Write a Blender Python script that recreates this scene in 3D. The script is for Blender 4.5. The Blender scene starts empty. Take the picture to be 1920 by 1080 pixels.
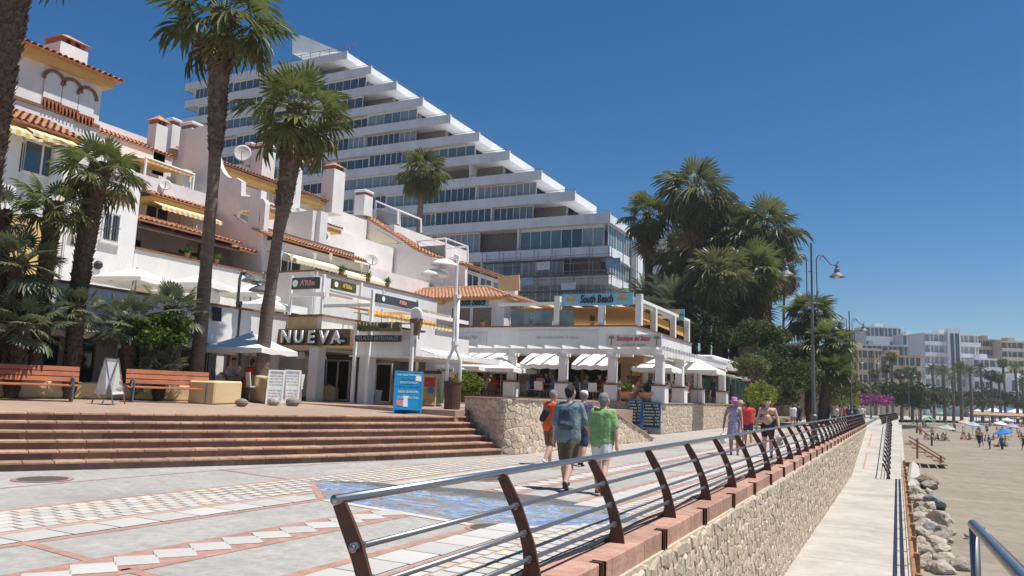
import bpy, bmesh, math, random
from mathutils import Vector, Matrix
random.seed(7)
scene = bpy.context.scene
COL = scene.collection
R = math.radians
# ------------------------------------------------------------------ camera
# World frame: x = towards the sea, y = along the promenade, z = up (metres); promenade at z = 0.
F = 1450.0; TH = R(2.1); PT = math.atan(199*math.cos(TH)/F); H = 1.6; YAW = R(26.5)
def _rz(v):
    return (v[0]*math.cos(YAW)-v[1]*math.sin(YAW), v[0]*math.sin(YAW)+v[1]*math.cos(YAW), v[2])
_U0 = (0, -math.sin(PT), math.cos(PT)); _R0 = (1, 0, 0)
FW = _rz((0, math.cos(PT), math.sin(PT)))
RC = _rz(tuple(math.cos(TH)*a+math.sin(TH)*b for a, b in zip(_R0, _U0)))
UC = _rz(tuple(-math.sin(TH)*a+math.cos(TH)*b for a, b in zip(_R0, _U0)))
cam_data = bpy.data.cameras.new('camera'); cam = bpy.data.objects.new('camera', cam_data)
COL.objects.link(cam); scene.camera = cam
cam_data.sensor_width = 36; cam_data.lens = 36*F/1920; cam_data.clip_end = 5000; cam_data.clip_start = 0.1
cam.matrix_world = Matrix(((RC[0], UC[0], -FW[0], 0), (RC[1], UC[1], -FW[1], 0), (RC[2], UC[2], -FW[2], H), (0, 0, 0, 1)))
# ------------------------------------------------------------------ light
SUN_EL = R(68); SUN_AZ = R(14)      # angle from +x towards +y
sd = Vector((math.cos(SUN_EL)*math.cos(SUN_AZ), math.cos(SUN_EL)*math.sin(SUN_AZ), math.sin(SUN_EL)))
world = bpy.data.worlds.new('World'); scene.world = world; world.use_nodes = True
wn = world.node_tree.nodes; wl = world.node_tree.links; wn.clear()
sky = wn.new('ShaderNodeTexSky'); sky.sky_type = 'NISHITA'; sky.sun_disc = False
sky.sun_elevation = SUN_EL; sky.sun_rotation = math.pi/2 - SUN_AZ
sky.air_density = 1.0; sky.dust_density = 0.0; sky.ozone_density = 6.0; sky.altitude = 0
bgn = wn.new('ShaderNodeBackground'); bgn.inputs[1].default_value = 0.071
hsn = wn.new('ShaderNodeHueSaturation'); hsn.inputs['Saturation'].default_value = 1.28
wo = wn.new('ShaderNodeOutputWorld'); wl.new(sky.outputs[0], hsn.inputs['Color']); wl.new(hsn.outputs[0], bgn.inputs[0]); wl.new(bgn.outputs[0], wo.inputs[0])
sun_d = bpy.data.lights.new('sun', 'SUN'); sun_d.energy = 4.8; sun_d.angle = R(0.53); sun_d.color = (1, 0.955, 0.89)
sun = bpy.data.objects.new('sun', sun_d); COL.objects.link(sun)
sun.rotation_euler = (-sd).to_track_quat('-Z', 'Y').to_euler(); sun.location = (30, 20, 60)
vs = scene.view_settings; vs.view_transform = 'Standard'; vs.look = 'None'; vs.exposure = 0.4; vs.gamma = 1; vs.use_curve_mapping = False
# ------------------------------------------------------------------ pixel helpers (1920x1080 photograph -> point on a real plane)
def ray(px, py):
    a = (px-960)/F; b = (540-py)/F
    return [FW[i]+RC[i]*a+UC[i]*b for i in range(3)]
def _at(d, t): return Vector((d[0]*t, d[1]*t, H+d[2]*t))
def on_x(px, py, x): d = ray(px, py); return _at(d, x/d[0])
def on_y(px, py, y): d = ray(px, py); return _at(d, y/d[1])
def on_z(px, py, z=0): d = ray(px, py); return _at(d, (z-H)/d[2])
def on_d(px, py, D): return _at(ray(px, py), D)
def depth(p): return p[0]*FW[0]+p[1]*FW[1]+(p[2]-H)*FW[2]
def mpp(p): return depth(p)/F           # metres per photo pixel at p
# ------------------------------------------------------------------ materials
MATS = {}
def mat(name, col, rough=0.7, metal=0.0, var=0.12, scale=6.0, bump=0.0, bscale=None, rnd=0.0, col2=None, spec=None, trans=0.0, ior=1.45, alpha=1.0, dirt=0.0, stretch=None):
    m = bpy.data.materials.new(name); MATS[name] = m; m.use_nodes = True
    nt = m.node_tree; N = nt.nodes; L = nt.links; b = N['Principled BSDF']
    b.inputs['Roughness'].default_value = rough; b.inputs['Metallic'].default_value = metal
    if spec is not None: b.inputs['Specular IOR Level'].default_value = spec
    b.inputs['Transmission Weight'].default_value = trans; b.inputs['IOR'].default_value = ior
    b.inputs['Alpha'].default_value = alpha
    tc = N.new('ShaderNodeTexCoord'); vec = tc.outputs['Object']
    if stretch:
        mp = N.new('ShaderNodeMapping'); mp.inputs['Scale'].default_value = stretch; L.new(vec, mp.inputs[0]); vec = mp.outputs[0]
    c1 = tuple(c*(1-var) for c in col)+(1,); c2 = (tuple(col2) if col2 else tuple(min(1, c*(1+var)) for c in col))+(1,)
    nz = N.new('ShaderNodeTexNoise'); nz.inputs['Scale'].default_value = scale; nz.inputs['Detail'].default_value = 6; nz.inputs['Roughness'].default_value = 0.65
    L.new(vec, nz.inputs['Vector'])
    rmp = N.new('ShaderNodeValToRGB'); rmp.color_ramp.elements[0].position = 0.3; rmp.color_ramp.elements[1].position = 0.7
    rmp.color_ramp.elements[0].color = c1; rmp.color_ramp.elements[1].color = c2
    L.new(nz.outputs['Fac'], rmp.inputs[0]); out = rmp.outputs[0]
    if dirt:
        n2 = N.new('ShaderNodeTexNoise'); n2.inputs['Scale'].default_value = 0.45; n2.inputs['Detail'].default_value = 8; n2.inputs['Roughness'].default_value = 0.7
        L.new(vec, n2.inputs['Vector'])
        r2 = N.new('ShaderNodeMapRange'); r2.inputs[1].default_value = 0.42; r2.inputs[2].default_value = 0.72; r2.inputs[3].default_value = 1.0; r2.inputs[4].default_value = 1-dirt
        L.new(n2.outputs['Fac'], r2.inputs[0])
        mx = N.new('ShaderNodeMix'); mx.data_type = 'RGBA'; mx.blend_type = 'MULTIPLY'; mx.inputs[0].default_value = 1
        L.new(out, mx.inputs[6]); L.new(r2.outputs[0], mx.inputs[7]); out = mx.outputs[2]
    if rnd:
        oi = N.new('ShaderNodeObjectInfo'); mr = N.new('ShaderNodeMapRange'); mr.inputs[3].default_value = 1-rnd; mr.inputs[4].default_value = 1+rnd
        L.new(oi.outputs['Random'], mr.inputs[0])
        mx = N.new('ShaderNodeMix'); mx.data_type = 'RGBA'; mx.blend_type = 'MULTIPLY'; mx.inputs[0].default_value = 1
        L.new(out, mx.inputs[6]); L.new(mr.outputs[0], mx.inputs[7]); out = mx.outputs[2]
    L.new(out, b.inputs['Base Color'])
    if bump:
        nb = N.new('ShaderNodeTexNoise'); nb.inputs['Scale'].default_value = bscale or scale*4; nb.inputs['Detail'].default_value = 5
        L.new(vec, nb.inputs['Vector']); bp = N.new('ShaderNodeBump'); bp.inputs['Strength'].default_value = bump; bp.inputs['Distance'].default_value = 0.03
        L.new(nb.outputs['Fac'], bp.inputs['Height']); L.new(bp.outputs[0], b.inputs['Normal'])
    return m
def vcol_mat(name, rough=0.8, bump=0.0, bscale=30, var=0.15):     # per-piece colour from a face colour attribute, with fine noise
    m = mat(name, (1, 1, 1), rough, var=var, scale=9, bump=bump, bscale=bscale); nt = m.node_tree; N = nt.nodes; L = nt.links; b = N['Principled BSDF']
    src = b.inputs['Base Color'].links[0].from_socket
    at = N.new('ShaderNodeAttribute'); at.attribute_name = 'col'
    mx = N.new('ShaderNodeMix'); mx.data_type = 'RGBA'; mx.blend_type = 'MULTIPLY'; mx.inputs[0].default_value = 1
    L.new(src, mx.inputs[6]); L.new(at.outputs['Color'], mx.inputs[7]); L.new(mx.outputs[2], b.inputs['Base Color'])
    return m
M = MATS
mat('plaster', (0.74, 0.725, 0.70), 0.85, var=0.06, scale=1.2, bump=0.3, bscale=14, dirt=0.2, stretch=(1, 1, .45))
mat('plaster_pink', (0.76, 0.705, 0.67), 0.88, var=0.06, scale=1.6, bump=0.35, bscale=10, dirt=0.18)
mat('ochre', (0.62, 0.42, 0.18), 0.85, var=0.08, scale=2, dirt=0.1)
mat('soffit', (0.62, 0.40, 0.13), 0.8, var=0.1, scale=5)
mat('sandy', (0.66, 0.49, 0.27), 0.88, var=0.07, scale=2, bump=0.3, bscale=12, dirt=0.2)
mat('hotel_white', (0.80, 0.81, 0.82), 0.7, var=0.05, scale=0.5, dirt=0.2, stretch=(1.6, 1, .35))
mat('tile', (0.50, 0.215, 0.115), 0.8, var=0.35, scale=5, col2=(0.66, 0.36, 0.22), bump=0.3)
mat('coping_brown', (0.22, 0.11, 0.065), 0.7, var=0.25, scale=8)
mat('brick_dark', (0.30, 0.12, 0.065), 0.75, var=0.3, scale=8)
mat('concrete', (0.40, 0.38, 0.345), 0.85, var=0.2, scale=7.0, bump=0.45, bscale=60, dirt=0.34)
mat('walkway', (0.46, 0.425, 0.37), 0.85, var=0.10, scale=3.0, bump=0.3, bscale=50, dirt=0.32)
mat('red_stone', (0.40, 0.235, 0.185), 0.8, var=0.25, scale=7, bump=0.2, dirt=0.25)
mat('coping_stone', (0.43, 0.225, 0.16), 0.75, var=0.28, scale=5, rnd=0.14, bump=0.3, bscale=18, col2=(0.50, 0.30, 0.22))
mat('tile_white', (0.53, 0.51, 0.47), 0.55, var=0.06, scale=4, rnd=0.10, dirt=0.15)
mat('tile_cream', (0.58, 0.50, 0.40), 0.6, var=0.1, scale=5, rnd=0.16, dirt=0.15)
mat('mortar', (0.42, 0.31, 0.245), 0.9, var=0.15, scale=8)
mat('terrace_tile', (0.37, 0.265, 0.195), 0.75, var=0.12, scale=3, dirt=0.2)
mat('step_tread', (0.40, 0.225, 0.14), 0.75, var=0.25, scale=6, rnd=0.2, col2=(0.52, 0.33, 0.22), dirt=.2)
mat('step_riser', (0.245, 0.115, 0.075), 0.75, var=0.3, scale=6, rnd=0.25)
mat('sand', (0.225, 0.185, 0.135), 0.95, var=0.1, scale=.9, bump=1.0, bscale=3.2, col2=(0.345, 0.29, 0.22), dirt=0.3, stretch=(.45, 1, 1))
mat('earth', (0.20, 0.15, 0.10), 0.95, var=0.3, scale=1)
mat('wall_mortar', (0.50, 0.425, 0.325), 0.95, var=0.2, scale=6, bump=0.5)
mat('stone', (0.52, 0.43, 0.315), 0.9, var=0.2, scale=7, rnd=0.26, bump=0.6, bscale=22, col2=(0.60, 0.50, 0.385))
vcol_mat('stone_mix', 0.9, bump=0.6, bscale=24, var=0.22)
mat('rock', (0.36, 0.295, 0.225), 0.9, var=0.35, scale=2.5, rnd=0.28, bump=1.0, bscale=5, col2=(0.47, 0.41, 0.34))
mat('rock_grey', (0.20, 0.21, 0.225), 0.85, var=0.3, scale=2.5, bump=0.9, bscale=7)
mat('brown_steel', (0.105, 0.048, 0.03), 0.5, 0.2, var=0.2, scale=9, spec=0.4)
mat('steel', (0.36, 0.37, 0.39), 0.36, 1.0, var=0.08, scale=3)
mat('steel_dull', (0.30, 0.30, 0.31), 0.42, 1.0, var=0.1, scale=4)
mat('grey_paint', (0.14, 0.145, 0.15), 0.5, 0.3, var=0.15, scale=6)
mat('white_paint', (0.78, 0.77, 0.74), 0.5, var=0.05, scale=4)
mat('black', (0.02, 0.02, 0.022), 0.6, var=0.2)
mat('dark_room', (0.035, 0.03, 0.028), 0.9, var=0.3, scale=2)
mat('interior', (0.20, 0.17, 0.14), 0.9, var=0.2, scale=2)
mat('wood', (0.30, 0.155, 0.075), 0.7, var=0.25, scale=4, stretch=(1, 1, 6), rnd=0.15)
mat('bench_wood', (0.40, 0.135, 0.06), 0.6, var=0.2, scale=3, rnd=0.12)
mat('dark_wood', (0.10, 0.05, 0.03), 0.7, var=0.3, scale=5)
mat('canvas', (0.80, 0.775, 0.71), 0.9, var=0.04, scale=1.5, dirt=0.08)
mat('canvas_cream', (0.76, 0.66, 0.46), 0.9, var=0.06, scale=2)
mat('canvas_orange', (0.62, 0.32, 0.07), 0.9, var=0.12, scale=3)
mat('canvas_blue', (0.42, 0.56, 0.72), 0.9, var=0.05, scale=2)
mat('manhole', (0.13, 0.115, 0.105), 0.6, 0.4, var=0.3, scale=25, bump=0.8, bscale=60)
# glass that reflects the sky
def glass_mat(name, col, rough=0.06, spec=0.9):
    return mat(name, col, rough, 0.0, var=0.25, scale=0.6, spec=spec)
glass_mat('glass_dark', (0.022, 0.032, 0.042)); glass_mat('glass_blue', (0.045, 0.08, 0.105)); glass_mat('glass_teal', (0.11, 0.18, 0.20))
glass_mat('glass_curtain', (0.25, 0.30, 0.31), 0.12)
# ------------------------------------------------------------------ scene-graph helpers
ORG = {}
def tag(o, label=None, cat=None, group=None, kind=None):
    if label: o['label'] = label
    if cat: o['category'] = cat
    if group: o['group'] = group
    if kind: o['kind'] = kind
    return o
def thing(name, label, cat, loc=(0, 0, 0), group=None, rz=0, kind=None):
    o = bpy.data.objects.new(name, None); COL.objects.link(o); o.empty_display_size = 0.2
    o.location = loc; o.rotation_euler = (0, 0, rz); ORG[o] = Vector(loc) if rz == 0 else Vector((0, 0, 0))
    return tag(o, label, cat, group, kind)
def dup(root, loc=None, rz=None, sc=None, label=None, group=None, parent=None, top=True):
    c = root.copy(); COL.objects.link(c)
    if top:
        if loc is not None: c.location = loc
        if rz is not None: c.rotation_euler = (0, 0, rz)
        if sc is not None: c.scale = sc if hasattr(sc, '__len__') else (sc, sc, sc)
        if label: c['label'] = label
        if group: c['group'] = group
    else:
        c.parent = parent
    for ch in root.children: dup(ch, parent=c, top=False)
    return c
def obj_from(name, me, parent=None, loc=(0, 0, 0)):
    o = bpy.data.objects.new(name, me); COL.objects.link(o); o.location = loc
    if parent is not None: o.parent = parent; ORG[o] = ORG.get(parent, Vector((0, 0, 0)))
    return o
class MB:
    def __init__(s): s.v = []; s.f = []; s.m = []; s.c = None; s.cm = 0
    def add(s, vs, fs):
        b = len(s.v); s.v += [tuple(v) for v in vs]; s.f += [tuple(b+i for i in f) for f in fs]; s.m += [s.cm]*len(fs)
        if s.c is not None: s.c[1].extend([s.c[0]]*len(fs))
        return s
    def box(s, x0, x1, y0, y1, z0, z1):
        v = [(x0, y0, z0), (x1, y0, z0), (x1, y1, z0), (x0, y1, z0), (x0, y0, z1), (x1, y0, z1), (x1, y1, z1), (x0, y1, z1)]
        return s.add(v, [(3, 2, 1, 0), (4, 5, 6, 7), (0, 1, 5, 4), (1, 2, 6, 5), (2, 3, 7, 6), (3, 0, 4, 7)])
    def obox(s, c, ax, ay, az):           # centre and three half-axes
        c = Vector(c); ax = Vector(ax); ay = Vector(ay); az = Vector(az)
        v = [c+ax*i+ay*j+az*k for k in (-1, 1) for (i, j) in ((-1, -1), (1, -1), (1, 1), (-1, 1))]
        return s.add(v, [(3, 2, 1, 0), (4, 5, 6, 7), (0, 1, 5, 4), (1, 2, 6, 5), (2, 3, 7, 6), (3, 0, 4, 7)])
    def bar(s, a, b, w, h, up=(0, 0, 1)):
        a = Vector(a); b = Vector(b); d = (b-a); L = d.length; d.normalize(); side = d.cross(Vector(up))
        if side.length < 1e-4: side = d.cross(Vector((1, 0, 0)))
        side.normalize(); u = side.cross(d)
        return s.obox((a+b)/2, d*L/2, side*w/2, u*h/2)
    def prism(s, pts, vec):
        n = len(pts); vec = Vector(vec); p = [Vector(q) for q in pts]
        return s.add(p+[q+vec for q in p], [tuple(range(n-1, -1, -1)), tuple(range(n, 2*n))]+[(i, (i+1) % n, n+(i+1) % n, n+i) for i in range(n)])
    def tube(s, pts, r, n=8, cap=True):
        pts = [Vector(p) for p in pts]; k = len(pts); rs = r if hasattr(r, '__len__') else [r]*k; vs = []; ref = None
        for i, p in enumerate(pts):
            d = (pts[min(i+1, k-1)]-pts[max(i-1, 0)]).normalized()
            if ref is None: ref = Vector((0, 0, 1)) if abs(d.z) < 0.9 else Vector((1, 0, 0))
            a = d.cross(ref).normalized(); b = a.cross(d).normalized(); ref = b if abs(d.dot(b)) < 0.9 else ref
            for j in range(n):
                t = 2*math.pi*j/n; vs.append(p+(a*math.cos(t)+b*math.sin(t))*rs[i])
        fs = [(i*n+j, i*n+(j+1) % n, (i+1)*n+(j+1) % n, (i+1)*n+j) for i in range(k-1) for j in range(n)]
        if cap: fs += [tuple(range(n-1, -1, -1)), tuple((k-1)*n+j for j in range(n))]
        return s.add(vs, fs)
    def cyl(s, c, r, z0, z1, n=16, r2=None):
        return s.tube([(c[0], c[1], z0), (c[0], c[1], z1)], [r, r if r2 is None else r2], n)
    def lathe(s, prof, c=(0, 0, 0), n=16, sx=1, sy=1):
        k = len(prof); vs = [(c[0]+r*math.cos(2*math.pi*j/n)*sx, c[1]+r*math.sin(2*math.pi*j/n)*sy, c[2]+z) for r, z in prof for j in range(n)]
        fs = [(i*n+j, i*n+(j+1) % n, (i+1)*n+(j+1) % n, (i+1)*n+j) for i in range(k-1) for j in range(n)]
        fs += [tuple(range(n-1, -1, -1)), tuple((k-1)*n+j for j in range(n))]
        return s.add(vs, fs)
    def ball(s, c, r, n=10, m=6, sc=(1, 1, 1)):
        return s.lathe([(max(0.02, math.sin(math.pi*i/m))*r*sc[0], -math.cos(math.pi*i/m)*r*sc[2]) for i in range(m+1)], c, n, 1, sc[1]/sc[0])
    def build(s, name, mats, parent=None, smooth=False, bevel=0.0, org=None, recalc=True, seg=1):
        if org is None: org = ORG.get(parent, Vector((0, 0, 0))) if parent is not None else Vector((0, 0, 0))
        org = Vector(org); me = bpy.data.meshes.new(name)
        me.from_pydata([(v[0]-org[0], v[1]-org[1], v[2]-org[2]) for v in s.v], [], s.f)
        ml = mats if isinstance(mats, (list, tuple)) else [mats]
        for m in ml: me.materials.append(MATS[m] if isinstance(m, str) else m)
        if len(ml) > 1: me.polygons.foreach_set('material_index', s.m)
        if s.c is not None:
            at = me.attributes.new('col', 'FLOAT_COLOR', 'FACE'); fl = []
            for q in s.c[1]: fl += [q[0], q[1], q[2], 1]
            at.data.foreach_set('color', fl)
        if recalc or bevel:
            bm = bmesh.new(); bm.from_mesh(me)
            if recalc: bmesh.ops.recalc_face_normals(bm, faces=bm.faces)
            if bevel: bmesh.ops.bevel(bm, geom=[e for e in bm.edges if e.is_manifold and e.calc_face_angle(0) > 0.5], offset=bevel, segments=seg, affect='EDGES')
            bm.to_mesh(me); bm.free()
        if smooth: me.polygons.foreach_set('use_smooth', [True]*len(me.polygons))
        me.update()
        o = obj_from(name, me, parent)
        if parent is None: o.location = org
        return o
def struct(name, mb, m, **k):
    o = mb.build(name, m, **k); o['kind'] = 'structure'; return o
# ------------------------------------------------------------------ stones: Voronoi cells on a wall plane
def vor_cells(w, h, size, rng, ax=1.0):
    nx = max(1, int(round(w/size/ax))); nz = max(1, int(round(h/size))); sx = w/nx; sz = h/nz
    S = {(i, j): ((i+0.5+rng.uniform(-.42, .42)+(0.5 if j % 2 else 0))*sx, (j+0.5+rng.uniform(-.38, .38))*sz) for i in range(-2, nx+2) for j in range(-2, nz+2)}
    out = []
    for i in range(-1, nx+1):
        for j in range(nz):
            p = S[(i, j)]; poly = [(p[0]-2*sx, p[1]-2*sz), (p[0]+2*sx, p[1]-2*sz), (p[0]+2*sx, p[1]+2*sz), (p[0]-2*sx, p[1]+2*sz)]
            cl = [((p[0]+S[q][0])/2, (p[1]+S[q][1])/2, S[q][0]-p[0], S[q][1]-p[1]) for q in ((i+a, j+b) for a in (-2, -1, 0, 1, 2) for b in (-2, -1, 0, 1, 2) if (a or b)) if q in S]
            cl += [(0, 0, -1, 0), (w, 0, 1, 0), (0, 0, 0, -1), (0, h, 0, 1)]
            for mx, mz, nx_, nz_ in cl:
                new = []
                for a in range(len(poly)):
                    A = poly[a]; B = poly[(a+1) % len(poly)]
                    da = (A[0]-mx)*nx_+(A[1]-mz)*nz_; db = (B[0]-mx)*nx_+(B[1]-mz)*nz_
                    if da <= 0: new.append(A)
                    if (da < 0 < db) or (db < 0 < da):
                        t = da/(da-db); new.append((A[0]+(B[0]-A[0])*t, A[1]+(B[1]-A[1])*t))
                poly = new
                if len(poly) < 3: break
            if len(poly) >= 3:
                q = [poly[0]]
                for a in poly[1:]:
                    if (a[0]-q[-1][0])**2+(a[1]-q[-1][1])**2 > 1e-4: q.append(a)
                if len(q) >= 3: out.append(q)
    return out
STONE_COLS = [(0.52, 0.42, 0.30), (0.58, 0.49, 0.37), (0.47, 0.38, 0.27), (0.62, 0.54, 0.42), (0.50, 0.36, 0.25), (0.44, 0.37, 0.30), (0.60, 0.47, 0.32), (0.55, 0.40, 0.30), (0.42, 0.35, 0.27)]
def stone_wall(parent, fmap, w, h, size, seed, limit=300, joint=0.012, key=None, ax=1.0, proud=0.05, hfun=None, bright=1.0):
    """fmap(s, t, d) -> point; stones proud of the bed by about d"""
    rng = random.Random(seed); cells = []
    for poly in vor_cells(w, h, size, rng, ax):
        cx = sum(p[0] for p in poly)/len(poly); cz = sum(p[1] for p in poly)/len(poly)
        if hfun and cz > hfun(cx)-size*0.3: continue
        cells.append((cx, cz, poly))
    cells.sort(key=key or (lambda c: c[0]))
    rest = MB(); rest.c = [None, []]
    for k, (cx, cz, poly) in enumerate(cells):
        r = max(math.hypot(p[0]-cx, p[1]-cz) for p in poly); d = proud*rng.uniform(.55, 1.25)
        def ring(f, dd): return [fmap(cx+(p[0]-cx)*f, cz+(p[1]-cz)*f, dd+rng.uniform(-.1, .1)*d*(dd > 0)) for p in poly]
        f0 = max(.5, 1-joint/r); n = len(poly)
        vs_ = ring(f0, -0.02)+ring(f0*.97, d*.55)+ring(f0*.74, d)
        fs_ = [(i, (i+1) % n, n+(i+1) % n, n+i) for i in range(n)]+[(n+i, n+(i+1) % n, 2*n+(i+1) % n, 2*n+i) for i in range(n)]+[tuple(2*n+i for i in range(n))]
        c = rng.choice(STONE_COLS); c = tuple(.45*q+.55*w for q, w in zip(c, (.58, .485, .365))); b_ = rng.uniform(.84, 1.14)*bright; c = tuple(q*b_ for q in c)
        if k < limit:
            mb = MB(); mb.c = [c, []]; mb.add(vs_, fs_); mb.build('stone', 'stone_mix', parent)
        else:
            rest.c[0] = c; rest.add(vs_, fs_)
    if rest.v: o = rest.build('stones', 'stone_mix', parent); o['kind'] = 'stuff'

# trodden sand: shallow pits on top of the fine grain
_nt = MATS['sand'].node_tree; _b = _nt.nodes['Principled BSDF']; _old = _b.inputs['Normal'].links[0].from_node
_tc = [n for n in _nt.nodes if n.type == 'TEX_COORD'][0]; _vo = _nt.nodes.new('ShaderNodeTexVoronoi'); _vo.feature = 'SMOOTH_F1'; _vo.inputs['Scale'].default_value = 1.9; _nt.links.new(_tc.outputs['Object'], _vo.inputs['Vector'])
_bp = _nt.nodes.new('ShaderNodeBump'); _bp.inputs['Strength'].default_value = .8; _bp.inputs['Distance'].default_value = .16; _nt.links.new(_vo.outputs['Distance'], _bp.inputs['Height']); _nt.links.new(_old.outputs[0], _bp.inputs['Normal']); _nt.links.new(_bp.outputs[0], _b.inputs['Normal'])
# ================================================================== SETTING: ground, promenade, steps, walkway, beach
def sheet(x0, x1, y0, y1, z, nx=1, ny=1, zf=None):
    mb = MB(); vs_ = []; fs_ = []
    for j in range(ny+1):
        for i in range(nx+1):
            x = x0+(x1-x0)*i/nx; y = y0+(y1-y0)*j/ny; vs_.append((x, y, z+(zf(x, y) if zf else 0)))
    for j in range(ny):
        for i in range(nx):
            a = j*(nx+1)+i; fs_.append((a, a+1, a+nx+2, a+nx+1))
    return mb.add(vs_, fs_)
struct('ground', sheet(-3000, 3000, -300, 4000, -4.0), 'earth', recalc=False)
struct('inland_ground', sheet(-500, -9.0, -60, 900, -0.06), 'earth', recalc=False)
promenade = struct('promenade', MB().box(-30, -2.98, -25, 175, -0.5, 0.0), 'concrete')
ORG[promenade] = Vector((0, 0, 0))
def sx(xp, y): return xp+0.036*min(y, 26)          # the paving bands drift slowly towards the railing
def strip(name, m, xa, xb, y0, y1, z, n=24):
    mb = MB(); vs_ = []; fs_ = []
    for j in range(n+1):
        y = y0+(y1-y0)*j/n; vs_ += [(sx(xa, y), y, z), (sx(xb, y), y, z)]
    fs_ = [(2*j, 2*j+1, 2*j+3, 2*j+2) for j in range(n)]
    return mb.add(vs_, fs_).build(name, m, promenade, recalc=False)
YM0, YM1 = 9.15, 11.4
strip('red_border', 'red_stone', -9.86, -9.74, -2, 90, .004); strip('mortar_bed', 'mortar', -9.74, -8.36, -2, 90, .004)
strip('red_border', 'red_stone', -8.36, -8.30, -2, 90, .0042); strip('red_border', 'red_stone', -7.82, -7.70, -2, 90, .004)
strip('red_band', 'red_stone', -6.66, -5.96, -2, 90, .004)
strip('red_border', 'red_stone', -4.92, -4.78, -2, 90, .004); strip('red_border', 'red_stone', -4.28, -4.16, -2, 90, .004)
strip('mortar_bed', 'mortar', -4.16, -3.94, -2, 90, .004)
MB().add([(sx(-3.94, -2), -2, .004), (-2.99, -2, .004), (-2.99, 60, .004), (sx(-3.94, 60), 60, .004), (sx(-3.94, 26), 26, .004)], [(0, 1, 2, 3, 4)]).build('mortar_bed', 'mortar', promenade, recalc=False)
def flat_strip(name, m, pts, w, z):
    mb = MB()
    for a, b in zip(pts, pts[1:]):
        a = Vector((a[0], a[1], z)); b = Vector((b[0], b[1], z)); d = (b-a).normalized(); n = Vector((-d.y, d.x, 0))*w/2
        mb.add([a-n, b-n, b+n, a+n], [(0, 1, 2, 3)])
    return mb.build(name, m, promenade, recalc=False)
for a, b in (((-7.75, 4.93), (-5.9, 4.70)), ((-5.95, 4.72), (-4.7, 4.6)), ((-11.4, 10.9), (-9.3, 10.6)), ((-7.7, 16.2), (-6.2, 16.4)), ((-5.6, 17.5), (-4.2, 17.7)), ((-7.4, 26), (-5.6, 26.2))):
    flat_strip('red_joint', 'red_stone', [a, b], .11, .0045)
flat_strip('red_joint', 'red_stone', [(-11.55, 4), (-11.5, 8.6), (-11.33, 10.9), (-10.6, 14.2), (-9.75, 17.6)], .05, .0045)
# mural outline on the ground (kept free of tiles)
MUR = [(-9.05, 10.72), (-8.3, 9.85), (-7.38, 9.12), (-6.6, 8.92), (-5.84, 8.84), (-5.2, 8.66), (-4.6, 8.6), (-4.0, 8.95), (-3.5, 9.45), (-3.02, 10.15), (-3.5, 10.75), (-4.24, 11.25), (-5.19, 11.62), (-6.42, 11.58), (-7.3, 11.42), (-8.15, 11.2)]
def in_poly(x, y, P):
    c = False
    for i in range(len(P)):
        a = P[i]; b = P[i-1]
        if (a[1] > y) != (b[1] > y) and x < (b[0]-a[0])*(y-a[1])/(b[1]-a[1])+a[0]: c = not c
    return c
mm = mat('mural_mosaic', (0.1, 0.25, 0.55), 0.6)
nt = mm.node_tree; N = nt.nodes; L = nt.links
for n_ in list(N):
    if n_.type not in ('BSDF_PRINCIPLED', 'OUTPUT_MATERIAL'): N.remove(n_)
tc = N.new('ShaderNodeTexCoord'); wv = N.new('ShaderNodeTexNoise'); wv.inputs['Scale'].default_value = 0.75; wv.inputs['Detail'].default_value = 2.5; wv.inputs['Distortion'].default_value = 2.6
mp = N.new('ShaderNodeMapping'); mp.inputs['Rotation'].default_value = (0, 0, R(35)); mp.inputs['Scale'].default_value = (1, 2.4, 1); mp.inputs['Location'].default_value = (1.3, .4, 0)
L.new(tc.outputs['Object'], mp.inputs[0]); L.new(mp.outputs[0], wv.inputs['Vector'])
cr = N.new('ShaderNodeValToRGB'); els = cr.color_ramp.elements
for p_, c_ in ((0.0, (0.05, 0.16, 0.45)), (0.34, (0.09, 0.24, 0.60)), (0.41, (0.20, 0.40, 0.72)), (0.445, (0.62, 0.66, 0.72)), (0.47, (0.16, 0.36, 0.66)), (0.52, (0.14, 0.30, 0.58)), (0.545, (0.42, 0.31, 0.17)), (0.62, (0.46, 0.38, 0.26)), (0.68, (0.17, 0.18, 0.19))):
    e = els.new(p_) if p_ not in (0.0,) else els[0]; e.position = p_; e.color = c_+(1,)
L.new(wv.outputs['Fac'], cr.inputs[0])
# the inland rim of the mosaic is charcoal stone chips
sp = N.new('ShaderNodeSeparateXYZ'); L.new(tc.outputs['Object'], sp.inputs[0])
n3 = N.new('ShaderNodeTexNoise'); n3.inputs['Scale'].default_value = 3; n3.inputs['Detail'].default_value = 4; L.new(tc.outputs['Object'], n3.inputs['Vector'])
ma = N.new('ShaderNodeMath'); ma.operation = 'MULTIPLY_ADD'; ma.inputs[1].default_value = 0.9; L.new(n3.outputs['Fac'], ma.inputs[0]); L.new(sp.outputs['Y'], ma.inputs[2])
mr = N.new('ShaderNodeMapRange'); mr.inputs[1].default_value = 11.15; mr.inputs[2].default_value = 11.45; L.new(ma.outputs[0], mr.inputs[0])
cells = N.new('ShaderNodeTexVoronoi'); cells.inputs['Scale'].default_value = 26; L.new(tc.outputs['Object'], cells.inputs['Vector'])
ch = N.new('ShaderNodeMix'); ch.data_type = 'RGBA'; ch.inputs[6].default_value = (0.10, 0.11, 0.12, 1); ch.inputs[7].default_value = (0.26, 0.25, 0.23, 1); L.new(cells.outputs['Distance'], ch.inputs[0])
mx = N.new('ShaderNodeMix'); mx.data_type = 'RGBA'; L.new(mr.outputs[0], mx.inputs[0]); L.new(cr.outputs[0], mx.inputs[6]); L.new(ch.outputs[2], mx.inputs[7])
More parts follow.
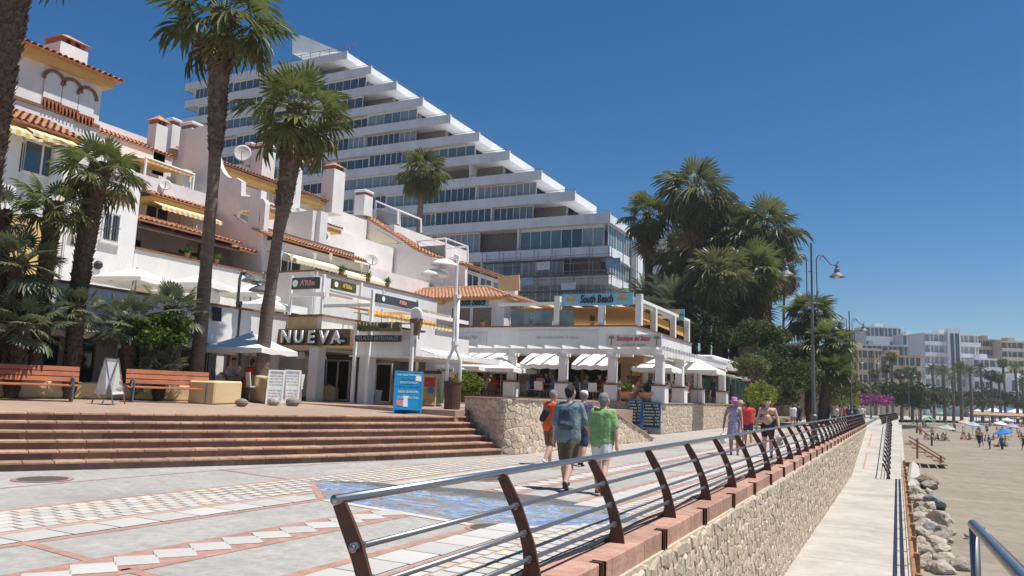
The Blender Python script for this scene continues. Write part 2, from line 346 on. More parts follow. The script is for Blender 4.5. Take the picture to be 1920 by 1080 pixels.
m2 = N.new('ShaderNodeMix'); m2.data_type = 'RGBA'; m2.blend_type = 'OVERLAY'; m2.inputs[0].default_value = 0.35; L.new(mx.outputs[2], m2.inputs[6]); L.new(cells.outputs['Color'], m2.inputs[7])
hs = N.new('ShaderNodeHueSaturation'); hs.inputs['Saturation'].default_value = 0.7; hs.inputs['Value'].default_value = 0.58; L.new(m2.outputs[2], hs.inputs['Color'])
L.new(hs.outputs[0], N['Principled BSDF'].inputs['Base Color'])
MB().add([(x, y, .0065) for x, y in MUR], [tuple(range(len(MUR)))]).build('mosaic_mural', 'mural_mosaic', promenade, recalc=False)
flat_strip('red_border', 'red_stone', [(-9.15, 10.78), (-7.4, 9.02)], .10, .007)
flat_strip('sand_border', 'tile_cream', [(-7.38, 9.05), (-5.84, 8.77), (-4.6, 8.53), (-4.0, 8.9), (-3.45, 9.4)], .14, .0068)
# paving tiles: one shared mesh per kind, each tile an object of its own
def tile_mesh(name, w, l, h, m):
    mb = MB().box(-w/2, w/2, -l/2, l/2, 0, h); o = mb.build('tmp', m, bevel=.003); me = o.data; me.name = name; bpy.data.objects.remove(o); return me
T_small = [tile_mesh('paving_small_white', .168, .195, .009, 'tile_white'), tile_mesh('paving_small_cream', .168, .195, .0085, 'tile_cream')]
T_row = tile_mesh('paving_row_white', .44, .50, .009, 'tile_white')
T_dia = tile_mesh('paving_diamond_white', .36, .36, .0095, 'tile_white')
rng = random.Random(3)
spots = []
for k in range(-2, 64):
    y = 4.17+.405*k; spots.append((sx(-6.31, y), y, T_dia, 0.62, 1))
y = 2.0
while y < 60:
    spots += [(sx(-8.06, y), y, T_row, 0.0, 1), (sx(-4.53, y-.2), y-.2, T_row, 0.0, 1)]; y += .525
for band, (xa, rows) in enumerate(((-9.62, 6), (-4.05, 6))):
    for r_ in range(rows):
        k = 0; y = 1.5+(r_ % 2)*.118
        while y < 42:
            x = sx(xa+.212*r_, y); w_ = rng.random() < .62
            if x < -3.08: spots.append((x, y, T_small[0 if w_ else 1], 0.25, 0))
            y += .236
big = []; small = []
for (x, y, me, a, prio) in spots:
    if in_poly(x, y, MUR) or (8.9 < y < 10.4 and -9.2 < x < -7 and x+9.15 > (10.78-y)*1.02-0.05): continue
    p = Vector((x, y, 0)); d = depth(p)
    if d < 3: continue
    q = (p-Vector((0, 0, H))); u_ = sum(q[i]*RC[i] for i in range(3))/d
    if abs(u_) > .70: continue
    big.append((d/(1.6 if prio else 1), x, y, me, a))
big.sort(key=lambda t: t[0])
for i, (d, x, y, me, a) in enumerate(big):
    if i < 300:
        o = obj_from('paving_tile', me, promenade, (x, y, .0045)); o.rotation_euler = (0, 0, -a*0.0 if me in T_small else (0 if a == 0 else -.62))
    else: small.append((x, y, me, a))
mb = MB(); mb2 = MB()
for x, y, me, a in small:
    w = .084 if me in T_small else (.22 if me is T_row else .18); l = .0975 if me in T_small else (.25 if me is T_row else .18)
    c = math.cos(-.62 if me is T_dia else 0); s_ = math.sin(-.62 if me is T_dia else 0)
    (mb2 if me is T_small[1] else mb).add([(x+i*w*c-j*l*s_, y+i*w*s_+j*l*c, .013) for i, j in ((-1, -1), (1, -1), (1, 1), (-1, 1))], [(0, 1, 2, 3)])
o = mb.build('paving_tiles', 'tile_white', promenade, recalc=False); o['kind'] = 'stuff'
o = mb2.build('paving_tiles', 'tile_cream', promenade, recalc=False); o['kind'] = 'stuff'
for i, (px, py) in enumerate(((80, 899), (905, 898), (928, 991))):
    p = on_z(px, py, 0); mb = MB().cyl((p.x, p.y), .36 if i < 2 else .30, -.02, .012, 28)
    o = mb.build('manhole_cover', 'manhole', org=(p.x, p.y, 0)); MB().lathe([(.43 if i < 2 else .35, .009), (.44 if i < 2 else .36, .009), (.36 if i < 2 else .30, .0092)], (p.x, p.y, 0), 28).build('rim', 'red_stone', o, org=(p.x, p.y, 0))
    tag(o, ('round iron manhole cover near the foot of the brick steps', 'round iron manhole cover on the grey paving behind the mosaic', 'round iron manhole cover at the seaward edge of the blue mosaic')[i], 'manhole', 'manhole covers')
# ---------------------------------------------------------------- curved steps up to the terrace
def step_x(y): return -13.48+.4645*(y-8.11)-.0138*(y-8.11)*(y-13.32)
def step_pt(y, off, z):
    d = .4645-.0138*(2*y-8.11-13.32); n = Vector((-1, d, 0)).normalized(); return Vector((step_x(y), y, 0))+n*off+Vector((0, 0, z))
stairs = tag(bpy.data.objects.new('stairs', None), kind='structure'); COL.objects.link(stairs); ORG[stairs] = Vector((0, 0, 0))
YE = [18.65, 18.72, 18.8, 18.9, 19.0, 19.1]; TR = .345; RI = .155; YS0 = 2.5
core = MB()
for k in range(6):
    off0 = TR*k+.028; z0 = RI*k-.01; z1 = RI*(k+1)-.03; n = 40; ys = [YS0+(YE[k]-YS0)*i/n for i in range(n+1)]
    for a, b in zip(ys, ys[1:]):
        pts = [step_pt(a, off0+.006, z0), step_pt(b, off0+.006, z0), step_pt(b, 2.6, z0), step_pt(a, 2.6, z0)]
        core.prism(pts, (0, 0, z1-z0-.004-.001*k))
core.build('step_core', 'mortar', stairs)
rng = random.Random(11)
RIS = MB(); RIS.c = [None, []]
for k in range(6):
    y = YS0; L_ = .47
    while y < YE[k]-.02:
        d = math.hypot(1, .4645-.0138*(2*y-21.43)); yb = min(y+L_/d*rng.uniform(.96, 1.03), YE[k]); g = .0045
        a = [step_pt(y+g, TR*k-.012, 0), step_pt(yb-g, TR*k-.012, 0), step_pt(yb-g, TR*k+(.40 if k < 5 else .30), 0), step_pt(y+g, TR*k+(.40 if k < 5 else .30), 0)]
        z = RI*(k+1); mb = MB().prism([p+Vector((0, 0, z-.042)) for p in a], (0, 0, .042+rng.uniform(-.002, .002)))
        if y > 6.0: mb.build('tread_tile', 'step_tread', stairs, bevel=.007)
        else: mb.build('tread_tile', 'step_tread', stairs)
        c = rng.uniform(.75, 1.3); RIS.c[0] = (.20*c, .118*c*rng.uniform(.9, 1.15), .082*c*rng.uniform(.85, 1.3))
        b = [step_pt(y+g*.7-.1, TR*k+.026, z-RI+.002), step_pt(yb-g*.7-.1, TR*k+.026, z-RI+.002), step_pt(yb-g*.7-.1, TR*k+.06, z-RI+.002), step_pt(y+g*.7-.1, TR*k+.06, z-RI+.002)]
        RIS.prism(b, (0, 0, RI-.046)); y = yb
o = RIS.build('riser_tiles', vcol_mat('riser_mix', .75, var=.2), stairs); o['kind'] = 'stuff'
# ---------------------------------------------------------------- terrace behind the steps
TOPZ = RI*6
def terr_z(off): return TOPZ+.03*max(0, min(off-2.0, 5.2))
def terr_off(x, y):
    y2 = y
    for _ in range(6):
        d = .4645-.0138*(2*y2-21.43); nx = -1/math.hypot(1, d); ny = d/math.hypot(1, d); off = ((x-step_x(y2))*nx+(y-y2)*ny); y2 = y-off*ny
        y2 = max(-6, min(19.2, y2))
    return off
def on_terr(px, py, lift=0.0):
    z = 1.0
    for _ in range(12):
        p = on_z(px, py, z); z = .5*z+.5*terr_z(terr_off(p.x, p.y))
    p.z = z; return p
mb = MB(); ys = [YS0+(19.4-YS0)*i/30 for i in range(31)]; offs = [1.99, 2.6, 4, 6, 8, 10, 14, 20]
vs_ = [step_pt(y, o_, terr_z(o_)-.004) for y in ys for o_ in offs]; n = len(offs)
mb.add(vs_, [(i*n+j, i*n+j+1, (i+1)*n+j+1, (i+1)*n+j) for i in range(30) for j in range(n-1)])
terrace = struct('terrace', mb, 'terrace_tile', recalc=False)
struct('terrace_floor', MB().box(-60, -11.05, 18.9, 36, -.04, 1.085), 'terrace_tile')
struct('terrace_ground', MB().box(-60, -19.5, -20, 18.9, -.04, 1.08), 'terrace_tile')
# floor joints of the terrace: long thin lines of darker grout, near part only
# ---------------------------------------------------------------- stone flank wall beside the steps
fw = thing('stone_wall', 'rough pale stone retaining wall beside the steps, behind the walking couple', 'wall', (-10, 24, 0))
cor = [(-11.3, 19.9), (-10.4, 19.25), (-9.75, 18.85), (-9.42, 18.72), (-9.2, 18.95), (-9.05, 19.6), (-8.95, 21.5), (-8.8, 24), (-8.62, 27), (-8.45, 29.6)]
acc = [0]
for a, b in zip(cor, cor[1:]): acc.append(acc[-1]+math.hypot(b[0]-a[0], b[1]-a[1]))
def cpt(s):
    s = max(0, min(acc[-1]-1e-6, s))
    for i in range(len(cor)-1):
        if s <= acc[i+1]:
            t = (s-acc[i])/(acc[i+1]-acc[i]); a = cor[i]; b = cor[i+1]; d = Vector((b[0]-a[0], b[1]-a[1], 0)).normalized()
            return Vector((a[0]+(b[0]-a[0])*t, a[1]+(b[1]-a[1])*t, 0)), Vector((d.y, -d.x, 0))
def wtop(s):
    p, _ = cpt(s); return 1.46 if p.y < 24.2 else max(.12, 1.46-(p.y-24.2)*.255)
def fm(s, t, d):
    p, n_ = cpt(s); return p+n_*d+Vector((0, 0, t))
mb = MB(); ss = [acc[-1]*i/50 for i in range(51)]
for a, b in zip(ss, ss[1:]):
    pa, na = cpt(a); pb, nb = cpt(b); mb.add([pa+Vector((0, 0, -.1)), pb+Vector((0, 0, -.1)), pb+Vector((0, 0, wtop(b)-.02)), pa+Vector((0, 0, wtop(a)-.02)), pa-na*.4+Vector((0, 0, -.1)), pb-nb*.4+Vector((0, 0, -.1)), pb-nb*.4+Vector((0, 0, wtop(b)-.02)), pa-na*.4+Vector((0, 0, wtop(a)-.02))], [(0, 1, 2, 3), (3, 2, 6, 7), (5, 4, 7, 6), (0, 3, 7, 4), (1, 5, 6, 2)])
mb.build('bed', 'wall_mortar', fw)
stone_wall(fw, fm, acc[-1], 1.46, .185, 5, limit=296, joint=.003, hfun=wtop, proud=.028, bright=1.1)
k = 0; s_ = 0.0
while s_ < acc[-1]-.1:
    e_ = min(acc[-1], s_+.5); pa, na = cpt(s_+.006); pb, nb = cpt(e_-.006); za = wtop(s_); zb = wtop(e_)
    q = [pa+na*.07+Vector((0, 0, za-.02)), pb+nb*.07+Vector((0, 0, zb-.02)), pb-nb*.45+Vector((0, 0, zb-.02)), pa-na*.45+Vector((0, 0, za-.02))]
    MB().prism(q, (0, 0, .05)).build('coping_tile', 'terrace_tile', fw, bevel=.008); s_ = e_
# sloping path down behind the flank wall to the promenade
mb = MB().prism([(-11.4, 23.5, 1.05), (-9.3, 23.5, 1.05), (-8.9, 31.5, .02), (-11.4, 31.5, .02)], (0, 0, -.3)); struct('sloping_path', mb, 'terrace_tile')
# ---------------------------------------------------------------- lower walkway, ramp and the retaining wall under the railing
def wz(y): return -2.45 if y < 51 else min(-.12, -2.45+(y-51)*.078)
mb = MB(); ys = [-12, 10, 30, 51, 60, 70, 80.9, 90, 130]
for a, b in zip(ys, ys[1:]):
    mb.prism([(-2.6, a, wz(a)), (.15, a, wz(a)), (.15, b, wz(b)), (-2.6, b, wz(b))], (0, 0, -1.6))
walkway = struct('walkway', mb, 'walkway'); ORG[walkway] = Vector((0, 0, 0))
def wquad(pts, w, m='red_stone'):
    mb = MB()
    for a, b in zip(pts, pts[1:]+pts[:1]):
        a = Vector((a[0], a[1], wz(a[1])+.006)); b = Vector((b[0], b[1], wz(b[1])+.006)); d = b-a; nn = Vector((-d.y, d.x, 0)).normalized()*w/2
        mb.add([a-nn, b-nn, b+nn, a+nn], [(0, 1, 2, 3)])
    mb.build('inlaid_border', m, walkway, recalc=False)
wquad([(-2.0, 54), (-.7, 54), (-.7, 61.5), (-2.0, 61.5)], .10); wquad([(-2.0, 65), (-.7, 65), (-.7, 74), (-2.0, 74)], .10)
for y in (12, 17.5, 23, 29, 35.5, 43, 51): MB().box(-2.45, .15, y-.012, y+.012, wz(y)-.02, wz(y)+.003).build('joint', 'mortar', walkway)
MB().box(.15, .42, -12, 52, -3.4, -2.40).build('kerb', 'walkway', walkway)
rw = thing('retaining_wall', 'long retaining wall of pale yellow stones with pink coping under the curved railing', 'wall', (-2.7, 30, -2.45))
MB().box(-2.95, -2.56, -12, 84, -2.6, -.20).build('bed', 'wall_mortar', rw)
XW = -2.555
def whf(s): return -.21-max(-2.45, wz(4+s))
def fm2(s, t, d): return Vector((XW+d, 4+s, -.21-t))
stone_wall(rw, fm2, 22, 2.24, .205, 8, limit=296, joint=.006, key=lambda c: abs(c[0]-3.6)*(1 if c[0] > 3.6 else 3), ax=.85, proud=.034)
def fm3(s, t, d): return Vector((XW+d, 26+s, -.21-t))
stone_wall(rw, fm3, 54, 2.24, .26, 9, limit=0, joint=.009, proud=.04)
rng = random.Random(4); y = 3.2
while y < 82:
    L_ = 1.12; MB().box(-2.99, -2.60+rng.uniform(-.006, .006), y+.006, y+L_-.006, -.215, .022+rng.uniform(-.003, .003)).build('coping_block', 'coping_stone', rw, bevel=.012); y += L_
for k in range(34):
    y = 5.1+2.24*k; MB().box(-2.7, -2.555, y-.05, y-.036, -.21, .034).box(-2.7, -2.555, y+.036, y+.05, -.21, .034).box(-2.7, -2.588, y-.05, y+.05, -.21, .0285).build('drain_channel', 'brown_steel', rw)
# ---------------------------------------------------------------- curved railing
OUT = [(-2.72, .02), (-2.735, .12), (-2.76, .22), (-2.80, .36), (-2.86, .50), (-2.93, .66), (-3.0, .78), (-3.08, .90)]
INN = [(-3.17, .87), (-3.09, .72), (-3.0, .56), (-2.94, .42), (-2.90, .28), (-2.885, .15), (-2.90, .08), (-2.95, .04), (-2.98, .02)]
PROF = OUT+INN
RAILP = [(-2.97, .645), (-2.885, .425), (-2.83, .22)]
def post_mesh():
    mb = MB().prism([(x+2.7, -.012, z) for x, z in PROF], (0, .024, 0)); o = mb.build('tmp', 'brown_steel'); me = o.data; bpy.data.objects.remove(o); return me
PM = post_mesh(); o = MB().tube([(0, -.05, 0), (0, .05, 0)], .031, 8).build('tmp', 'steel_dull'); CM = o.data; bpy.data.objects.remove(o)
def railing(name, label, y0, n, pitch, x0, zf, limit=0):
    t = thing(name, label, 'railing', (x0, y0, zf(y0)))
    for k in range(n):
        y = y0+pitch*k; p = obj_from('post', PM, t, (0, y-y0, zf(y)-zf(y0))); 
        if k < limit:
            for x, z in RAILP: obj_from('clamp', CM, p, (x+2.7, 0, z))
    ys = [y0-.06]+[y0+pitch*k for k in range(1, n)]+[y0+pitch*(n-1)+.06]
    pts = [(x0-.425, y, zf(y)+.915) for y in ys]; MB().tube(pts, .031, 12).build('handrail', 'steel', t, smooth=True)
    for x, z in RAILP: MB().tube([(x0+x+2.7, y, zf(y)+z) for y in ys], .021, 8).build('rail', 'steel_dull', t, smooth=True)
    return t
railing('promenade_railing', 'railing of curved brown steel posts and steel tubes along the promenade edge', 3.98, 36, 2.235, -2.7, lambda y: 0.0, 10)
railing('ramp_railing', 'brown curved post railing along the seaward edge of the rising ramp', 50.2, 17, 2.2, -.42, lambda y: wz(y))
rl = railing('far_railing', 'far stretch of the brown curved railing where the promenade bends', 84, 26, 2.2, -1.2, lambda y: 0.0)
rl.rotation_euler = (0, 0, R(-1.5))
for i, (xa, xb) in enumerate(((-3.03, -2.99), (-2.985, -2.95), (-2.96, -3.02))):
    pts = [(xa+(xb-xa)*math.sin(y*.7+i*2)*.5+.02*math.sin(y*2.3+i), y, .035 if abs((y-3.98) % 2.235) > .3 else .05) for y in [3+.5*q for q in range(70)]]
    tag(MB().tube(pts, .009, 5).build('cable', 'black', org=(-3, 3, 0)), ('black cable on the coping, the innermost of three along the railing foot', 'black cable on the coping, the middle one of three along the railing foot', 'black cable on the coping, the wavering one of three along the railing foot')[i], 'cable', 'cables along the railing foot')
# ---------------------------------------------------------------- beach
import mathutils
def sand_z(x, y):
    v = mathutils.noise.noise(Vector((x*.35, y*.2, 0)))*.10+mathutils.noise.noise(Vector((x*1.2, y*.9, 3)))*.045
    return v-.006*max(0, x-10)+(0.012*max(0, y-90))
mb = sheet(.3, 60.3, -10, 110, -3.05, 150, 220, sand_z); struct('beach', mb, 'sand', smooth=True, recalc=False)
mb = sheet(60.3, 700, -10, 420, -3.35, 1, 1); struct('beach_shore', mb, 'sand', recalc=False)
mb = sheet(-2.4, 60.3, 110, 420, -3.05, 20, 60, lambda x, y: -.006*max(0, x-10)+.012*min(y-90, 170)+.05*mathutils.noise.noise(Vector((x*.3, y*.1, 0)))); struct('far_beach', mb, 'sand', recalc=False)
struct('ramp_wall', MB().box(.15, .40, 52, 84, -3.5, -2.3).prism([(.15, 52, -2.32), (.15, 84, -2.32), (.15, 84, .05), (.15, 52, -2.3)], (.2, 0, 0)), 'walkway')
# ================================================================== HOTEL (stepped white slab block)
HY = 90.0; HP = 3.2
def hx(k): return -31.5-4.82*k
def hz(k): return 24.6+HP*k
XL = -110.0
hotel = thing('hotel', 'big white stepped hotel block with long balcony bands rising behind the houses', 'hotel', (-70, 95, 0))
def shared(mb, m, name='m', **k):
    o = mb.build('tmp', m, **k); me = o.data; me.name = name; bpy.data.objects.remove(o); return me
BW = 2.92; OH = 1.9
fr = MB()
for x in (-BW/2, -BW/2+.0+BW/3, BW/2-BW/3, BW/2): fr.box(x-.045, x+.045, -.04, .05, 0, OH)
fr.box(-BW/2, BW/2, -.041, .049, 0, .08).box(-BW/2, BW/2, -.041, .049, OH-.08, OH)
WF = shared(fr, 'hotel_white', 'hotel_window_frame')
fr2 = MB()
for x in (-BW/2, 0, BW/2): fr2.box(x-.045, x+.045, -.04, .05, 0, OH)
fr2.box(-BW/2, BW/2, -.041, .049, OH-.25, OH)
WF2 = shared(fr2, 'hotel_white', 'hotel_window_frame2')
PANES = [shared(MB().box(-BW/2, BW/2, .0, .02, .05, OH-.05), g, 'hotel_pane_'+g) for g in ('glass_dark', 'glass_blue', 'glass_teal', 'glass_curtain')]
rng = random.Random(21)
levels = [(k, hx(k), hz(k)) for k in range(10)]+[(-1, -31.5, 20.4), (-2, -31.6, 16.9), (-3, -31.6, 13.4), (-4, -31.6, 9.9), (-5, -31.6, 6.4)]
PH = 1.28; nwin = 0
for k, xr, zt in levels:
    xb = XL-.3*(k % 2) if k > 3 else XL+8
    yb = HY+11.5
    # slab with parapet: front band, right-hand band, floor slab
    mb = MB().box(xb, xr, HY, HY+.22, zt-PH, zt).box(xr-.22, xr, HY+.22, yb-3.5, zt-PH, zt-.25).box(xb, xr-.22, HY+.22, yb, zt-PH, zt-PH+.3)
    mb.box(xb, xb+.22, HY+.22, yb, zt-PH, zt)
    mb.build('balcony_band', 'hotel_white', hotel)
    zb = zt-HP-.0 if k >= 1 else (20.4 if k == 0 else zt-3.5)
    h = zt-PH-zb
    MB().box(xb+1.0, xr-2.2, HY+2.4, yb-.4, zb-PH+.3, zt-PH).build('core_wall', 'interior' if k > -2 else 'plaster', hotel)
    MB().tube([(xb, HY+.1, zt+.28), (xr-.1, HY+.1, zt+.28)], .03, 5).tube([(xr-.1, HY+.1, zt+.28), (xr-.1, yb, zt+.28)], .03, 5).build('handrail', 'grey_paint', hotel) if k < 9 else None
    x = xr-1.1; first = True
    while x > xb+2 and nwin < 300:
        t = rng.random(); vis = True
        if first and k % 2 == 1:       # open corner terrace
            x -= 5.2; first = False; continue
        first = False
        if t < .13:
            n = rng.choice((1, 2)); MB().box(x-.18, x, HY+.5, HY+2.4, zb, zt-PH).build('fin_wall', 'hotel_white', hotel); x -= BW*n+.2; continue
        run = rng.choice((2, 3, 3, 4)); g = rng.choice((0, 1, 1, 2, 2, 3, 3)) if k >= 1 else rng.choice((3, 3, 2, 1)); fm_ = rng.choice((WF, WF2)); yf = HY+(.35 if rng.random() < .55 else .9)
        for _ in range(run):
            if x-BW < xb+1: break
            w = obj_from('window', fm_, hotel, (x-BW/2+70, yf-95, zb)); w.scale = (1, 1, h/OH)
            obj_from('pane', PANES[g if rng.random() < .8 else rng.randrange(4)], w); nwin += 1; x -= BW
        MB().box(x-.16, x, HY+.3, HY+2.4, zb, zt-PH).build('fin_wall', 'hotel_white', hotel); x -= .18
    # glazed side
    if k <= 0:
        for j in range(3):
            w = obj_from('window', WF, hotel, (xr-.5+70, HY+2.3+j*3.1-95, zb)); w.rotation_euler = (0, 0, R(90)); w.scale = (1, 1, h/OH); obj_from('pane', PANES[2], w)
    else:
        MB().box(xr-2.4, xr-2.2, HY+3.2, yb-.5, zb, zt-PH).build('side_wall', 'hotel_white', hotel)
        MB().box(xr-.7, xr-.4, HY+8.2, yb, zb-PH+.2, zt-PH).build('party_wall', 'hotel_white', hotel)
# corner pillar, roof wedge and roof rails
MB().box(-31.7, -31.0, HY+9.6, HY+12.4, 2, 22.6).build('end_pillar', 'hotel_white', hotel)
zt = hz(9)
MB().prism([on_y(548, 66, HY+4), on_y(566, 66, HY+4), on_y(640, 97, HY+4), on_y(548, 100, HY+4)], (0, 5, 0)).build('roof_wedge', 'hotel_white', hotel)
mb = MB()
for i in range(19):
    x = -109+i*1.9; mb.box(x-.03, x+.03, HY+.15, HY+.21, zt, zt+.95)
mb.tube([(-109.3, HY+.18, zt+.95), (-74.9, HY+.18, zt+.95)], .04, 5).tube([(-109.3, HY+.18, zt+.5), (-74.9, HY+.18, zt+.5)], .025, 5)
o = mb.build('roof_railing', 'grey_paint', hotel); o['kind'] = 'stuff'
MB().tube([(-76.5, 93, zt), (-76.5, 93, zt+2.6)], .05, 5).tube([(-77.6, 93, zt+2.3), (-75.4, 93, zt+2.5)], .04, 5).build('roof_aerial', 'grey_paint', hotel)
# ---------------------------------------------------------------- scaffolding at the foot of the hotel
sc = thing('scaffolding', 'grey tube scaffolding with planks around the lower corner of the white hotel', 'scaffolding', (-38, 88, 6))
sm = [shared(MB().tube([(0, 0, 0), (0, 0, 14)], .05, 6), 'steel_dull', 'scaffold_pole'), shared(MB().tube([(0, 0, 0), (18, 0, 0)], .04, 6), 'steel_dull', 'scaffold_ledger'), shared(MB().box(0, 18, -.55, .55, -.05, .03), 'grey_paint', 'scaffold_deck')]
for i in range(8):
    for dy in (0, 1.2): obj_from('pole', sm[0], sc, (-10.5+2.5*i, dy+.2, 0))
for j in range(7):
    obj_from('ledger', sm[1], sc, (-10.6, .2, 1.0+2*j)); obj_from('ledger', sm[1], sc, (-10.6, .2, 2.0+2*j))
    obj_from('deck', sm[2], sc, (-10.6, .8, .6+2*j))
for j in range(5):
    MB().tube([(-48.5+2.5*(j % 3)*2, 88.1, 7+2*j), (-43.5+2.5*(j % 3)*2, 88.1, 11+2*j)], .045, 5).build('brace', 'steel_dull', sc)
for i in range(4):
    p = obj_from('pole', sm[0], sc, (8.1, 2.5+3*i, 1))
for j in range(6):
    l = obj_from('ledger', sm[1], sc, (8.1, .2, 2+2*j)); l.rotation_euler = (0, 0, R(90)); l.scale = (.6, 1, 1)
banner_m = mat('banner_net', (0.30, 0.42, 0.60), 0.8, var=.35, scale=1.5)
mat('banner_white', (0.62, 0.66, 0.72), 0.8, var=.15, scale=2)
def px_panel(name, m, pts, plane, val, th, parent=None, org=None):
    f = {'x': on_x, 'y': on_y}[plane]; q = [f(a, b, val) for a, b in pts]; v = (-th, 0, 0) if plane == 'x' else (0, th, 0)
    return MB().prism(q, v).build(name, m, parent, org=org)
for i, (a, b, m, lb) in enumerate((((1006, 492, 1030, 507), None, 'banner_white', 'small white banner high on the scaffolding'), ((1136, 485, 1163, 503), None, 'banner_net', 'blue lettered banner at the corner of the scaffolding'), ((1052, 531, 1080, 544), None, 'banner_white', 'white and blue banner low in the middle of the scaffolding'), ((975, 521, 1000, 535), None, 'banner_net', 'blue net banner at the left end of the scaffolding'))):
    p = [(a[0], a[1]), (a[2], a[1]-2), (a[2], a[3]-2), (a[0], a[3])]; o3 = on_y(a[0], a[3], 87.9)
    o = px_panel('banner', m, p, 'y', 87.9, .04, org=o3); tag(o, lb, 'banner', 'banners on the scaffolding')
# ================================================================== FAR TOWN
FH = Vector((FW[0], FW[1], 0)).normalized(); RH = Vector((FH.y, -FH.x, 0))
mat('far_white', (0.66, 0.67, 0.68), .8, var=.06, scale=.2); mat('far_beige', (0.52, 0.43, 0.30), .85, var=.1, scale=.2); mat('far_ochre', (0.58, 0.42, 0.20), .85, var=.1, scale=.2)
mat('far_grey', (0.42, 0.44, 0.46), .8, var=.1, scale=.2); mat('far_brown', (0.36, 0.27, 0.19), .85, var=.15, scale=.2); mat('far_roof', (0.42, 0.24, 0.15), .85)
def block(label, l, r, top, base, D, m, floors, bays, thick=14, balcony=True, glass='glass_blue', extra=None, name='apartment_block', roof=None, turn=0.0):
    pl = on_d(l, base, D); pr = on_d(r, base, D); pt = on_d((l+r)/2, top, D); z0 = -2.0; z1 = pt.z
    c = (pl+pr)/2; w = (pr-pl).length; c.z = z0; t = thing(name, label, 'building', c, 'buildings across the bay')
    rt = (Matrix.Rotation(turn, 3, 'Z') @ RH); fh = (Matrix.Rotation(turn, 3, 'Z') @ FH)
    def P(u, d, z): return c+rt*u+fh*d+Vector((0, 0, z-z0))
    def bx(mb, u0, u1, d0, d1, za, zb): mb.obox(P((u0+u1)/2, (d0+d1)/2, (za+zb)/2), rt*(u1-u0)/2, fh*(d1-d0)/2, Vector((0, 0, (zb-za)/2)))
    mb = MB(); bx(mb, -w/2, w/2, .9, thick, z0, z1-.2); mb.build('wall', m, t)
    fh_ = (z1-max(z0, .5))/floors; win = MB(); bal = MB()
    for f in range(floors):
        zb = z1-fh_*(f+1)
        if balcony: bx(bal, -w/2-.2, w/2+.2, -.4, .92, zb-.1, zb+fh_*.34)
        for b in range(bays):
            u = -w/2+w*(b+.5)/bays; bx(win, u-w/bays*.36, u+w/bays*.36, .84, .98, zb+fh_*.36, z1-fh_*f-.25)
    o = win.build('windows', glass, t); o['kind'] = 'stuff'
    if balcony: o = bal.build('balconies', m, t); o['kind'] = 'stuff'
    for s_ in range(1, bays, 3):
        u = -w/2+w*s_/bays; mb = MB(); bx(mb, u-.15, u+.15, -.35, .92, max(z0, .3), z1-.1); mb.build('fin', m, t)
    mb = MB(); bx(mb, -w/2-.3, w/2+.3, -.45, thick+.3, z1-.2, z1+.5); mb.build('roof', roof or m, t)
    mb = MB(); bx(mb, -w*.15, w*.08, 4, 9, z1+.5, z1+2.6); mb.build('roof_hut', m, t)
    if extra: extra(t, bx, w, z0, z1)
    return t
block('white terraced apartments on the skyline behind the double street lamp', 1570, 1632, 620, 700, 430, 'far_white', 5, 8)
block('tall white stepped apartments at the middle of the far skyline', 1626, 1694, 613, 700, 415, 'far_white', 6, 8)
block('small white block at the right end of the far skyline apartments', 1696, 1730, 628, 700, 405, 'far_white', 5, 5)
block('long pale grey low block below the skyline apartments', 1598, 1736, 648, 720, 370, 'far_grey', 3, 14)
block('ochre apartment block directly behind the first street lamp', 1560, 1600, 652, 745, 240, 'far_ochre', 6, 4, glass='glass_dark')
block('beige block with tall columns left of the far palms', 1600, 1652, 655, 745, 255, 'far_beige', 5, 5, glass='glass_dark', balcony=False)
block('beige arcaded block with orange roof behind the far palms', 1655, 1732, 668, 745, 275, 'far_beige', 4, 7, glass='glass_dark', balcony=False, roof='far_roof')
def strips(t, bx, w, z0, z1):
    mb = MB(); bx(mb, -w*.115, w*.12, -1.6, 1, z0, z1+2.6); mb.build('stair_tower', 'far_white', t)
    for a, b in ((-.07, -.012), (.018, .085)):
        mb = MB(); bx(mb, w*a, w*b, -1.75, -1.58, z0+6, z1+.4); mb.build('glass_strip', 'glass_dark', t)
block('white hotel across the bay with two dark glass strips', 1738, 1842, 626, 750, 330, 'far_white', 7, 11, extra=strips, glass='glass_curtain')
block('low white wing right of the far hotel with glass strips', 1830, 1892, 674, 750, 322, 'far_white', 5, 6)
block('brown beige apartment tower behind the far hotel', 1838, 1888, 637, 750, 372, 'far_brown', 8, 6, glass='glass_dark')
block('beige brown apartments at the right edge of the photo', 1884, 1945, 641, 755, 365, 'far_beige', 8, 6, glass='glass_dark')
block('low white block at the right edge under the brown apartments', 1900, 1950, 712, 755, 300, 'far_white', 2, 5)
block('dark glazed modern house behind the palm grove', 1196, 1300, 462, 620, 118, 'far_grey', 6, 6, glass='glass_blue', thick=10)
# ground of the far town and beach promenade beyond the sand
mb = MB(); a = on_z(1560, 790, -1.2); mb.add([(-40, 150, -.9), (-2.4, 150, -.9), (-2.4, 200, -1.0), (60, 300, -1.0), (400, 420, -1.0), (400, 900, -1), (-40, 900, -1)], [tuple(range(7))]); struct('town_ground', mb, 'walkway', recalc=False)
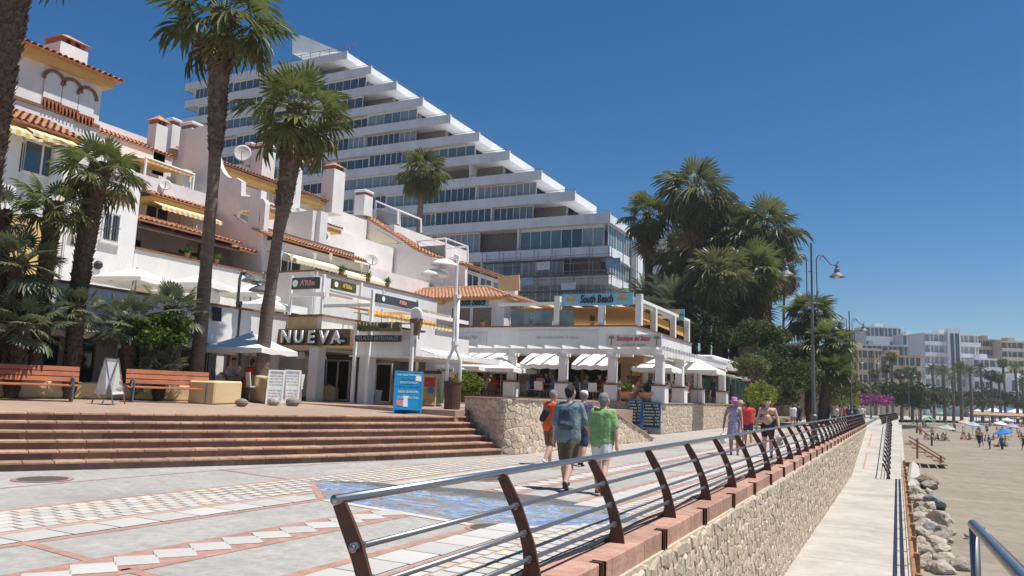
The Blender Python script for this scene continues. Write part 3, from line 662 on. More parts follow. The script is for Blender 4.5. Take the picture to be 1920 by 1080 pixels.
# ================================================================== HOUSES ON THE TERRACE
V = Vector
mat('lattice', (0.42, 0.13, 0.05), .8, var=.2)
mat('shutter', (0.66, 0.66, 0.65), .6, var=.05)
mat('roller', (0.20, 0.155, 0.14), .6, var=.1, scale=2, stretch=(1, 1, 14))
mat('dish', (0.62, 0.60, 0.56), .6, var=.06)
mat('awn_yellow', (0.76, 0.64, 0.36), .9, var=.1, scale=3)
def bx(parent, name, m, x0, x1, y0, y1, z0, z1, bevel=0.0):
    return MB().box(x0, x1, y0, y1, z0, z1).build(name, m, parent, bevel=bevel)
def tiles(parent, a, b, up, pitch=.235, over=.0, name='roof_tiles', soff=True, courses=None, hip=None):
    """barrel tiles from eave a->b rising along vector up"""
    a = V(a); b = V(b); up = V(up); L_ = (b-a).length; n = max(2, int(L_/pitch)); d = (b-a)/n; nor = d.cross(up).normalized()
    if nor.z < 0: nor = -nor
    mb = MB(); hb = (a-b).normalized()*math.hypot(up.x, up.y)*(hip == 'b'); ha = (b-a).normalized()*math.hypot(up.x, up.y)*(hip == 'a')
    mb.add([a-nor*.02, b-nor*.02, b+up+hb-nor*.02, a+up+ha-nor*.02, a-nor*.06, b-nor*.06, b+up+hb-nor*.06, a+up+ha-nor*.06], [(0, 1, 2, 3), (4, 5, 6, 7), (0, 1, 5, 4), (1, 2, 6, 5), (3, 0, 4, 7), (2, 3, 7, 6)])
    nc = courses or max(1, int(round(up.length/.42))); u = up/nc; r = d.length*.36; du_ = d.normalized(); rr = random.Random(int(L_*100))
    for i in range(n):
        c = a+d*(i+.5); fr_ = 1.0
        if hip == 'b': fr_ = min(1.0, (n-i-.5)*d.length/math.hypot(up.x, up.y))
        if hip == 'a': fr_ = min(1.0, (i+.5)*d.length/math.hypot(up.x, up.y))
        for k in range(max(1, int(round(nc*fr_)))):
            s = c+u*k+nor*(.012+rr.uniform(0, .012))+du_*rr.uniform(-.008, .008); e = c+u*(k+1.08)-nor*.006; vs_ = []
            for p, q in ((s, 1.12), (e, .9)):
                for j in range(6):
                    t = math.pi*j/5; vs_.append(p+du_*math.cos(t)*r*q+nor*math.sin(t)*r*q*.95)
            mb.add(vs_, [(j, j+1, 7+j, 6+j) for j in range(5)])
    o = mb.build(name, 'tile', parent, recalc=False); o['kind'] = 'stuff'; return o
def win_x(parent, x, y0, y1, z0, z1, m='glass_dark', cols=2, bars=False, name='window', fm_='white_paint'):
    w = MB(); t = .06
    w.box(x-.04, x+.03, y0, y1, z0, z0+t).box(x-.04, x+.03, y0, y1, z1-t, z1).box(x-.04, x+.028, y0, y0+t, z0+t, z1-t).box(x-.04, x+.028, y1-t, y1, z0+t, z1-t)
    for c in range(1, cols): yy = y0+(y1-y0)*c/cols; w.box(x-.04, x+.026, yy-.03, yy+.03, z0+t, z1-t)
    f = w.build(name, fm_, parent); MB().box(x-.03, x-.005, y0+t, y1-t, z0+t, z1-t).build('pane', m, f)
    if bars:
        for c in range(7): yy = y0+.08+(y1-y0-.16)*c/6; MB().box(x+.08, x+.10, yy-.012, yy+.012, z0, z1).build('bar', 'grey_paint', f)
        MB().box(x+.075, x+.1, y0, y1, (z0+z1)/2-.015, (z0+z1)/2+.015).build('bar', 'grey_paint', f)
    return f
def win_y(parent, y, x0, x1, z0, z1, m='glass_dark', cols=2, name='window', fm_='white_paint'):
    w = MB(); t = .06
    w.box(x0, x1, y-.03, y+.04, z0, z0+t).box(x0, x1, y-.03, y+.04, z1-t, z1).box(x0, x0+t, y-.028, y+.04, z0+t, z1-t).box(x1-t, x1, y-.028, y+.04, z0+t, z1-t)
    for c in range(1, cols): xx = x0+(x1-x0)*c/cols; w.box(xx-.03, xx+.03, y-.026, y+.04, z0+t, z1-t)
    f = w.build(name, fm_, parent); MB().box(x0+t, x1-t, y+.005, y+.03, z0+t, z1-t).build('pane', m, f); return f
def chimney(parent, pxl, pxr, ptop, pbase, x, cap='pyr', dy=None, m='plaster'):
    """white chimney: sea face width from pixels on plane x"""
    p0 = on_x(pxl, (ptop+pbase)/2, x); p1 = on_x(pxr, (ptop+pbase)/2, x); zt = on_x((pxl+pxr)/2, ptop, x).z; zb = on_x((pxl+pxr)/2, pbase, x).z
    w = abs(p1.y-p0.y); y0 = p0.y; dx = dy or w*.9; ca = .32 if cap == 'pyr' else .16
    c = bx(parent, 'chimney', m, x-dx, x, y0, y0+w, zb, zt-ca-.22)
    if cap == 'pyr':
        g = MB()
        for i in range(3):
            for (xa, xb, ya, yb) in ((x-dx+.02, x-.02, y0+w*(i+.0)/3+.03, y0+w*(i+.5)/3+.03),): g.box(xa, xb, ya, yb, zt-ca-.22, zt-ca)
        o = g.build('vents', 'brick_dark', c); o['kind'] = 'stuff'
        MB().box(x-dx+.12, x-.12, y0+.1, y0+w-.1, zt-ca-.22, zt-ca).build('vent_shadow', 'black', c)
        q = MB(); e = .09; q.add([(x-dx-e, y0-e, zt-ca), (x+e, y0-e, zt-ca), (x+e, y0+w+e, zt-ca), (x-dx-e, y0+w+e, zt-ca), (x-dx/2, y0+w/2, zt+.05)], [(3, 2, 1, 0), (0, 1, 4), (1, 2, 4), (2, 3, 4), (3, 0, 4)]); q.build('cap', 'tile', c)
    else:
        MB().box(x-dx+.05, x-.05, y0+.05, y0+w-.05, zt-ca-.22, zt-ca).build('vents', 'brick_dark', c)
        MB().box(x-dx-.05, x+.05, y0-.05, y0+w+.05, zt-ca, zt).build('cap', 'plaster', c, bevel=.04)
    return c
def dish(px, py, x, r, label, aim=(.75, -.6, .25)):
    p = on_x(px, py, x); n_ = V(aim).normalized(); t = thing('satellite_dish', label, 'satellite dish', p, 'satellite dishes')
    a = n_.cross(V((0, 0, 1))).normalized(); b = a.cross(n_); vs_ = []; rings = [(0.02, 0), (.5, .05), (.8, .11), (1, .18)]
    for rr, h in rings:
        for j in range(18):
            th = 2*math.pi*j/18; vs_.append(p+(a*math.cos(th)+b*math.sin(th))*r*rr+n_*h*r)
    k = len(vs_); vs_ += [v-n_*.02 for v in vs_]
    fs_ = [(i*18+j, i*18+(j+1) % 18, (i+1)*18+(j+1) % 18, (i+1)*18+j) for i in range(3) for j in range(18)]; fs_ += [tuple(k+q for q in f) for f in fs_]+[(54+j, 54+(j+1) % 18, k+54+(j+1) % 18, k+54+j) for j in range(18)]
    MB().add(vs_, fs_).build('reflector', 'dish', t, smooth=True); MB().tube([p-b*r*.9+n_*.1, p+n_*r*.9], .02, 5).build('arm', 'grey_paint', t)
    MB().tube([p-n_*.02, p-n_*.3, p-n_*.3-V((0, 0, r*1.2))], .03, 6).build('bracket', 'grey_paint', t); return t
def poly_y(parent, name, m, y, pts, th, hole=None):
    q = [on_y(a, b, y) for a, b in pts]
    if hole:
        from mathutils.geometry import tessellate_polygon
        h = [on_y(a, b, y) for a, b in hole]; al = q+h; n = len(q); m_ = len(al); tr = tessellate_polygon([[V((p.x, p.z, 0)) for p in q], [V((p.x, p.z, 0)) for p in h]])
        mb = MB(); mb.add(al+[p+V((0, th, 0)) for p in al], [tuple(t) for t in tr]+[tuple(i+m_ for i in t) for t in tr]+[(i, (i+1) % n, m_+(i+1) % n, m_+i) for i in range(n)]+[(n+i, n+(i+1) % len(h), m_+n+(i+1) % len(h), m_+n+i) for i in range(len(h))])
        return mb.build(name, m, parent)
    return MB().prism(q, (0, th, 0)).build(name, m, parent)
def awning(parent, x, y0, y1, z, out=1.1, drop=.45, m='canvas_cream', val=.22, name='awning'):
    """fabric awning on a sea-facing wall: sloped sheet and scalloped valance"""
    mb = MB(); mb.prism([(x, y0, z), (x, y1, z), (x+out, y1, z-drop), (x+out, y0, z-drop)], (0, 0, .03)); o = mb.build(name, m, parent)
    n = max(3, int((y1-y0)/.28)); v = MB()
    for i in range(n):
        a = y0+(y1-y0)*i/n; b = y0+(y1-y0)*(i+1)/n; v.prism([(x+out, a, z-drop), (x+out, b, z-drop), (x+out, b, z-drop-val*.75), (x+out, (a+b)/2, z-drop-val), (x+out, a, z-drop-val*.75)], (.012, 0, 0))
    q = v.build('valance', m, o); q['kind'] = 'stuff'; return o
# striped fabric
def striped(name, c1, c2, per, axis):
    m = mat(name, c1, .9); nt = m.node_tree; N = nt.nodes; L = nt.links
    tc = [n for n in N if n.type == 'TEX_COORD'][0]; s = N.new('ShaderNodeSeparateXYZ'); L.new(tc.outputs['Object'], s.inputs[0])
    a = N.new('ShaderNodeMath'); a.operation = 'MULTIPLY'; a.inputs[1].default_value = 1/per; L.new(s.outputs[axis], a.inputs[0])
    f = N.new('ShaderNodeMath'); f.operation = 'FRACT'; L.new(a.outputs[0], f.inputs[0]); g = N.new('ShaderNodeMath'); g.operation = 'GREATER_THAN'; g.inputs[1].default_value = .5; L.new(f.outputs[0], g.inputs[0])
    mx = N.new('ShaderNodeMix'); mx.data_type = 'RGBA'; mx.inputs[6].default_value = c1+(1,); mx.inputs[7].default_value = c2+(1,); L.new(g.outputs[0], mx.inputs[0]); L.new(mx.outputs[2], N['Principled BSDF'].inputs['Base Color']); return m
striped('stripe_yellow', (0.74, 0.68, 0.52), (0.70, 0.46, 0.14), .3, 'Y'); striped('stripe_orange', (0.74, 0.50, 0.22), (0.66, 0.30, 0.06), .26, 'Y')
# ---------------------------------------------------------------- tower house (far left)
T = thing('tower_house', 'white tower house with arched loggia and tiled eaves at the far left', 'house', (-30, 16, 1))
bx(T, 'tower_wall', 'plaster', -38, -28.5, 8, 19.33, 1, 13.3); bx(T, 'cornice', 'soffit', -38.2, -28.2, 7.8, 19.6, 13.3, 13.62)
tiles(T, (-27.95, 7.5, 13.64), (-27.95, 19.85, 13.64), (-3.2, 0, 1.0)); MB().prism([(-27.9, 19.9, 13.62), (-31.2, 16.5, 14.7), (-34, 16.5, 14.7), (-38, 19.9, 13.62)], (0, -9, 0)).build('roof_body', 'tile', T)
bx(T, 'string_course', 'coping_brown', -28.52, -28.42, 8, 19.36, on_x(100, 208, -28.5).z-.05, on_x(100, 208, -28.5).z+.06)
for px_, py_ in ((98, 165), (131, 180), (160, 195)):
    c = on_x(px_, py_, -28.5); w = .34; zb = c.z-.85
    q = [(-28.44, c.y-w, zb), (-28.44, c.y+w, zb)]+[(-28.44, c.y+w*math.cos(t), c.z+.25+w*math.sin(t)) for t in [math.pi*i/8 for i in range(9)]]
    a = MB().prism(q, (-.04, 0, 0)).build('arched_shutter', 'shutter', T)
    MB().tube([(-28.42, c.y+(w+.06)*math.cos(t), c.z+.25+(w+.06)*math.sin(t)) for t in [math.pi*i/10 for i in range(11)]], .07, 6).build('arch_trim', 'coping_brown', a)
    lt = MB()
    for i in range(5): lt.bar((-28.40, c.y-w+.05+i*.15, zb), (-28.40, c.y-w+.05+i*.15+.05, zb+.36), .04, .05, (1, 0, 0)); lt.bar((-28.38, c.y-w+.02+i*.15+.06, zb), (-28.38, c.y-w+i*.15, zb+.36), .04, .03, (1, 0, 0))
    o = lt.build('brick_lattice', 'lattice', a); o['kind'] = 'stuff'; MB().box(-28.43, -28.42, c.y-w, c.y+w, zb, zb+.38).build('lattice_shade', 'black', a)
chimney(T, 112, 166, 62, 130, -29.5, 'pyr')
wing = thing('wing_house', 'low white wing with tiled eaves and striped window awnings in front of the tower', 'house', (-26, 13, 1))
bx(wing, 'wall', 'plaster', -28.48, -26, 4, 16.6, 3.6, 9.6); bx(wing, 'base', 'ochre', -28.48, -25.97, 4, 16.62, 1, 6.9)
bx(wing, 'cornice', 'soffit', -28.4, -25.75, 4, 16.85, 9.6, 9.92); tiles(wing, (-25.5, 4, 9.9), (-25.5, 17.0, 9.9), (-2.6, 0, 1.15)); MB().prism([(-25.6, 17, 9.9), (-28.4, 17, 9.9), (-28.4, 17, 11)], (0, -13, 0)).build('roof_body', 'tile', wing)
for px_, py_ in ((0, 285), (72, 300)):
    c = on_x(px_, py_, -26); win_x(wing, -25.98, c.y-.55, c.y+.75, c.z-.55, c.z+.6, 'glass_blue'); awning(wing, -25.96, c.y-.75, c.y+.85, c.z+1.05, .75, .42, 'stripe_yellow', .16)
for px_, py_ in ((106, 300), (20, 280)):
    c = on_x(px_, py_, -26); bx(wing, 'pilaster', 'plaster', -26, -25.8, c.y-.22, c.y+.22, 6.9, c.z+.6)
wb = thing('white_house', 'plain white house wall with barred windows left of the tiled terrace', 'house', (-27.5, 19, 1))
bx(wb, 'wall', 'plaster', -33, -27, 17.0, 20.42, 1, 9.35); bx(wb, 'roof_slab', 'coping_brown', -33, -26.95, 16.9, 20.5, 9.35, 9.45); bx(wb, 'base', 'ochre', -27.4, -26.96, 16.2, 17.3, 1, 8.2)
for l, r_, t_, b_ in ((134, 162, 398, 438), (190, 222, 408, 450)):
    p0 = on_x(l, (t_+b_)/2, -27); p1 = on_x(r_, (t_+b_)/2, -27); win_x(wb, -26.96, p0.y, p1.y, on_x(l, b_, -27).z, on_x(r_, t_, -27).z+.1, 'glass_dark', 2, True)
    bx(wb, 'sill', 'plaster', -27, -26.86, p0.y-.08, p1.y+.08, on_x(l, b_, -27).z-.1, on_x(l, b_, -27).z)
lz = on_x(225, 370, -27).z; lt = MB()
for i in range(9): lt.box(-26.98, -26.93, 18.72+i*.17, 18.82+i*.17, lz-.16, lz+.14)
o = lt.build('brick_lattice', 'lattice', wb); o['kind'] = 'stuff'
l2 = MB().ball(on_x(184, 497, -26.95), .17, 8, 5).build('wall_lantern', 'black', wb)
# ---------------------------------------------------------------- house A (three terraces, pergola and orange awning)
A_ = thing('terraced_house', 'white terraced house with tiled pergola roof and orange striped awning beside the first tall palm', 'house', (-30, 24, 1))
YA0, YA1 = 20.43, 27.4
bx(A_, 'podium', 'plaster_pink', -36, -27.3, YA0, YA1, 1, 5.75); bx(A_, 'podium_shade', 'canvas_cream', -27.3, -26.0, YA0, YA1, 5.1, 5.2)
bx(A_, 'parapet', 'plaster', -27.25, -27, YA0, YA1, 5.3, 6.78); bx(A_, 'parapet_coping', 'coping_brown', -27.32, -26.93, YA0, YA1, 6.78, 6.86)
bx(A_, 'lower_wall', 'plaster_pink', -36, -30.4, YA0, YA1, 5.75, 8.6); win_x(A_, -30.36, 21.3, 23.3, 5.8, 7.9, 'glass_dark', 2, name='glass_door'); win_x(A_, -30.36, 25.2, 26.6, 5.8, 7.9, 'glass_dark', 2, name='glass_door')
tiles(A_, (-26.95, YA0, 8.0), (-26.95, 25.95, 8.0), (-3.4, 0, .95)); tiles(A_, (-27.3, 25.95, 7.85), (-27.3, 27.3, 7.85), (-3.1, 0, .8))
for y in (20.6, 22.2, 23.8, 25.4): MB().bar((-27.1, y, 7.86), (-30.4, y, 8.75), .14, .18).build('rafter', 'dark_wood', A_)
MB().box(-27.25, -27.05, YA0, 25.9, 7.66, 7.82).build('beam', 'dark_wood', A_)
bx(A_, 'post', 'dark_wood', -27.3, -27.08, on_x(377, 475, -27.2).y-.12, on_x(377, 475, -27.2).y+.12, 6.86, 7.66)
awning(A_, -30.2, 24.2, 26.9, 7.6, 1.3, .5, 'awn_yellow', .2)
bx(A_, 'middle_floor', 'plaster', -36, -30.6, YA0, YA1, 8.6, 8.95); bx(A_, 'middle_wall', 'plaster_pink', -36, -31.2, YA0, YA1, 8.95, 10.3)
bx(A_, 'buttress', 'plaster', -31.6, -30.2, 21.6, 22.6, 8.3, 10.9, .1)
win_x(A_, -31.15, 23.9, 25.2, 8.95, 10.1, 'glass_dark', 2); win_x(A_, -31.15, 25.9, 26.9, 9.0, 9.9, 'shutter', 1)
tiles(A_, (-29.9, 23.3, 9.98), (-29.9, 26.95, 9.98), (-1.5, 0, .5)); bx(A_, 'cornice', 'soffit', -31.3, -30.05, 23.3, 26.9, 9.72, 9.93)
awning(A_, -30.1, 23.4, 26.9, 9.7, .7, .3, 'stripe_yellow', .16)
bx(A_, 'upper_parapet', 'plaster', -31.0, -30.8, 22.4, YA1, 10.2, 11.0); bx(A_, 'upper_floor', 'plaster', -36, -31.0, YA0, YA1, 10.3, 10.6)
bx(A_, 'upper_wall', 'plaster_pink', -38, -34, YA0+1.8, YA1, 10.6, 13.4); win_x(A_, -33.95, 23.6, 25.6, 10.7, 12.5, 'glass_dark', 2, name='glass_door')
for y, z in ((23.95, 12.05), (26.75, 12.0)):
    bx(A_, 'frame_post', 'white_paint', -31.55, -31.47, y-.04, y+.04, 10.6, z)
MB().tube([(-31.5, 23.9, 12.05), (-31.5, 26.8, 12.0)], .05, 6).build('frame_rail', 'white_paint', A_)
awning(A_, -34, 24.0, 26.7, 12.35, 2.5, .35, 'stripe_orange', .18)
bx(A_, 'corner_pillar', 'plaster', -32.2, -31.7, 26.3, 26.8, 10.6, 12.2)
tiles(A_, (-33.9, 22.4, 13.35), (-33.9, YA1, 13.35), (-2.2, 0, .9)); bx(A_, 'ridge_wall', 'plaster_pink', -38, -36, YA0+1.8, YA1, 13.4, 14.6)
MB().prism([(-36.2, YA0-2, 12.2), (-33.5, YA0-.2, 10.2), (-33.5, YA0+1.9, 10.2), (-34.2, YA0+1.9, 13.3), (-36, YA0+1.9, 14.2)], (-.3, 0, 0)).build('raking_wall', 'plaster_pink', A_)
chimney(A_, 290, 312, 214, 330, -34, 'pyr'); chimney(A_, 322, 338, 222, 280, -35.5, 'flat'); chimney(A_, 356, 384, 230, 330, -33.2, 'flat')
# party wall between A and B, facing the camera
poly_y(A_, 'party_wall', 'plaster_pink', YA1, [(340, 330), (352, 245), (388, 233), (400, 262), (405, 285), (412, 311), (420, 325), (430, 333), (443, 333), (453, 340), (452, 367), (473, 369), (494, 373), (498, 380), (494, 430), (491, 470), (492, 512), (440, 505), (430, 470), (370, 450), (330, 400)], .3, hole=[(436, 403), (447, 395), (487, 392), (487, 415), (470, 418), (457, 417)])
bx(A_, 'wall_pillar', 'plaster', -28.2, -27.5, YA1-.02, YA1+.36, 8.2, 11.0)
dish(310, 347, -30.6, .27, 'cream satellite dish under the orange striped awning')
# ---------------------------------------------------------------- house B
B_ = thing('terraced_house', 'long terraced house with tiled strips and cream awnings left of the grey gable', 'house', (-29, 33, 1))
bx(B_, 'podium', 'plaster', -40, -26.2, 27.75, 43, 1, 5.9); bx(B_, 'front_terrace', 'plaster', -27, -24.02, 27.62, 38.4, 5.2, 5.9)
bx(B_, 'parapet', 'plaster', -24.25, -24, 27.6, 38.4, 4.6, 6.9); bx(B_, 'parapet_coping', 'coping_brown', -24.32, -23.93, 27.53, 38.4, 6.9, 6.98)
bx(B_, 'side_parapet', 'plaster_pink', -27.6, -24.26, 27.6, 27.85, 5.0, 6.9); bx(B_, 'side_coping', 'coping_brown', -27.6, -24.33, 27.53, 27.92, 6.9, 6.978)
bx(B_, 'lower_wall', 'plaster_pink', -40, -27.5, 27.7, 43, 5.9, 8.7); bx(B_, 'fascia', 'plaster', -27.5, -26.7, 27.7, 35.3, 8.1, 8.55)
for y in (28.6, 31.4, 33.4): win_x(B_, -27.46, y, y+1.9, 5.95, 7.9, 'glass_dark', 2, name='glass_door')
tiles(B_, (-26.35, 27.3, 8.62), (-26.35, 35.3, 8.62), (-1.5, 0, .5)); bx(B_, 'upper_coping', 'coping_brown', -28.0, -27.75, 27.9, 35.2, 9.25, 9.33); bx(B_, 'upper_parapet', 'plaster_pink', -27.98, -27.78, 27.7, 35.3, 8.7, 9.25)
awning(B_, -27.0, 28.2, 32.0, 8.2, 1.3, .55, 'canvas_cream', .2); awning(B_, -27.0, 32.1, 36.2, 8.05, 1.3, .55, 'canvas_cream', .2)
bx(B_, 'middle_wall', 'plaster_pink', -40, -30.6, 27.7, 43, 8.7, 11.2)
tiles(B_, (-29, 28.6, 10.85), (-29, 31.2, 10.85), (-1.6, 0, .5)); bx(B_, 'cornice', 'soffit', -30.6, -29.15, 28.6, 31.2, 10.58, 10.8)
tiles(B_, (-29, 33.3, 10.85), (-29, 35.6, 10.85), (-1.6, 0, .5)); bx(B_, 'cornice', 'soffit', -30.6, -29.15, 33.3, 35.6, 10.58, 10.8)
p = on_x(602, 420, -28.6); bx(B_, 'pillar', 'plaster', -29, -28.4, p.y-.3, p.y+.3, 8.7, 11.3); bx(B_, 'cross_wall', 'plaster_pink', -31, -28.7, p.y-.6, p.y-.3, 8.7, 11.3)
win_x(B_, -30.56, 29, 31, 9.0, 10.5, 'glass_curtain', 2)
p = on_x(610, 443, -28.9); ac = MB().box(-29.3, -28.9, p.y-.42, p.y+.42, p.z-.3, p.z+.3).build('air_conditioner', 'white_paint', org=(-29.1, p.y, p.z-.3), bevel=.02); tag(ac, 'white air conditioner box on the middle balcony of the terraced house', 'air conditioner')
MB().tube([(-28.9, p.y, p.z), (-28.88, p.y, p.z)], .2, 16).build('fan_grille', 'black', ac, org=(-29.1, p.y, p.z-.3))
bx(B_, 'middle_parapet', 'plaster', -31.2, -31, 28, 37, 11.0, 11.7); bx(B_, 'top_wall', 'plaster_pink', -40, -33, 27.7, 43, 11.2, 13.3); win_x(B_, -32.96, 33.8, 36.6, 11.5, 12.9, 'shutter', 3); win_x(B_, -32.96, 29.4, 31, 11.6, 12.6, 'glass_dark', 2)
tiles(B_, (-31.9, 28.4, 13.28), (-31.9, 38.3, 13.28), (-3.2, 0, 1.1)); bx(B_, 'eave_cornice', 'soffit', -33.2, -32.1, 28.4, 38.3, 12.98, 13.22); MB().prism([(-33, 28.4, 13.2), (-35.2, 28.4, 14.3), (-40, 28.4, 13.2)], (0, 10, 0)).build('roof_body', 'tile', B_)
MB().box(-32.2, -32.1, 28.9, 32, 12.55, 12.62).build('awning_box', 'grey_paint', B_)
chimney(B_, 470, 483, 268, 312, -34.5, 'flat'); chimney(B_, 492, 516, 270, 335, -33.5, 'flat'); chimney(B_, 543, 566, 275, 398, -31.6, 'pyr'); chimney(B_, 625, 646, 303, 402, -31.6, 'pyr')
bx(B_, 'balcony_wall', 'plaster', -31.5, -31.2, 34.2, 39, 11.2, 12.0)
dish(455, 288, -33.6, .5, 'big tilted satellite dish on the tiled ridge between two chimneys', (.6, -.75, .1)); dish(697, 487, -25.9, .36, 'white satellite dish at the end of the lower tiled strip')
# party wall B/C
C_ = thing('gable_house', 'house with a big pale grey gable wall, sloping tiled edge and corner windows', 'house', (-29, 46, 1))
YW2 = 43.2
poly_y(C_, 'gable_wall', 'plaster_pink', YW2, [(600, 560), (600, 410), (640, 403), (671, 400), (707, 423), (751, 450), (775, 467), (812, 484), (872, 499), (872, 560)], .3)
pts = [on_y(a, b, YW2) for a, b in ((671, 399), (707, 421.5), (751, 449), (775, 465.5), (812, 482.5), (872, 497))]
for a, b in zip(pts, pts[1:]): tiles(C_, a+V((0, -.08, .05)), b+V((0, -.08, .05)), (0, 1.2, .12), pitch=.26)
pts = [on_y(a, b, YW2) for a, b in ((612, 407), (640, 402.5), (671, 399))]
for a, b in zip(pts, pts[1:]): MB().bar(a+V((0, .1, .03)), b+V((0, .1, .03)), .4, .07).build('coping', 'coping_brown', C_)
q0 = on_y(690, 440, YW2-.02); win = MB().prism([on_y(a, b, YW2-.05) for a, b in ((688, 437), (706, 430), (748, 455), (735, 459), (715, 459), (697, 455), (690, 447))], (0, .05, 0)).build('curved_opening', 'canvas_cream', C_)
MB().tube([on_y(a, b, YW2-.06) for a, b in ((688, 437), (690, 447), (697, 455), (715, 459), (735, 459), (751, 457))], .05, 6).build('rim', 'plaster', win)
bx(C_, 'body', 'plaster_pink', -44, -26.5, YW2+.3, 54, 1, 9.4); bx(C_, 'upper_body', 'plaster_pink', -44, -31, YW2+.3, 54, 9.4, 13)
bx(C_, 'corner_wing', 'plaster', -28.4, -25.4, YW2+.05, 52, 1, 9.7)
p0 = on_y(806, 506, YW2); p1 = on_y(854, 534, YW2); win_y(C_, YW2-.0, p0.x, p1.x, p1.z, p0.z, 'glass_curtain', 2)
for i in range(3): win_x(C_, -25.36, YW2+.8+i*1.9, YW2+2.5+i*1.9, 8.2, 9.5, ('glass_dark', 'glass_teal', 'glass_curtain')[i], 2)
tiles(C_, (-24.9, YW2-.2, 9.85), (-24.9, 51.5, 9.85), (-2.2, 0, .6))
for (l, r_, t_, b_, ins) in ((705, 746, 372, 420, (0,)), (783, 836, 447, 482, (0,))):
    fr_ = thing('terrace_frame', 'white tube frame with glass on the roof terrace, '+('the upper one beside a slim chimney' if l == 705 else 'the lower one above the grey gable'), 'pergola', on_y(l, b_, YW2+1), 'roof terrace frames')
    a = on_y(l, t_+5, YW2+1); b = on_y(r_, t_ if l > 750 else t_+22, YW2+1); c = on_y(r_, b_, YW2+1); d = on_y(l, b_, YW2+1)
    for u_, w_ in ((a, b), (b, c), (d, a)): MB().tube([u_, w_], .07, 6).build('frame_bar', 'white_paint', fr_); MB().tube([u_+V((0, 3, 0)), w_+V((0, 3, 0))], .07, 6).build('frame_bar', 'white_paint', fr_)
    for s_ in (0, .5, 1): MB().tube([a.lerp(b, s_), a.lerp(b, s_)+V((0, 3, 0))], .05, 6).build('frame_rafter', 'white_paint', fr_)
    e = a.lerp(d, .35); f_ = b.lerp(c, .35); MB().prism([e, f_, c, d], (0, .03, 0)).build('glass_panel', 'glass_curtain', fr_)
chimney(C_, 683, 699, 357, 405, -33, 'flat')
# cane screen right of the gable
MB().prism([on_y(a, b, 45) for a, b in ((933, 518), (973, 515), (974, 545), (934, 545))], (0, .1, 0)).build('cane_screen', 'sandy', C_)
# ================================================================== RESTAURANTS AND SHOPS
mat('sign_blue', (0.22, 0.46, 0.62), .6, var=.15, scale=.8); mat('sign_grey', (0.055, 0.065, 0.07), .6, var=.1); mat('sign_green', (0.07, 0.075, 0.02), .6, var=.2)
mat('sign_brown', (0.20, 0.115, 0.07), .7, var=.2, scale=3, stretch=(1, 1, 8)); mat('text_white', (0.80, 0.80, 0.76), .6, var=.03); mat('text_dark', (0.02, 0.025, 0.03), .6); mat('text_red', (0.45, 0.05, 0.05), .6)
mat('text_gold', (0.55, 0.36, 0.08), .6); mat('text_pink', (0.62, 0.25, 0.26), .6); mat('sign_pale', (0.60, 0.60, 0.58), .7, var=.06); mat('text_grey', (0.36, 0.36, 0.37), .7)
mat('moss_letters', (0.19, 0.165, 0.10), .9, var=.4, scale=14, bump=.9); mat('poster_blue', (0.015, 0.27, 0.52), .45, var=.05)
glass_mat('glass_green', (0.10, 0.20, 0.17), .08)
def text(body, size, m, loc, face, parent=None, ext=.01, bold=0.0, align='CENTER', name='lettering', shear=0.0, maxw=None):
    cu = bpy.data.curves.new('t', 'FONT'); cu.body = body; cu.size = size; cu.extrude = ext; cu.offset = bold; cu.align_x = align; cu.align_y = 'CENTER'; cu.shear = shear; cu.resolution_u = 3
    o = bpy.data.objects.new('t', cu); me = bpy.data.meshes.new_from_object(o); bpy.data.objects.remove(o)
    me.materials.clear(); me.materials.append(MATS[m]); w = max(v.co.x for v in me.vertices)-min(v.co.x for v in me.vertices)
    t = obj_from(name, me, parent); org = ORG.get(parent, V((0, 0, 0))) if parent else V((0, 0, 0)); t.location = V(loc)-org
    t.rotation_euler = (R(90), 0, {'-y': 0, '+x': R(90)}[face] if isinstance(face, str) else face)
    if name == 'lettering': t['kind'] = 'stuff'
    if maxw and w > maxw: t.scale = (maxw/w, 1, 1)
    return t
def board_y(name, label, cat, y, px, m, th=.08, group=None):
    l, t_, r_, b_ = px; a = on_y(l, t_, y); c = on_y(r_, b_, y); ctr = V(((a.x+c.x)/2, y, (a.z+c.z)/2)); o = MB().box(a.x, c.x, y, y+th, c.z, a.z).build(name, m, org=(ctr.x, y, c.z)); ORG[o] = V((ctr.x, y, c.z)); tag(o, label, cat, group); return o, ctr, c.x-a.x, a.z-c.z
def board_x(name, label, cat, x, px, m, th=.08, group=None):
    l, t_, r_, b_ = px; a = on_x(l, t_, x); c = on_x(r_, b_, x); zt = a.z; zb = on_x(l, t_+(b_-t_), x).z; o = MB().box(x-th, x, a.y, c.y, zb, zt).build(name, m, org=(x, (a.y+c.y)/2, zb)); ctr = V((x, (a.y+c.y)/2, (zt+zb)/2)); ORG[o] = V((x, (a.y+c.y)/2, zb)); tag(o, label, cat, group); return o, ctr, c.y-a.y, zt-zb
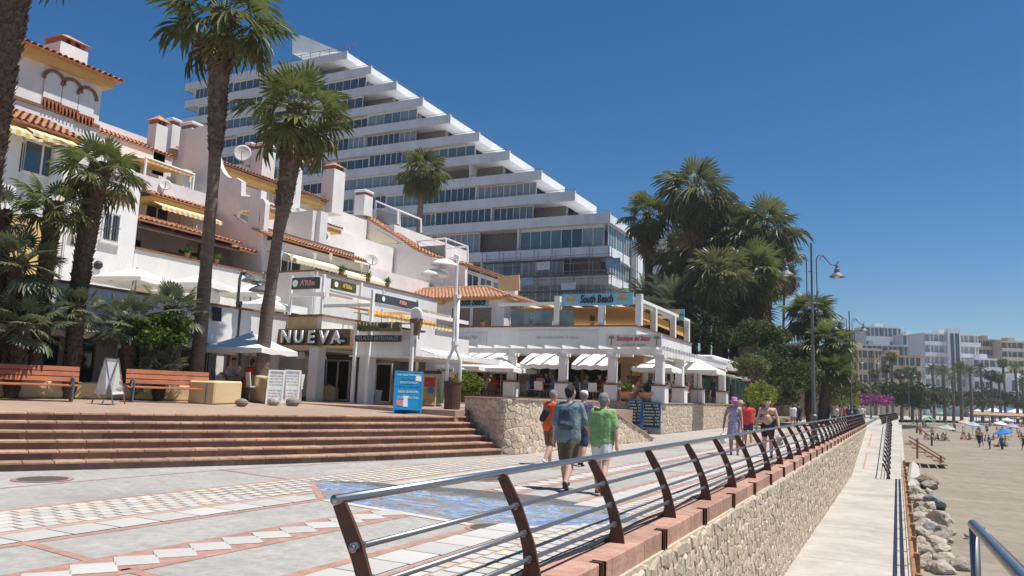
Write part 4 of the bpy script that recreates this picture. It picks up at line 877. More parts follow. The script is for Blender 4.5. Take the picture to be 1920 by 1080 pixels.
def parasol(loc, size, rim, top, label, m='canvas', group='white parasols', rz=0.0, val=.18, seg=8, base=True, round_=False):
    t = thing('parasol', label, 'parasol', (0, 0, 0), group); s = size/2; mb = MB(); ring = []
    n = 16 if not round_ else 16
    for i in range(n):
        a = 2*math.pi*i/n; 
        if round_: p = (math.cos(a)*s, math.sin(a)*s)
        else: k = max(abs(math.cos(a)), abs(math.sin(a))); p = (math.cos(a)/k*s, math.sin(a)/k*s)
        ring.append(p)
    vs_ = []; lv = [(1, rim), (.66, rim+(top-rim)*.30), (.33, rim+(top-rim)*.66), (.06, top)]
    for f, z in lv:
        for i, p in enumerate(ring): vs_.append((p[0]*f, p[1]*f, z-(.0 if i % 2 == 0 else .03*(1-abs(2*f-1)))-(0.05 if (i % 4 == 0 and f == 1 and not round_) else 0)*0))
    fs_ = [(k*n+i, k*n+(i+1) % n, (k+1)*n+(i+1) % n, (k+1)*n+i) for k in range(3) for i in range(n)]+[tuple(3*n+i for i in range(n))]
    mb.add(vs_, fs_); cn = mb.build('canopy', m, t, recalc=False)
    if val:
        v = MB(); v.add([(p[0], p[1], rim) for p in ring]+[(p[0]*1.003, p[1]*1.003, rim-val*(1 if i % 2 else .8)) for i, p in enumerate(ring)], [(i, (i+1) % n, n+(i+1) % n, n+i) for i in range(n)]); v.build('valance', m, cn, recalc=False)
    MB().cyl((0, 0), .03, 0, top+.06, 8).build('pole', 'steel_dull', t)
    for i in range(0, n, n//8): MB().tube([(ring[i][0]*.98, ring[i][1]*.98, rim+.0), (0, 0, top-.12)], .012, 4).build('rib', 'dark_wood', t)
    if base: MB().box(-.3, .3, -.3, .3, 0, .08).build('base', 'grey_paint', t)
    t.location = loc; t.rotation_euler = (0, 0, rz); return t
# ---------------------------------------------------------------- shop podium left (terrace above, shops below)
S_ = thing('shop_terrace', 'white shop block with an upper terrace of parasols behind the planted palms', 'building', (-23, 15, 1.08))
bx(S_, 'slab', 'plaster', -27, -20.2, -4, 21.75, 2.9, 3.25); bx(S_, 'slab', 'plaster', -27, -18.6, 21.76, 27.4, 2.9, 3.25)
bx(S_, 'parapet', 'plaster', -20.2, -20, -4, 21.75, 2.88, 4.12); bx(S_, 'parapet_coping', 'coping_brown', -20.28, -19.93, -4, 21.68, 4.12, 4.19)
bx(S_, 'parapet', 'sandy', -20.0, -18.62, 21.76, 21.95, 3.28, 4.12); bx(S_, 'parapet_coping', 'coping_brown', -20.28, -18.35, 21.69, 22.0, 4.122, 4.192)
bx(S_, 'parapet', 'plaster', -18.62, -18.42, 21.76, 28.5, 2.88, 4.12); bx(S_, 'parapet_coping', 'coping_brown', -18.7, -18.35, 22.0, 28.5, 4.12, 4.19)
bx(S_, 'back_wall', 'plaster', -27, -22.4, -4, 27.4, 1.08, 2.9)
for i in range(8):
    y = 1+i*2.6; win_x(S_, -22.36, y, y+1.9, 1.1, 2.8, 'glass_dark', 2, name='shop_window', fm_='coping_brown' if i % 2 else 'white_paint')
    bx(S_, 'pillar', 'plaster', -20.5, -20.15, y+2.1, y+2.42, 1.08, 2.9)
for i, (a, b) in enumerate(((-3, 5), (6, 12), (12.5, 17))): awning(S_, -20.15, a, b, 2.95, .75, .15, 'canvas_cream', .15)
MB().prism([on_x(a, b, -19.9) for a, b in ((398, 575), (413, 577), (413, 603), (398, 601))], (.06, 0, 0)).build('menu_board', 'black', S_)
# NUEVA front (faces the camera)
NV = thing('cafe_front', 'open cafe front with brown fascia and white pillars under the big letters', 'building', (-18, 22, 1.08))
fa = MB().box(-20.6, -16.75, 21.3, 21.5, 3.06, 3.62).build('fascia', 'sign_brown', NV)
for i, ch in enumerate('NUEVA'):
    p = on_y(537+i*23.6, 631.5+i*.4, 21.25)
    lt = text(ch, .62, 'text_white', (p.x, 21.22, p.z-.01), '-y', NV, .03, .012, name='letter'); text(ch, .62, 'text_dark', (p.x+.02, 21.27, p.z-.025), '-y', NV, .02, .06, name='letter_shadow')
bx(NV, 'name_plate', 'text_dark', -17.38, -16.8, 21.2, 21.28, 3.1, 3.3); text('Nueva', .15, 'text_white', (-17.09, 21.19, 3.2), '-y', NV, .004)
bx(NV, 'canopy_slab', 'canvas_cream', -20.6, -16.75, 21.5, 24.5, 2.98, 3.06)
for px_ in (585, 681):
    p = on_y(px_, 748, 21.4); o = bx(NV, 'pillar', 'plaster', p.x-.2, p.x+.2, 21.32, 21.72, 1.08, 3.0)
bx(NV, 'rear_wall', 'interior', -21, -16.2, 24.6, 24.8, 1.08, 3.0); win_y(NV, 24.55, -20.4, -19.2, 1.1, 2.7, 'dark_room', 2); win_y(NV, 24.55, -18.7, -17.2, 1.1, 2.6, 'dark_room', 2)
for px_ in (566, 603):
    p = on_y(px_, 665, 22.2); la = thing('pendant_lamp', 'white conical pendant lamp under the cafe canopy, the '+('left' if px_ == 566 else 'right')+' one of two', 'lamp', (p.x, 22.2, p.z), 'pendant lamps of the cafe')
    MB().lathe([(.05, .13), (.10, .10), (.19, -.08), (.21, -.16), (.20, -.16)], p, 14).build('shade', 'white_paint', la); MB().tube([p+V((0, 0, .1)), (p.x, 22.2, 3.0)], .01, 5).build('cord', 'black', la)
# ice-cream stall: white frame, lettering, counters
IC = thing('ice_cream_stall', 'white framed ice cream stall with a dark sign board behind the blue menu board', 'stall', (-15.5, 21.6, 1.08))
for px_ in (663, 689, 770):
    p = on_y(px_, 700, 21.2); bx(IC, 'post', 'white_paint', p.x-.05, p.x+.05, 21.15, 21.25, 1.08, on_y(px_, 606, 21.2).z)
a = on_y(663, 606, 21.2); b = on_y(770, 604, 21.2); bx(IC, 'top_rail', 'white_paint', a.x, b.x, 21.16, 21.24, a.z-.06, a.z); bx(IC, 'lintel', 'plaster', a.x, b.x+.2, 21.3, 21.6, 2.72, 3.28)
bx(IC, 'canopy', 'canvas', a.x-.1, b.x+.1, 21.2, 24.4, 2.66, 2.72); awning(IC, b.x-.1, 21.6, 24.4, 3.0, .8, .2, 'canvas', .12)
p0 = on_y(669, 629, 21.1); p1 = on_y(752, 641, 21.1); bx(IC, 'sign_board', 'text_dark', p0.x, p1.x, 21.02, 21.12, p1.z, p0.z); text('HELADOS ARTESANALES', .19, 'text_grey', ((p0.x+p1.x)/2, 21.01, (p0.z+p1.z)/2), '-y', IC, .008, maxw=(p1.x-p0.x)*.92)
p0 = on_y(675, 606, 21.1); p1 = on_y(752, 620, 21.1); bx(IC, 'planted_letters_board', 'moss_letters', p0.x, p1.x, 21.06, 21.14, p1.z-.02, p0.z+.02)
for i, ch in enumerate('MINIGOLF'): text(ch, .34, 'moss_letters', (p0.x+(p1.x-p0.x)*(i+.5)/8, 21.03, (p0.z+p1.z)/2), '-y', IC, .05, .02, name='letter')
for i in range(4): bx(IC, 'counter_panel', 'plaster', -16.1+i*.5, -15.63+i*.5, 23.2, 23.4, 1.08, 2.2)
bx(IC, 'rear_wall', 'plaster', -16.4, -14.9, 25.6, 25.8, 1.08, 2.9); bx(IC, 'shelf', 'sign_brown', -16, -14.9, 24.4, 25.4, 2.15, 2.35); win_y(IC, 25.55, -15.9, -15.1, 1.5, 2.5, 'glass_curtain', 3)
# figure sign of an ice cream cone at the right end of the frame
c = on_y(779, 603, 21.2); CS = thing('cone_sign', 'flat white cut out sign shaped like an ice cream cone on the stall frame', 'sign', (c.x, 21.2, c.z-.5))
MB().prism([(c.x+.19*math.cos(t), 21.18, c.z+.22+.2*math.sin(t)) for t in [math.pi*2*i/14 for i in range(14)]], (0, .12, 0)).build('scoop', 'text_white', CS); MB().prism([(c.x-.2, 21.16, c.z+.1), (c.x+.24, 21.16, c.z+.1), (c.x+.12, 21.16, c.z-.45), (c.x-.12, 21.16, c.z-.45)], (0, .14, 0)).build('cone', 'sign_brown', CS)
MB().tube([(c.x+.21*math.cos(t), 21.2, c.z+.22+.22*math.sin(t)) for t in [math.pi*(-.35+1.1*i/10) for i in range(11)]], .05, 6).build('rim', 'white_paint', CS)
# ---------------------------------------------------------------- upper grill terrace with dark sign boards
GR = thing('grill_terrace', 'white steel terrace frame with awnings above the cafe letters', 'pergola', (-18.5, 25, 3.25))
for (x, y) in ((-21.2, 23.1), (-19.6, 23.1), (-19.5, 25.3), (-17.1, 22.9), (-17.1, 25.9), (-17.1, 29)): bx(GR, 'post', 'white_paint', x-.05, x+.05, y-.05, y+.05, 3.25 if x < -18 else 2.9, 5.9 if x < -18 else 5.2)
bx(GR, 'beam', 'white_paint', -21.2, -19.5, 23.06, 23.14, 5.05, 5.2); bx(GR, 'beam', 'white_paint', -19.54, -19.46, 23.14, 30, 5.05, 5.2); bx(GR, 'beam', 'white_paint', -17.14, -17.06, 22.9, 30, 4.6, 4.75); bx(GR, 'cross_beam', 'white_paint', -19.45, -17.15, 23.0, 23.08, 4.6, 4.72); bx(GR, 'cross_beam', 'white_paint', -19.45, -17.15, 25.8, 25.88, 4.6, 4.72)
for a in range(4): MB().bar((-19.5, 23.4+a*1.7, 5.3), (-17.1, 23.4+a*1.7, 4.8), .06, .08).build('rafter', 'white_paint', GR)
awning(GR, -19.4, 23.6, 28.5, 4.75, 1.6, .2, 'stripe_orange', .22); awning(GR, -18.8, 24, 29, 4.5, 1.6, .15, 'stripe_yellow', .2)
bx(GR, 'rear_wall', 'plaster', -24.4, -24.2, 22, 34, 3.25, 5.2); win_x(GR, -24.15, 24, 27, 3.3, 4.9, 'glass_dark', 3)
bx(GR, 'deck', 'plaster', -19.4, -16.95, 25.9, 33, 2.95, 3.2); bx(GR, 'low_wall', 'plaster', -17.2, -17.0, 26, 30, 3.2, 3.9)
for lb, pl, val, px, m, tm in (('dark grey grill sign board facing the steps, nearest the leaning palm', 'y', 23.0, (548, 521, 597, 541), 'sign_grey', 'text_pink'), ('dark olive grill sign board on the white parapet', 'x', -19.35, (624, 523, 668, 541), 'sign_green', 'text_gold'), ('long slate grey grill sign board above the ice cream stall', 'x', -17.0, (707, 550, 785, 566), 'sign_grey', 'text_pink')):
    o, ctr, w, h = (board_y if pl == 'y' else board_x)('sign_board', lb, 'sign', val, px, m, group='grill sign boards'); fc = '-y' if pl == 'y' else '+x'
    off = V((0, -.02, 0)) if pl == 'y' else V((.02, 0, 0)); ux = V((1, 0, 0)) if pl == 'y' else V((0, 1, 0))
    text("A'Ribs", h*.62, tm, ctr+off+ux*w*.1, fc, o, .006, .01, maxw=w*.55)
    d_ = ctr+off-ux*w*.36; mb = MB(); mb.tube([d_, d_+off*.5], h*.3, 14); mb.build('emblem', 'text_white', o)
# ---------------------------------------------------------------- tiled-roof beach bar ("South Beach")
SB = thing('beach_bar', 'pink white single storey bar with hipped tile roof and closed shutters', 'building', (-24, 43, 4.3))
SY = 39.6; X0, X1 = -28.1, -20.2
bx(SB, 'wall', 'plaster_pink', X0, X1, SY, 47.2, 3.9, 7.1); 
tiles(SB, (X0-.5, SY-.45, 7.12), (X1+.5, SY-.45, 7.12), (0, 3.0, 1.0), hip='b'); tiles(SB, (X1+.5, SY-.45, 7.12), (X1+.5, 47.4, 7.12), (-3.0, 0, 1.0), hip='a')
MB().tube([(X1+.5, SY-.45, 7.16), (X1-2.5, SY+2.55, 8.16)], .12, 8).build('hip_tiles', 'tile', SB); MB().tube([(X1-2.5, SY+2.55, 8.16), (X0-.5, SY+2.55, 8.16)], .12, 8).build('ridge_tiles', 'tile', SB)
MB().box(X0-.3, X1+.3, SY-.3, 47.3, 7.0, 7.08).build('eave_board', 'soffit', SB)
p0 = on_y(846, 576, SY); p1 = on_y(924, 618, SY)
for k in range(2): w_ = (p1.x-p0.x)/2; win_y(SB, SY-.03, p0.x+w_*k+.03, p0.x+w_*(k+1)-.03, 4.35, p0.z, 'roller', 1, name='roller_shutter')
p0 = on_y(786, 572, SY); p1 = on_y(816, 615, SY); win_y(SB, SY-.03, p0.x, p1.x, 4.35, p0.z, 'roller', 1, name='roller_shutter', fm_='coping_brown'); bx(SB, 'awning_box', 'soffit', p0.x-.2, p1.x+.6, SY-.35, SY-.02, p0.z+.02, p0.z+.25)
bx(SB, 'corner_pilaster', 'plaster', X1-.5, X1+.04, SY-.05, SY+.5, 3.9, 7.0); 
for a, b in ((40.3, 41.5), (42.4, 44.3), (44.5, 46.6)): win_x(SB, X1+.03, a, b, 4.9, 6.3, 'roller', 1, name='roller_shutter'); 
for y in (41.9, 42.2): bx(SB, 'pilaster', 'plaster', X1, X1+.25, y-.18, y+.1, 3.9, 7.0)
o, ctr, w, h = board_y('sign_board', 'pale blue beach bar name board on the tiled-roof building', 'sign', SY-.08, (860, 559, 914, 574), 'sign_blue', .06); text('South Beach', .62, 'text_dark', ctr+V((-.1, -.03, 0)), '-y', o, .01, .012, shear=.25, maxw=w*.95)
text('CERVEZA', .34, 'text_grey', (X1+.06, 41.0, 6.65), '+x', SB, .01, .01, maxw=1.5); MB().box(X1, X1+.06, 42.5, 46.5, 6.35, 6.85).build('beach_panel', 'sign_blue', SB)
# ---------------------------------------------------------------- restaurant block with upper terrace
RB = thing('restaurant', 'white corner restaurant with roof terrace, pergola columns and stone base by the promenade', 'restaurant', (-12, 40, 0))
BY = 38.4
bx(RB, 'floor', 'terrace_tile', -19.5, -9.9, 35.75, 60, .2, 1.42); bx(RB, 'floor', 'terrace_tile', -30, -19.5, 35.9, 60, 0, 1.3)
bx(RB, 'slab', 'plaster', -30, -12.2, BY+.25, 52, 3.95, 4.3); bx(RB, 'parapet_front', 'plaster', -27, -12.0, BY, BY+.25, 3.9, 5.28); bx(RB, 'coping', 'coping_brown', -27, -11.93, BY-.07, BY+.32, 5.28, 5.36)
bx(RB, 'parapet_side', 'plaster', -12.25, -12.0, BY+.25, 50.8, 3.9, 5.28); bx(RB, 'coping', 'coping_brown', -12.32, -11.93, BY+.32, 50.8, 5.28, 5.358)
bx(RB, 'inner_wall', 'sandy', -26, -12.6, 42.0, 42.3, 1.3, 3.95); bx(RB, 'inner_wall', 'plaster', -13.0, -12.7, 42.3, 58, 1.3, 3.95)
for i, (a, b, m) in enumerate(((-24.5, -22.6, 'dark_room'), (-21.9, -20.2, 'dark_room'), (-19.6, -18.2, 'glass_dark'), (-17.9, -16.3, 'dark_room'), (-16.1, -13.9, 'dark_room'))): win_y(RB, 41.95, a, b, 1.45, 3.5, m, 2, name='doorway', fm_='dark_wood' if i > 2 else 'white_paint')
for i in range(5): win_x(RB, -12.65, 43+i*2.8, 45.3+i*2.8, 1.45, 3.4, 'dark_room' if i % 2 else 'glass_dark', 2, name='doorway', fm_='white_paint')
o, ctr, w, h = board_y('menu_sign', 'lit brown menu panel on the restaurant wall', 'sign', 41.8, (1183, 694, 1202, 724), 'sign_brown', .05); MB().box(ctr.x-w*.4, ctr.x+w*.4, 41.77, 41.8, ctr.z+.12, ctr.z+.4).build('photo_strip', 'text_gold', o)
def column(x, y, z0=1.42):
    t = thing('column', 'white restaurant column on a square pedestal', 'column', (x, y, z0)); bx(t, 'pedestal', 'plaster', x-.33, x+.33, y-.33, y+.33, z0, 2.22, .015); bx(t, 'pedestal_cap', 'coping_brown', x-.38, x+.38, y-.38, y+.38, 2.22, 2.29)
    bx(t, 'shaft', 'plaster', x-.2, x+.2, y-.2, y+.2, 2.29, 3.55, .03); bx(t, 'capital', 'plaster', x-.27, x+.27, y-.27, y+.27, 3.55, 3.7); return t
clist = [(on_y(px_, 745, 36.0).x, 36.0) for px_ in (866, 958, 1055, 1148)]+[(-10.0, 36.05), (-10.1, 40.2), (-10.1, 44.3), (-10.1, 51.2)]
names = ['farthest left, by the hedge', 'second from the hedge, behind the man in orange', 'above the man in the blue shirt', 'left of the two terracotta pots', 'at the stone corner right of the two terracotta pots', 'second along the seaward side', 'third along the seaward side', 'last one, beside the green glass screen']
for (x, y), nm in zip(clist, names): c = column(x, y); c['label'] = 'white square restaurant column, the one '+nm; c['group'] = 'restaurant columns'
PG = thing('pergola', 'white beam pergola with joists in front of the restaurant', 'pergola', (-12, 37, 3.7))
bx(PG, 'beam', 'plaster', -24, -9.85, 35.9, 36.1, 3.7, 3.95); bx(PG, 'beam', 'plaster', -10.2, -10.0, 36.1, 52, 3.7, 3.95); bx(PG, 'beam', 'plaster', -24, -12, 38.1, 38.3, 3.7, 3.9)
jm = shared(MB().box(-.05, .05, 0, 2.6, 0, .16), 'plaster', 'joist'); jm2 = shared(MB().box(0, 2.2, -.05, .05, 0, .16), 'plaster', 'joist')
for i in range(15): obj_from('joist', jm, PG, (-23.6+i*.96+12, 35.75-37, 3.96-3.7))
for i in range(28): obj_from('joist', jm2, PG, (-12+12, 36.3+i*.56-37, 3.96-3.7)); 
for xa, xb in ((-21.5, -18.2), (-17.5, -15.2), (-14.6, -12.6)):
    nsg = 10; vs_ = [(xa+(xb-xa)*i/nsg, y_, z_-.07*math.sin(math.pi*i/nsg*3)**2) for y_, z_ in ((38.0, 3.86), (37.2, 3.62), (36.3, 3.2), (36.28, 2.98)) for i in range(nsg+1)]
    MB().add(vs_, [(r_*(nsg+1)+i, r_*(nsg+1)+i+1, (r_+1)*(nsg+1)+i+1, (r_+1)*(nsg+1)+i) for r_ in range(3) for i in range(nsg)]).build('fabric_awning', 'canvas', PG, recalc=False)
o, ctr, w, h = board_y('restaurant_sign', 'pale grey restaurant name board with red lettering and palm pictures', 'sign', 35.6, (1137, 627, 1240, 651), 'sign_pale', .12)
text('Boutique del Bazar', .34, 'text_red', ctr+V((0, -.02, .1)), '-y', o, .006, .004, shear=.2, maxw=w*.62); text('cocina & tapas', .2, 'text_grey', ctr+V((0, -.02, -.2)), '-y', o, .006, maxw=w*.45)
for sx_ in (-1, 1):
    b0 = ctr+V((sx_*w*.41, -.02, -.25)); MB().tube([b0, b0+V((.03, 0, .35))], .02, 5).build('palm_picture_stem', 'coping_brown', o)
    mb = MB()
    for k in range(7): a_ = R(10+27*k); mb.add([b0+V((.03, -.005, .35)), b0+V((.03+.1*math.cos(a_)-.02, -.005, .35+.13*math.sin(a_)+.02)), b0+V((.03+.2*math.cos(a_), -.005, .32+.16*math.sin(a_)))], [(0, 1, 2)])
    q = mb.build('palm_picture_leaves', mat('picture_green%d' % sx_, (.12, .25, .08), .7), o, recalc=False); q['kind'] = 'stuff'
MB().box(-24, -20.6, BY-.04, BY-.003, 4.25, 5.0).build('faded_panel', 'sign_pale', RB); text('La Cabana de Mar', .3, 'text_grey', (-22.3, BY-.05, 4.72), '-y', RB, .004, shear=.3)
MB().box(-18.6, -14.0, BY-.04, BY-.003, 4.3, 5.1).build('faded_panel', 'sign_pale', RB); text('bar restaurante & tapas', .26, 'text_grey', (-16.3, BY-.05, 4.72), '-y', RB, .004, shear=.3)
# stone base wall
BWL = thing('stone_base_wall', 'sunlit ochre rubble wall under the restaurant columns beside the promenade', 'wall', (-9.8, 45, 0))
bx(BWL, 'bed', 'wall_mortar', -10.0, -9.83, 35.66, 55, -.1, 1.42); bx(BWL, 'bed', 'wall_mortar', -19.4, -9.84, 35.64, 35.74, -.1, 1.42)
stone_wall(BWL, lambda s, t, d: V((-9.83+d, 35.6+s, t)), 19.4, 1.42, .17, 31, limit=250, joint=.008, proud=.035); stone_wall(BWL, lambda s, t, d: V((-9.8-s, 35.64-d, t)), 9.5, 1.42, .19, 32, limit=45, joint=.009, proud=.04)
bx(BWL, 'cap', 'terrace_tile', -10.4, -9.76, 35.55, 55, 1.42, 1.47); bx(BWL, 'cap', 'terrace_tile', -19.4, -10.4, 35.55, 36.2, 1.42, 1.468)
# ---------------------------------------------------------------- roof terrace pergola with the big name board
TP = thing('roof_pergola', 'white roof terrace pergola with orange fabric ceiling above the restaurant', 'pergola', (-14, 42, 4.3))
for px_ in (1045, 1128, 1198):
    p = on_y(px_, 600, BY+.15); bx(TP, 'post', 'plaster', p.x-.16, p.x+.16, BY+.02, BY+.34, 5.36, 6.98)
for px_, yb_ in ((1226, 600), (1262, 615), (1288, 620)): p = on_x(px_, yb_, -12.12); bx(TP, 'post', 'plaster', -12.28, -11.96, p.y-.16, p.y+.16, 5.36, 6.7)
bx(TP, 'beam', 'white_paint', -20, -12, BY+.08, BY+.28, 6.5, 6.66); bx(TP, 'beam', 'white_paint', -12.2, -12.0, BY+.3, 50.4, 6.7, 6.86); bx(TP, 'beam', 'white_paint', -20, -12.2, 46, 46.2, 6.5, 6.66)
for i in range(6): bx(TP, 'rafter', 'white_paint', -12.15-i*1.25-.05, -12.15-i*1.25+.05, BY+.28, 46, 6.52, 6.64)
MB().prism([(-19, BY+.5, 6.35), (-12.3, BY+.5, 6.35), (-12.3, 45.9, 6.1), (-19, 45.9, 6.1)], (0, 0, .03)).build('fabric_ceiling', 'canvas_orange', TP); MB().prism([(-12.35, BY+.6, 6.36), (-12.35, 50, 6.3), (-12.3, 50, 5.7), (-12.3, BY+2, 5.9)], (.02, 0, 0)).build('side_fabric', 'canvas_orange', TP)
for i in range(3): bx(TP, 'glass_screen', 'glass_teal', -19.2+i*1.3, -18.0+i*1.3, BY+.1, BY+.13, 5.37, 6.2)
o, ctr, w, h = board_y('name_board', 'long light blue beach bar name board on the roof terrace', 'sign', BY-.15, (1053, 552, 1187, 571), 'sign_blue', .08); text('South Beach', .6, 'text_dark', ctr+V((0, -.03, 0)), '-y', o, .01, .014, shear=.2, maxw=w*.46)
for sx_ in (-1, 1): text('Estrella', .2, 'text_gold', ctr+V((sx_*w*.36, -.03, 0)), '-y', o, .006, .004); MB().tube([ctr+V((sx_*w*.36, -.01, .12)), ctr+V((sx_*w*.36, -.02, .12))], .14, 14).build('emblem', 'text_gold', o)
o, ctr, w, h = board_y('name_board', 'small square blue sign at the seaward end of the roof terrace', 'sign', 47.5, (1252, 580, 1283, 600), 'sign_blue', .08); MB().tube([ctr+V((0, -.02, 0)), ctr+V((0, -.03, 0))], .3, 18).build('emblem', 'text_gold', o); text('South Beach', .2, 'text_dark', ctr+V((0, -.04, -.02)), '-y', o, .004, .004)
# canopy wing and glass box at the seaward end
WG = thing('canopy_wing', 'white flat roofed wing with rounded parapet beyond the restaurant', 'building', (-12, 56, 1.4))
p = on_x(1300, 650, -11); q = on_x(1395, 650, -8.8)
bx(WG, 'roof', 'plaster', -14, -10.6, 50.9, 63, 3.9, 4.6, .1); bx(WG, 'wall', 'plaster', -14, -12.4, 52, 63, 1.3, 3.9); MB().prism([(-12.4, 52, 3.75), (-9.4, 52, 3.2), (-9.4, 61, 3.2), (-12.4, 61, 3.75)], (0, 0, .06)).build('sloping_canopy', 'canvas', WG)
GB = thing('glass_screen_room', 'green glass windbreak room at the seaward corner of the restaurant', 'glass room', (-9.9, 56, 1.3))
for i in range(5): bx(GB, 'pane', 'glass_green', -9.9, -9.87, 53.2+i*1.5, 54.6+i*1.5, .6, 3.15); bx(GB, 'mullion', 'steel_dull', -9.93, -9.84, 54.61+i*1.5, 54.69+i*1.5, .6, 3.15)
bx(GB, 'front_pane', 'glass_green', -11.8, -9.95, 53.1, 53.13, 1.4, 3.15); bx(GB, 'base', 'plaster', -12, -9.8, 53, 61, 0, .6)
# ================================================================== VEGETATION
def leaf_mat(name, col, col2, rnd=.3, trans=.36, rough=.42, spec=.5):
    m = mat(name, col, rough, var=.3, scale=2.5, rnd=rnd, col2=col2, spec=spec); nt = m.node_tree; N = nt.nodes; L = nt.links; b = N['Principled BSDF']
    tr = N.new('ShaderNodeBsdfTranslucent'); L.new(b.inputs['Base Color'].links[0].from_socket, tr.inputs[0]); mx = N.new('ShaderNodeMixShader'); mx.inputs[0].default_value = trans
    out = [n for n in N if n.type == 'OUTPUT_MATERIAL'][0]; L.new(b.outputs[0], mx.inputs[1]); L.new(tr.outputs[0], mx.inputs[2]); L.new(mx.outputs[0], out.inputs[0]); return m
leaf_mat('palm_green', (0.095, 0.135, 0.032), (0.19, 0.22, 0.065)); leaf_mat('palm_olive', (0.105, 0.12, 0.036), (0.20, 0.205, 0.075)); leaf_mat('palm_grey', (0.095, 0.125, 0.06), (0.19, 0.22, 0.115))
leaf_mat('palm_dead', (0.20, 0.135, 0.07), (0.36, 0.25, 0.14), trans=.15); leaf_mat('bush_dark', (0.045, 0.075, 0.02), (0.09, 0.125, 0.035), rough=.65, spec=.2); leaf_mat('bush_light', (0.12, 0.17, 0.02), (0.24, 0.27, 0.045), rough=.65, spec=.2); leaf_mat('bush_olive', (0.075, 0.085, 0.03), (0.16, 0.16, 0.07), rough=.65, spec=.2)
leaf_mat('bougainvillea', (0.22, 0.03, 0.16), (0.34, 0.06, 0.25)); mat('petiole', (0.16, 0.17, 0.05), .6)
mat('trunk_smooth', (0.155, 0.115, 0.09), .9, var=.35, scale=3, bump=.8, bscale=9, col2=(0.23, 0.175, 0.14), stretch=(1, 1, 5)); mat('trunk_shag', (0.085, 0.055, 0.040), .95, var=.4, scale=12, bump=1.0, bscale=30, col2=(0.16, 0.11, 0.08))
def fan_frond(seed, droop=.35, nseg=20, spread=125, pet=.9, rad=1.0, fold=.12, mats=('palm_green', 'petiole')):
    """fan leaf along +x: stalk of length pet, fan of radius rad"""
    rr = random.Random(seed); mb = MB(); pts = [V((pet*t, 0, -.10*droop*t*t*2)) for t in (0, .35, .7, 1)]; mb.cm = 1; mb.tube(pts, [.03, .024, .018, .012], 5, False); mb.cm = 0; c = pts[-1]
    for i in range(nseg):
        a0 = R(-spread+2*spread*i/nseg); a1 = R(-spread+2*spread*(i+1)/nseg); am = (a0+a1)/2; L_ = rad*rr.uniform(.86, 1.05)*(1-.22*abs(am)/R(spread)); dr = droop*rr.uniform(.7, 1.3)
        def P(a, f, up): return c+V((math.cos(a)*L_*f, math.sin(a)*L_*f, up-dr*L_*f*f*(.55+.45*abs(math.sin(a)))))
        wob = rr.uniform(-.04, .04); mid = .47
        base = P(am, .02, 0); l1 = P(a0, mid, 0); r1 = P(a1, mid, 0); m1 = P(am, mid, fold*.5*L_*.35); tip = P(am+wob, 1.0, -.10*dr*L_*rr.uniform(.5, 3)); h = (a1-a0)*.28; l2 = P(am-h, .8, -.02); r2 = P(am+h, .8, -.02)
        mb.add([base, l1, m1, r1, l2, r2, tip], [(0, 1, 2), (0, 2, 3), (1, 4, 2), (2, 5, 3), (2, 4, 6), (2, 6, 5)])
    o = mb.build('tmp', list(mats), recalc=False); me = o.data; me.name = 'fan_frond'; bpy.data.objects.remove(o); return me
def pin_frond(seed, L_=3.2, n=34, droop=.5, mats=('palm_grey', 'petiole'), lw=.05, ll=.55):
    rr = random.Random(seed); mb = MB(); mb.cm = 1
    def Q(t): return V((L_*t*(1-.12*t*t), 0, L_*(.32*t-.32*t*t*(1+droop*1.6))))
    mb.tube([Q(t/6) for t in range(7)], [.04, .034, .028, .022, .016, .011, .006], 4, False); mb.cm = 0
    for i in range(n):
        t = .12+.88*i/n; c = Q(t); l = ll*(.5+.9*math.sin(math.pi*min(.98, t*.85+.12)))
        for s in (-1, 1):
            d = V((.62, s*.78, .12-.5*droop*rr.uniform(.6, 1.4))).normalized(); e = c+d*l*rr.uniform(.85, 1.1)+V((0, 0, -.12*l)); w = V((lw*.7, 0, lw*.6)); m_ = c+(e-c)*.45+V((0, 0, .03*l))
            mb.add([c, m_+w, e, m_-w*.6], [(0, 1, 2), (0, 2, 3)])
    o = mb.build('tmp', list(mats), recalc=False); me = o.data; bpy.data.objects.remove(o); return me
FANS = [fan_frond(s, d, mats=m) for s, d, m in ((1, .30, ('palm_green', 'petiole')), (2, .45, ('palm_green', 'petiole')), (3, .65, ('palm_olive', 'petiole')))]
FANS_O = [fan_frond(s, d, mats=('palm_olive', 'petiole')) for s, d in ((14, .5), (15, .8), (16, 1.1))]
FANG = [fan_frond(s, d, 18, 140, .8, .62, mats=('palm_grey', 'petiole')) for s, d in ((4, .12), (5, .22), (6, .35))]
DEAD = [fan_frond(s, d, 16, 80, .55, .9, mats=('palm_dead', 'palm_dead')) for s, d in ((7, 1.0), (8, 1.4))]
PINS = [pin_frond(s, droop=d) for s, d in ((9, .3), (10, .6))]; PING = [pin_frond(s, droop=d, mats=('palm_olive', 'petiole')) for s, d in ((12, .4), (13, .7))]
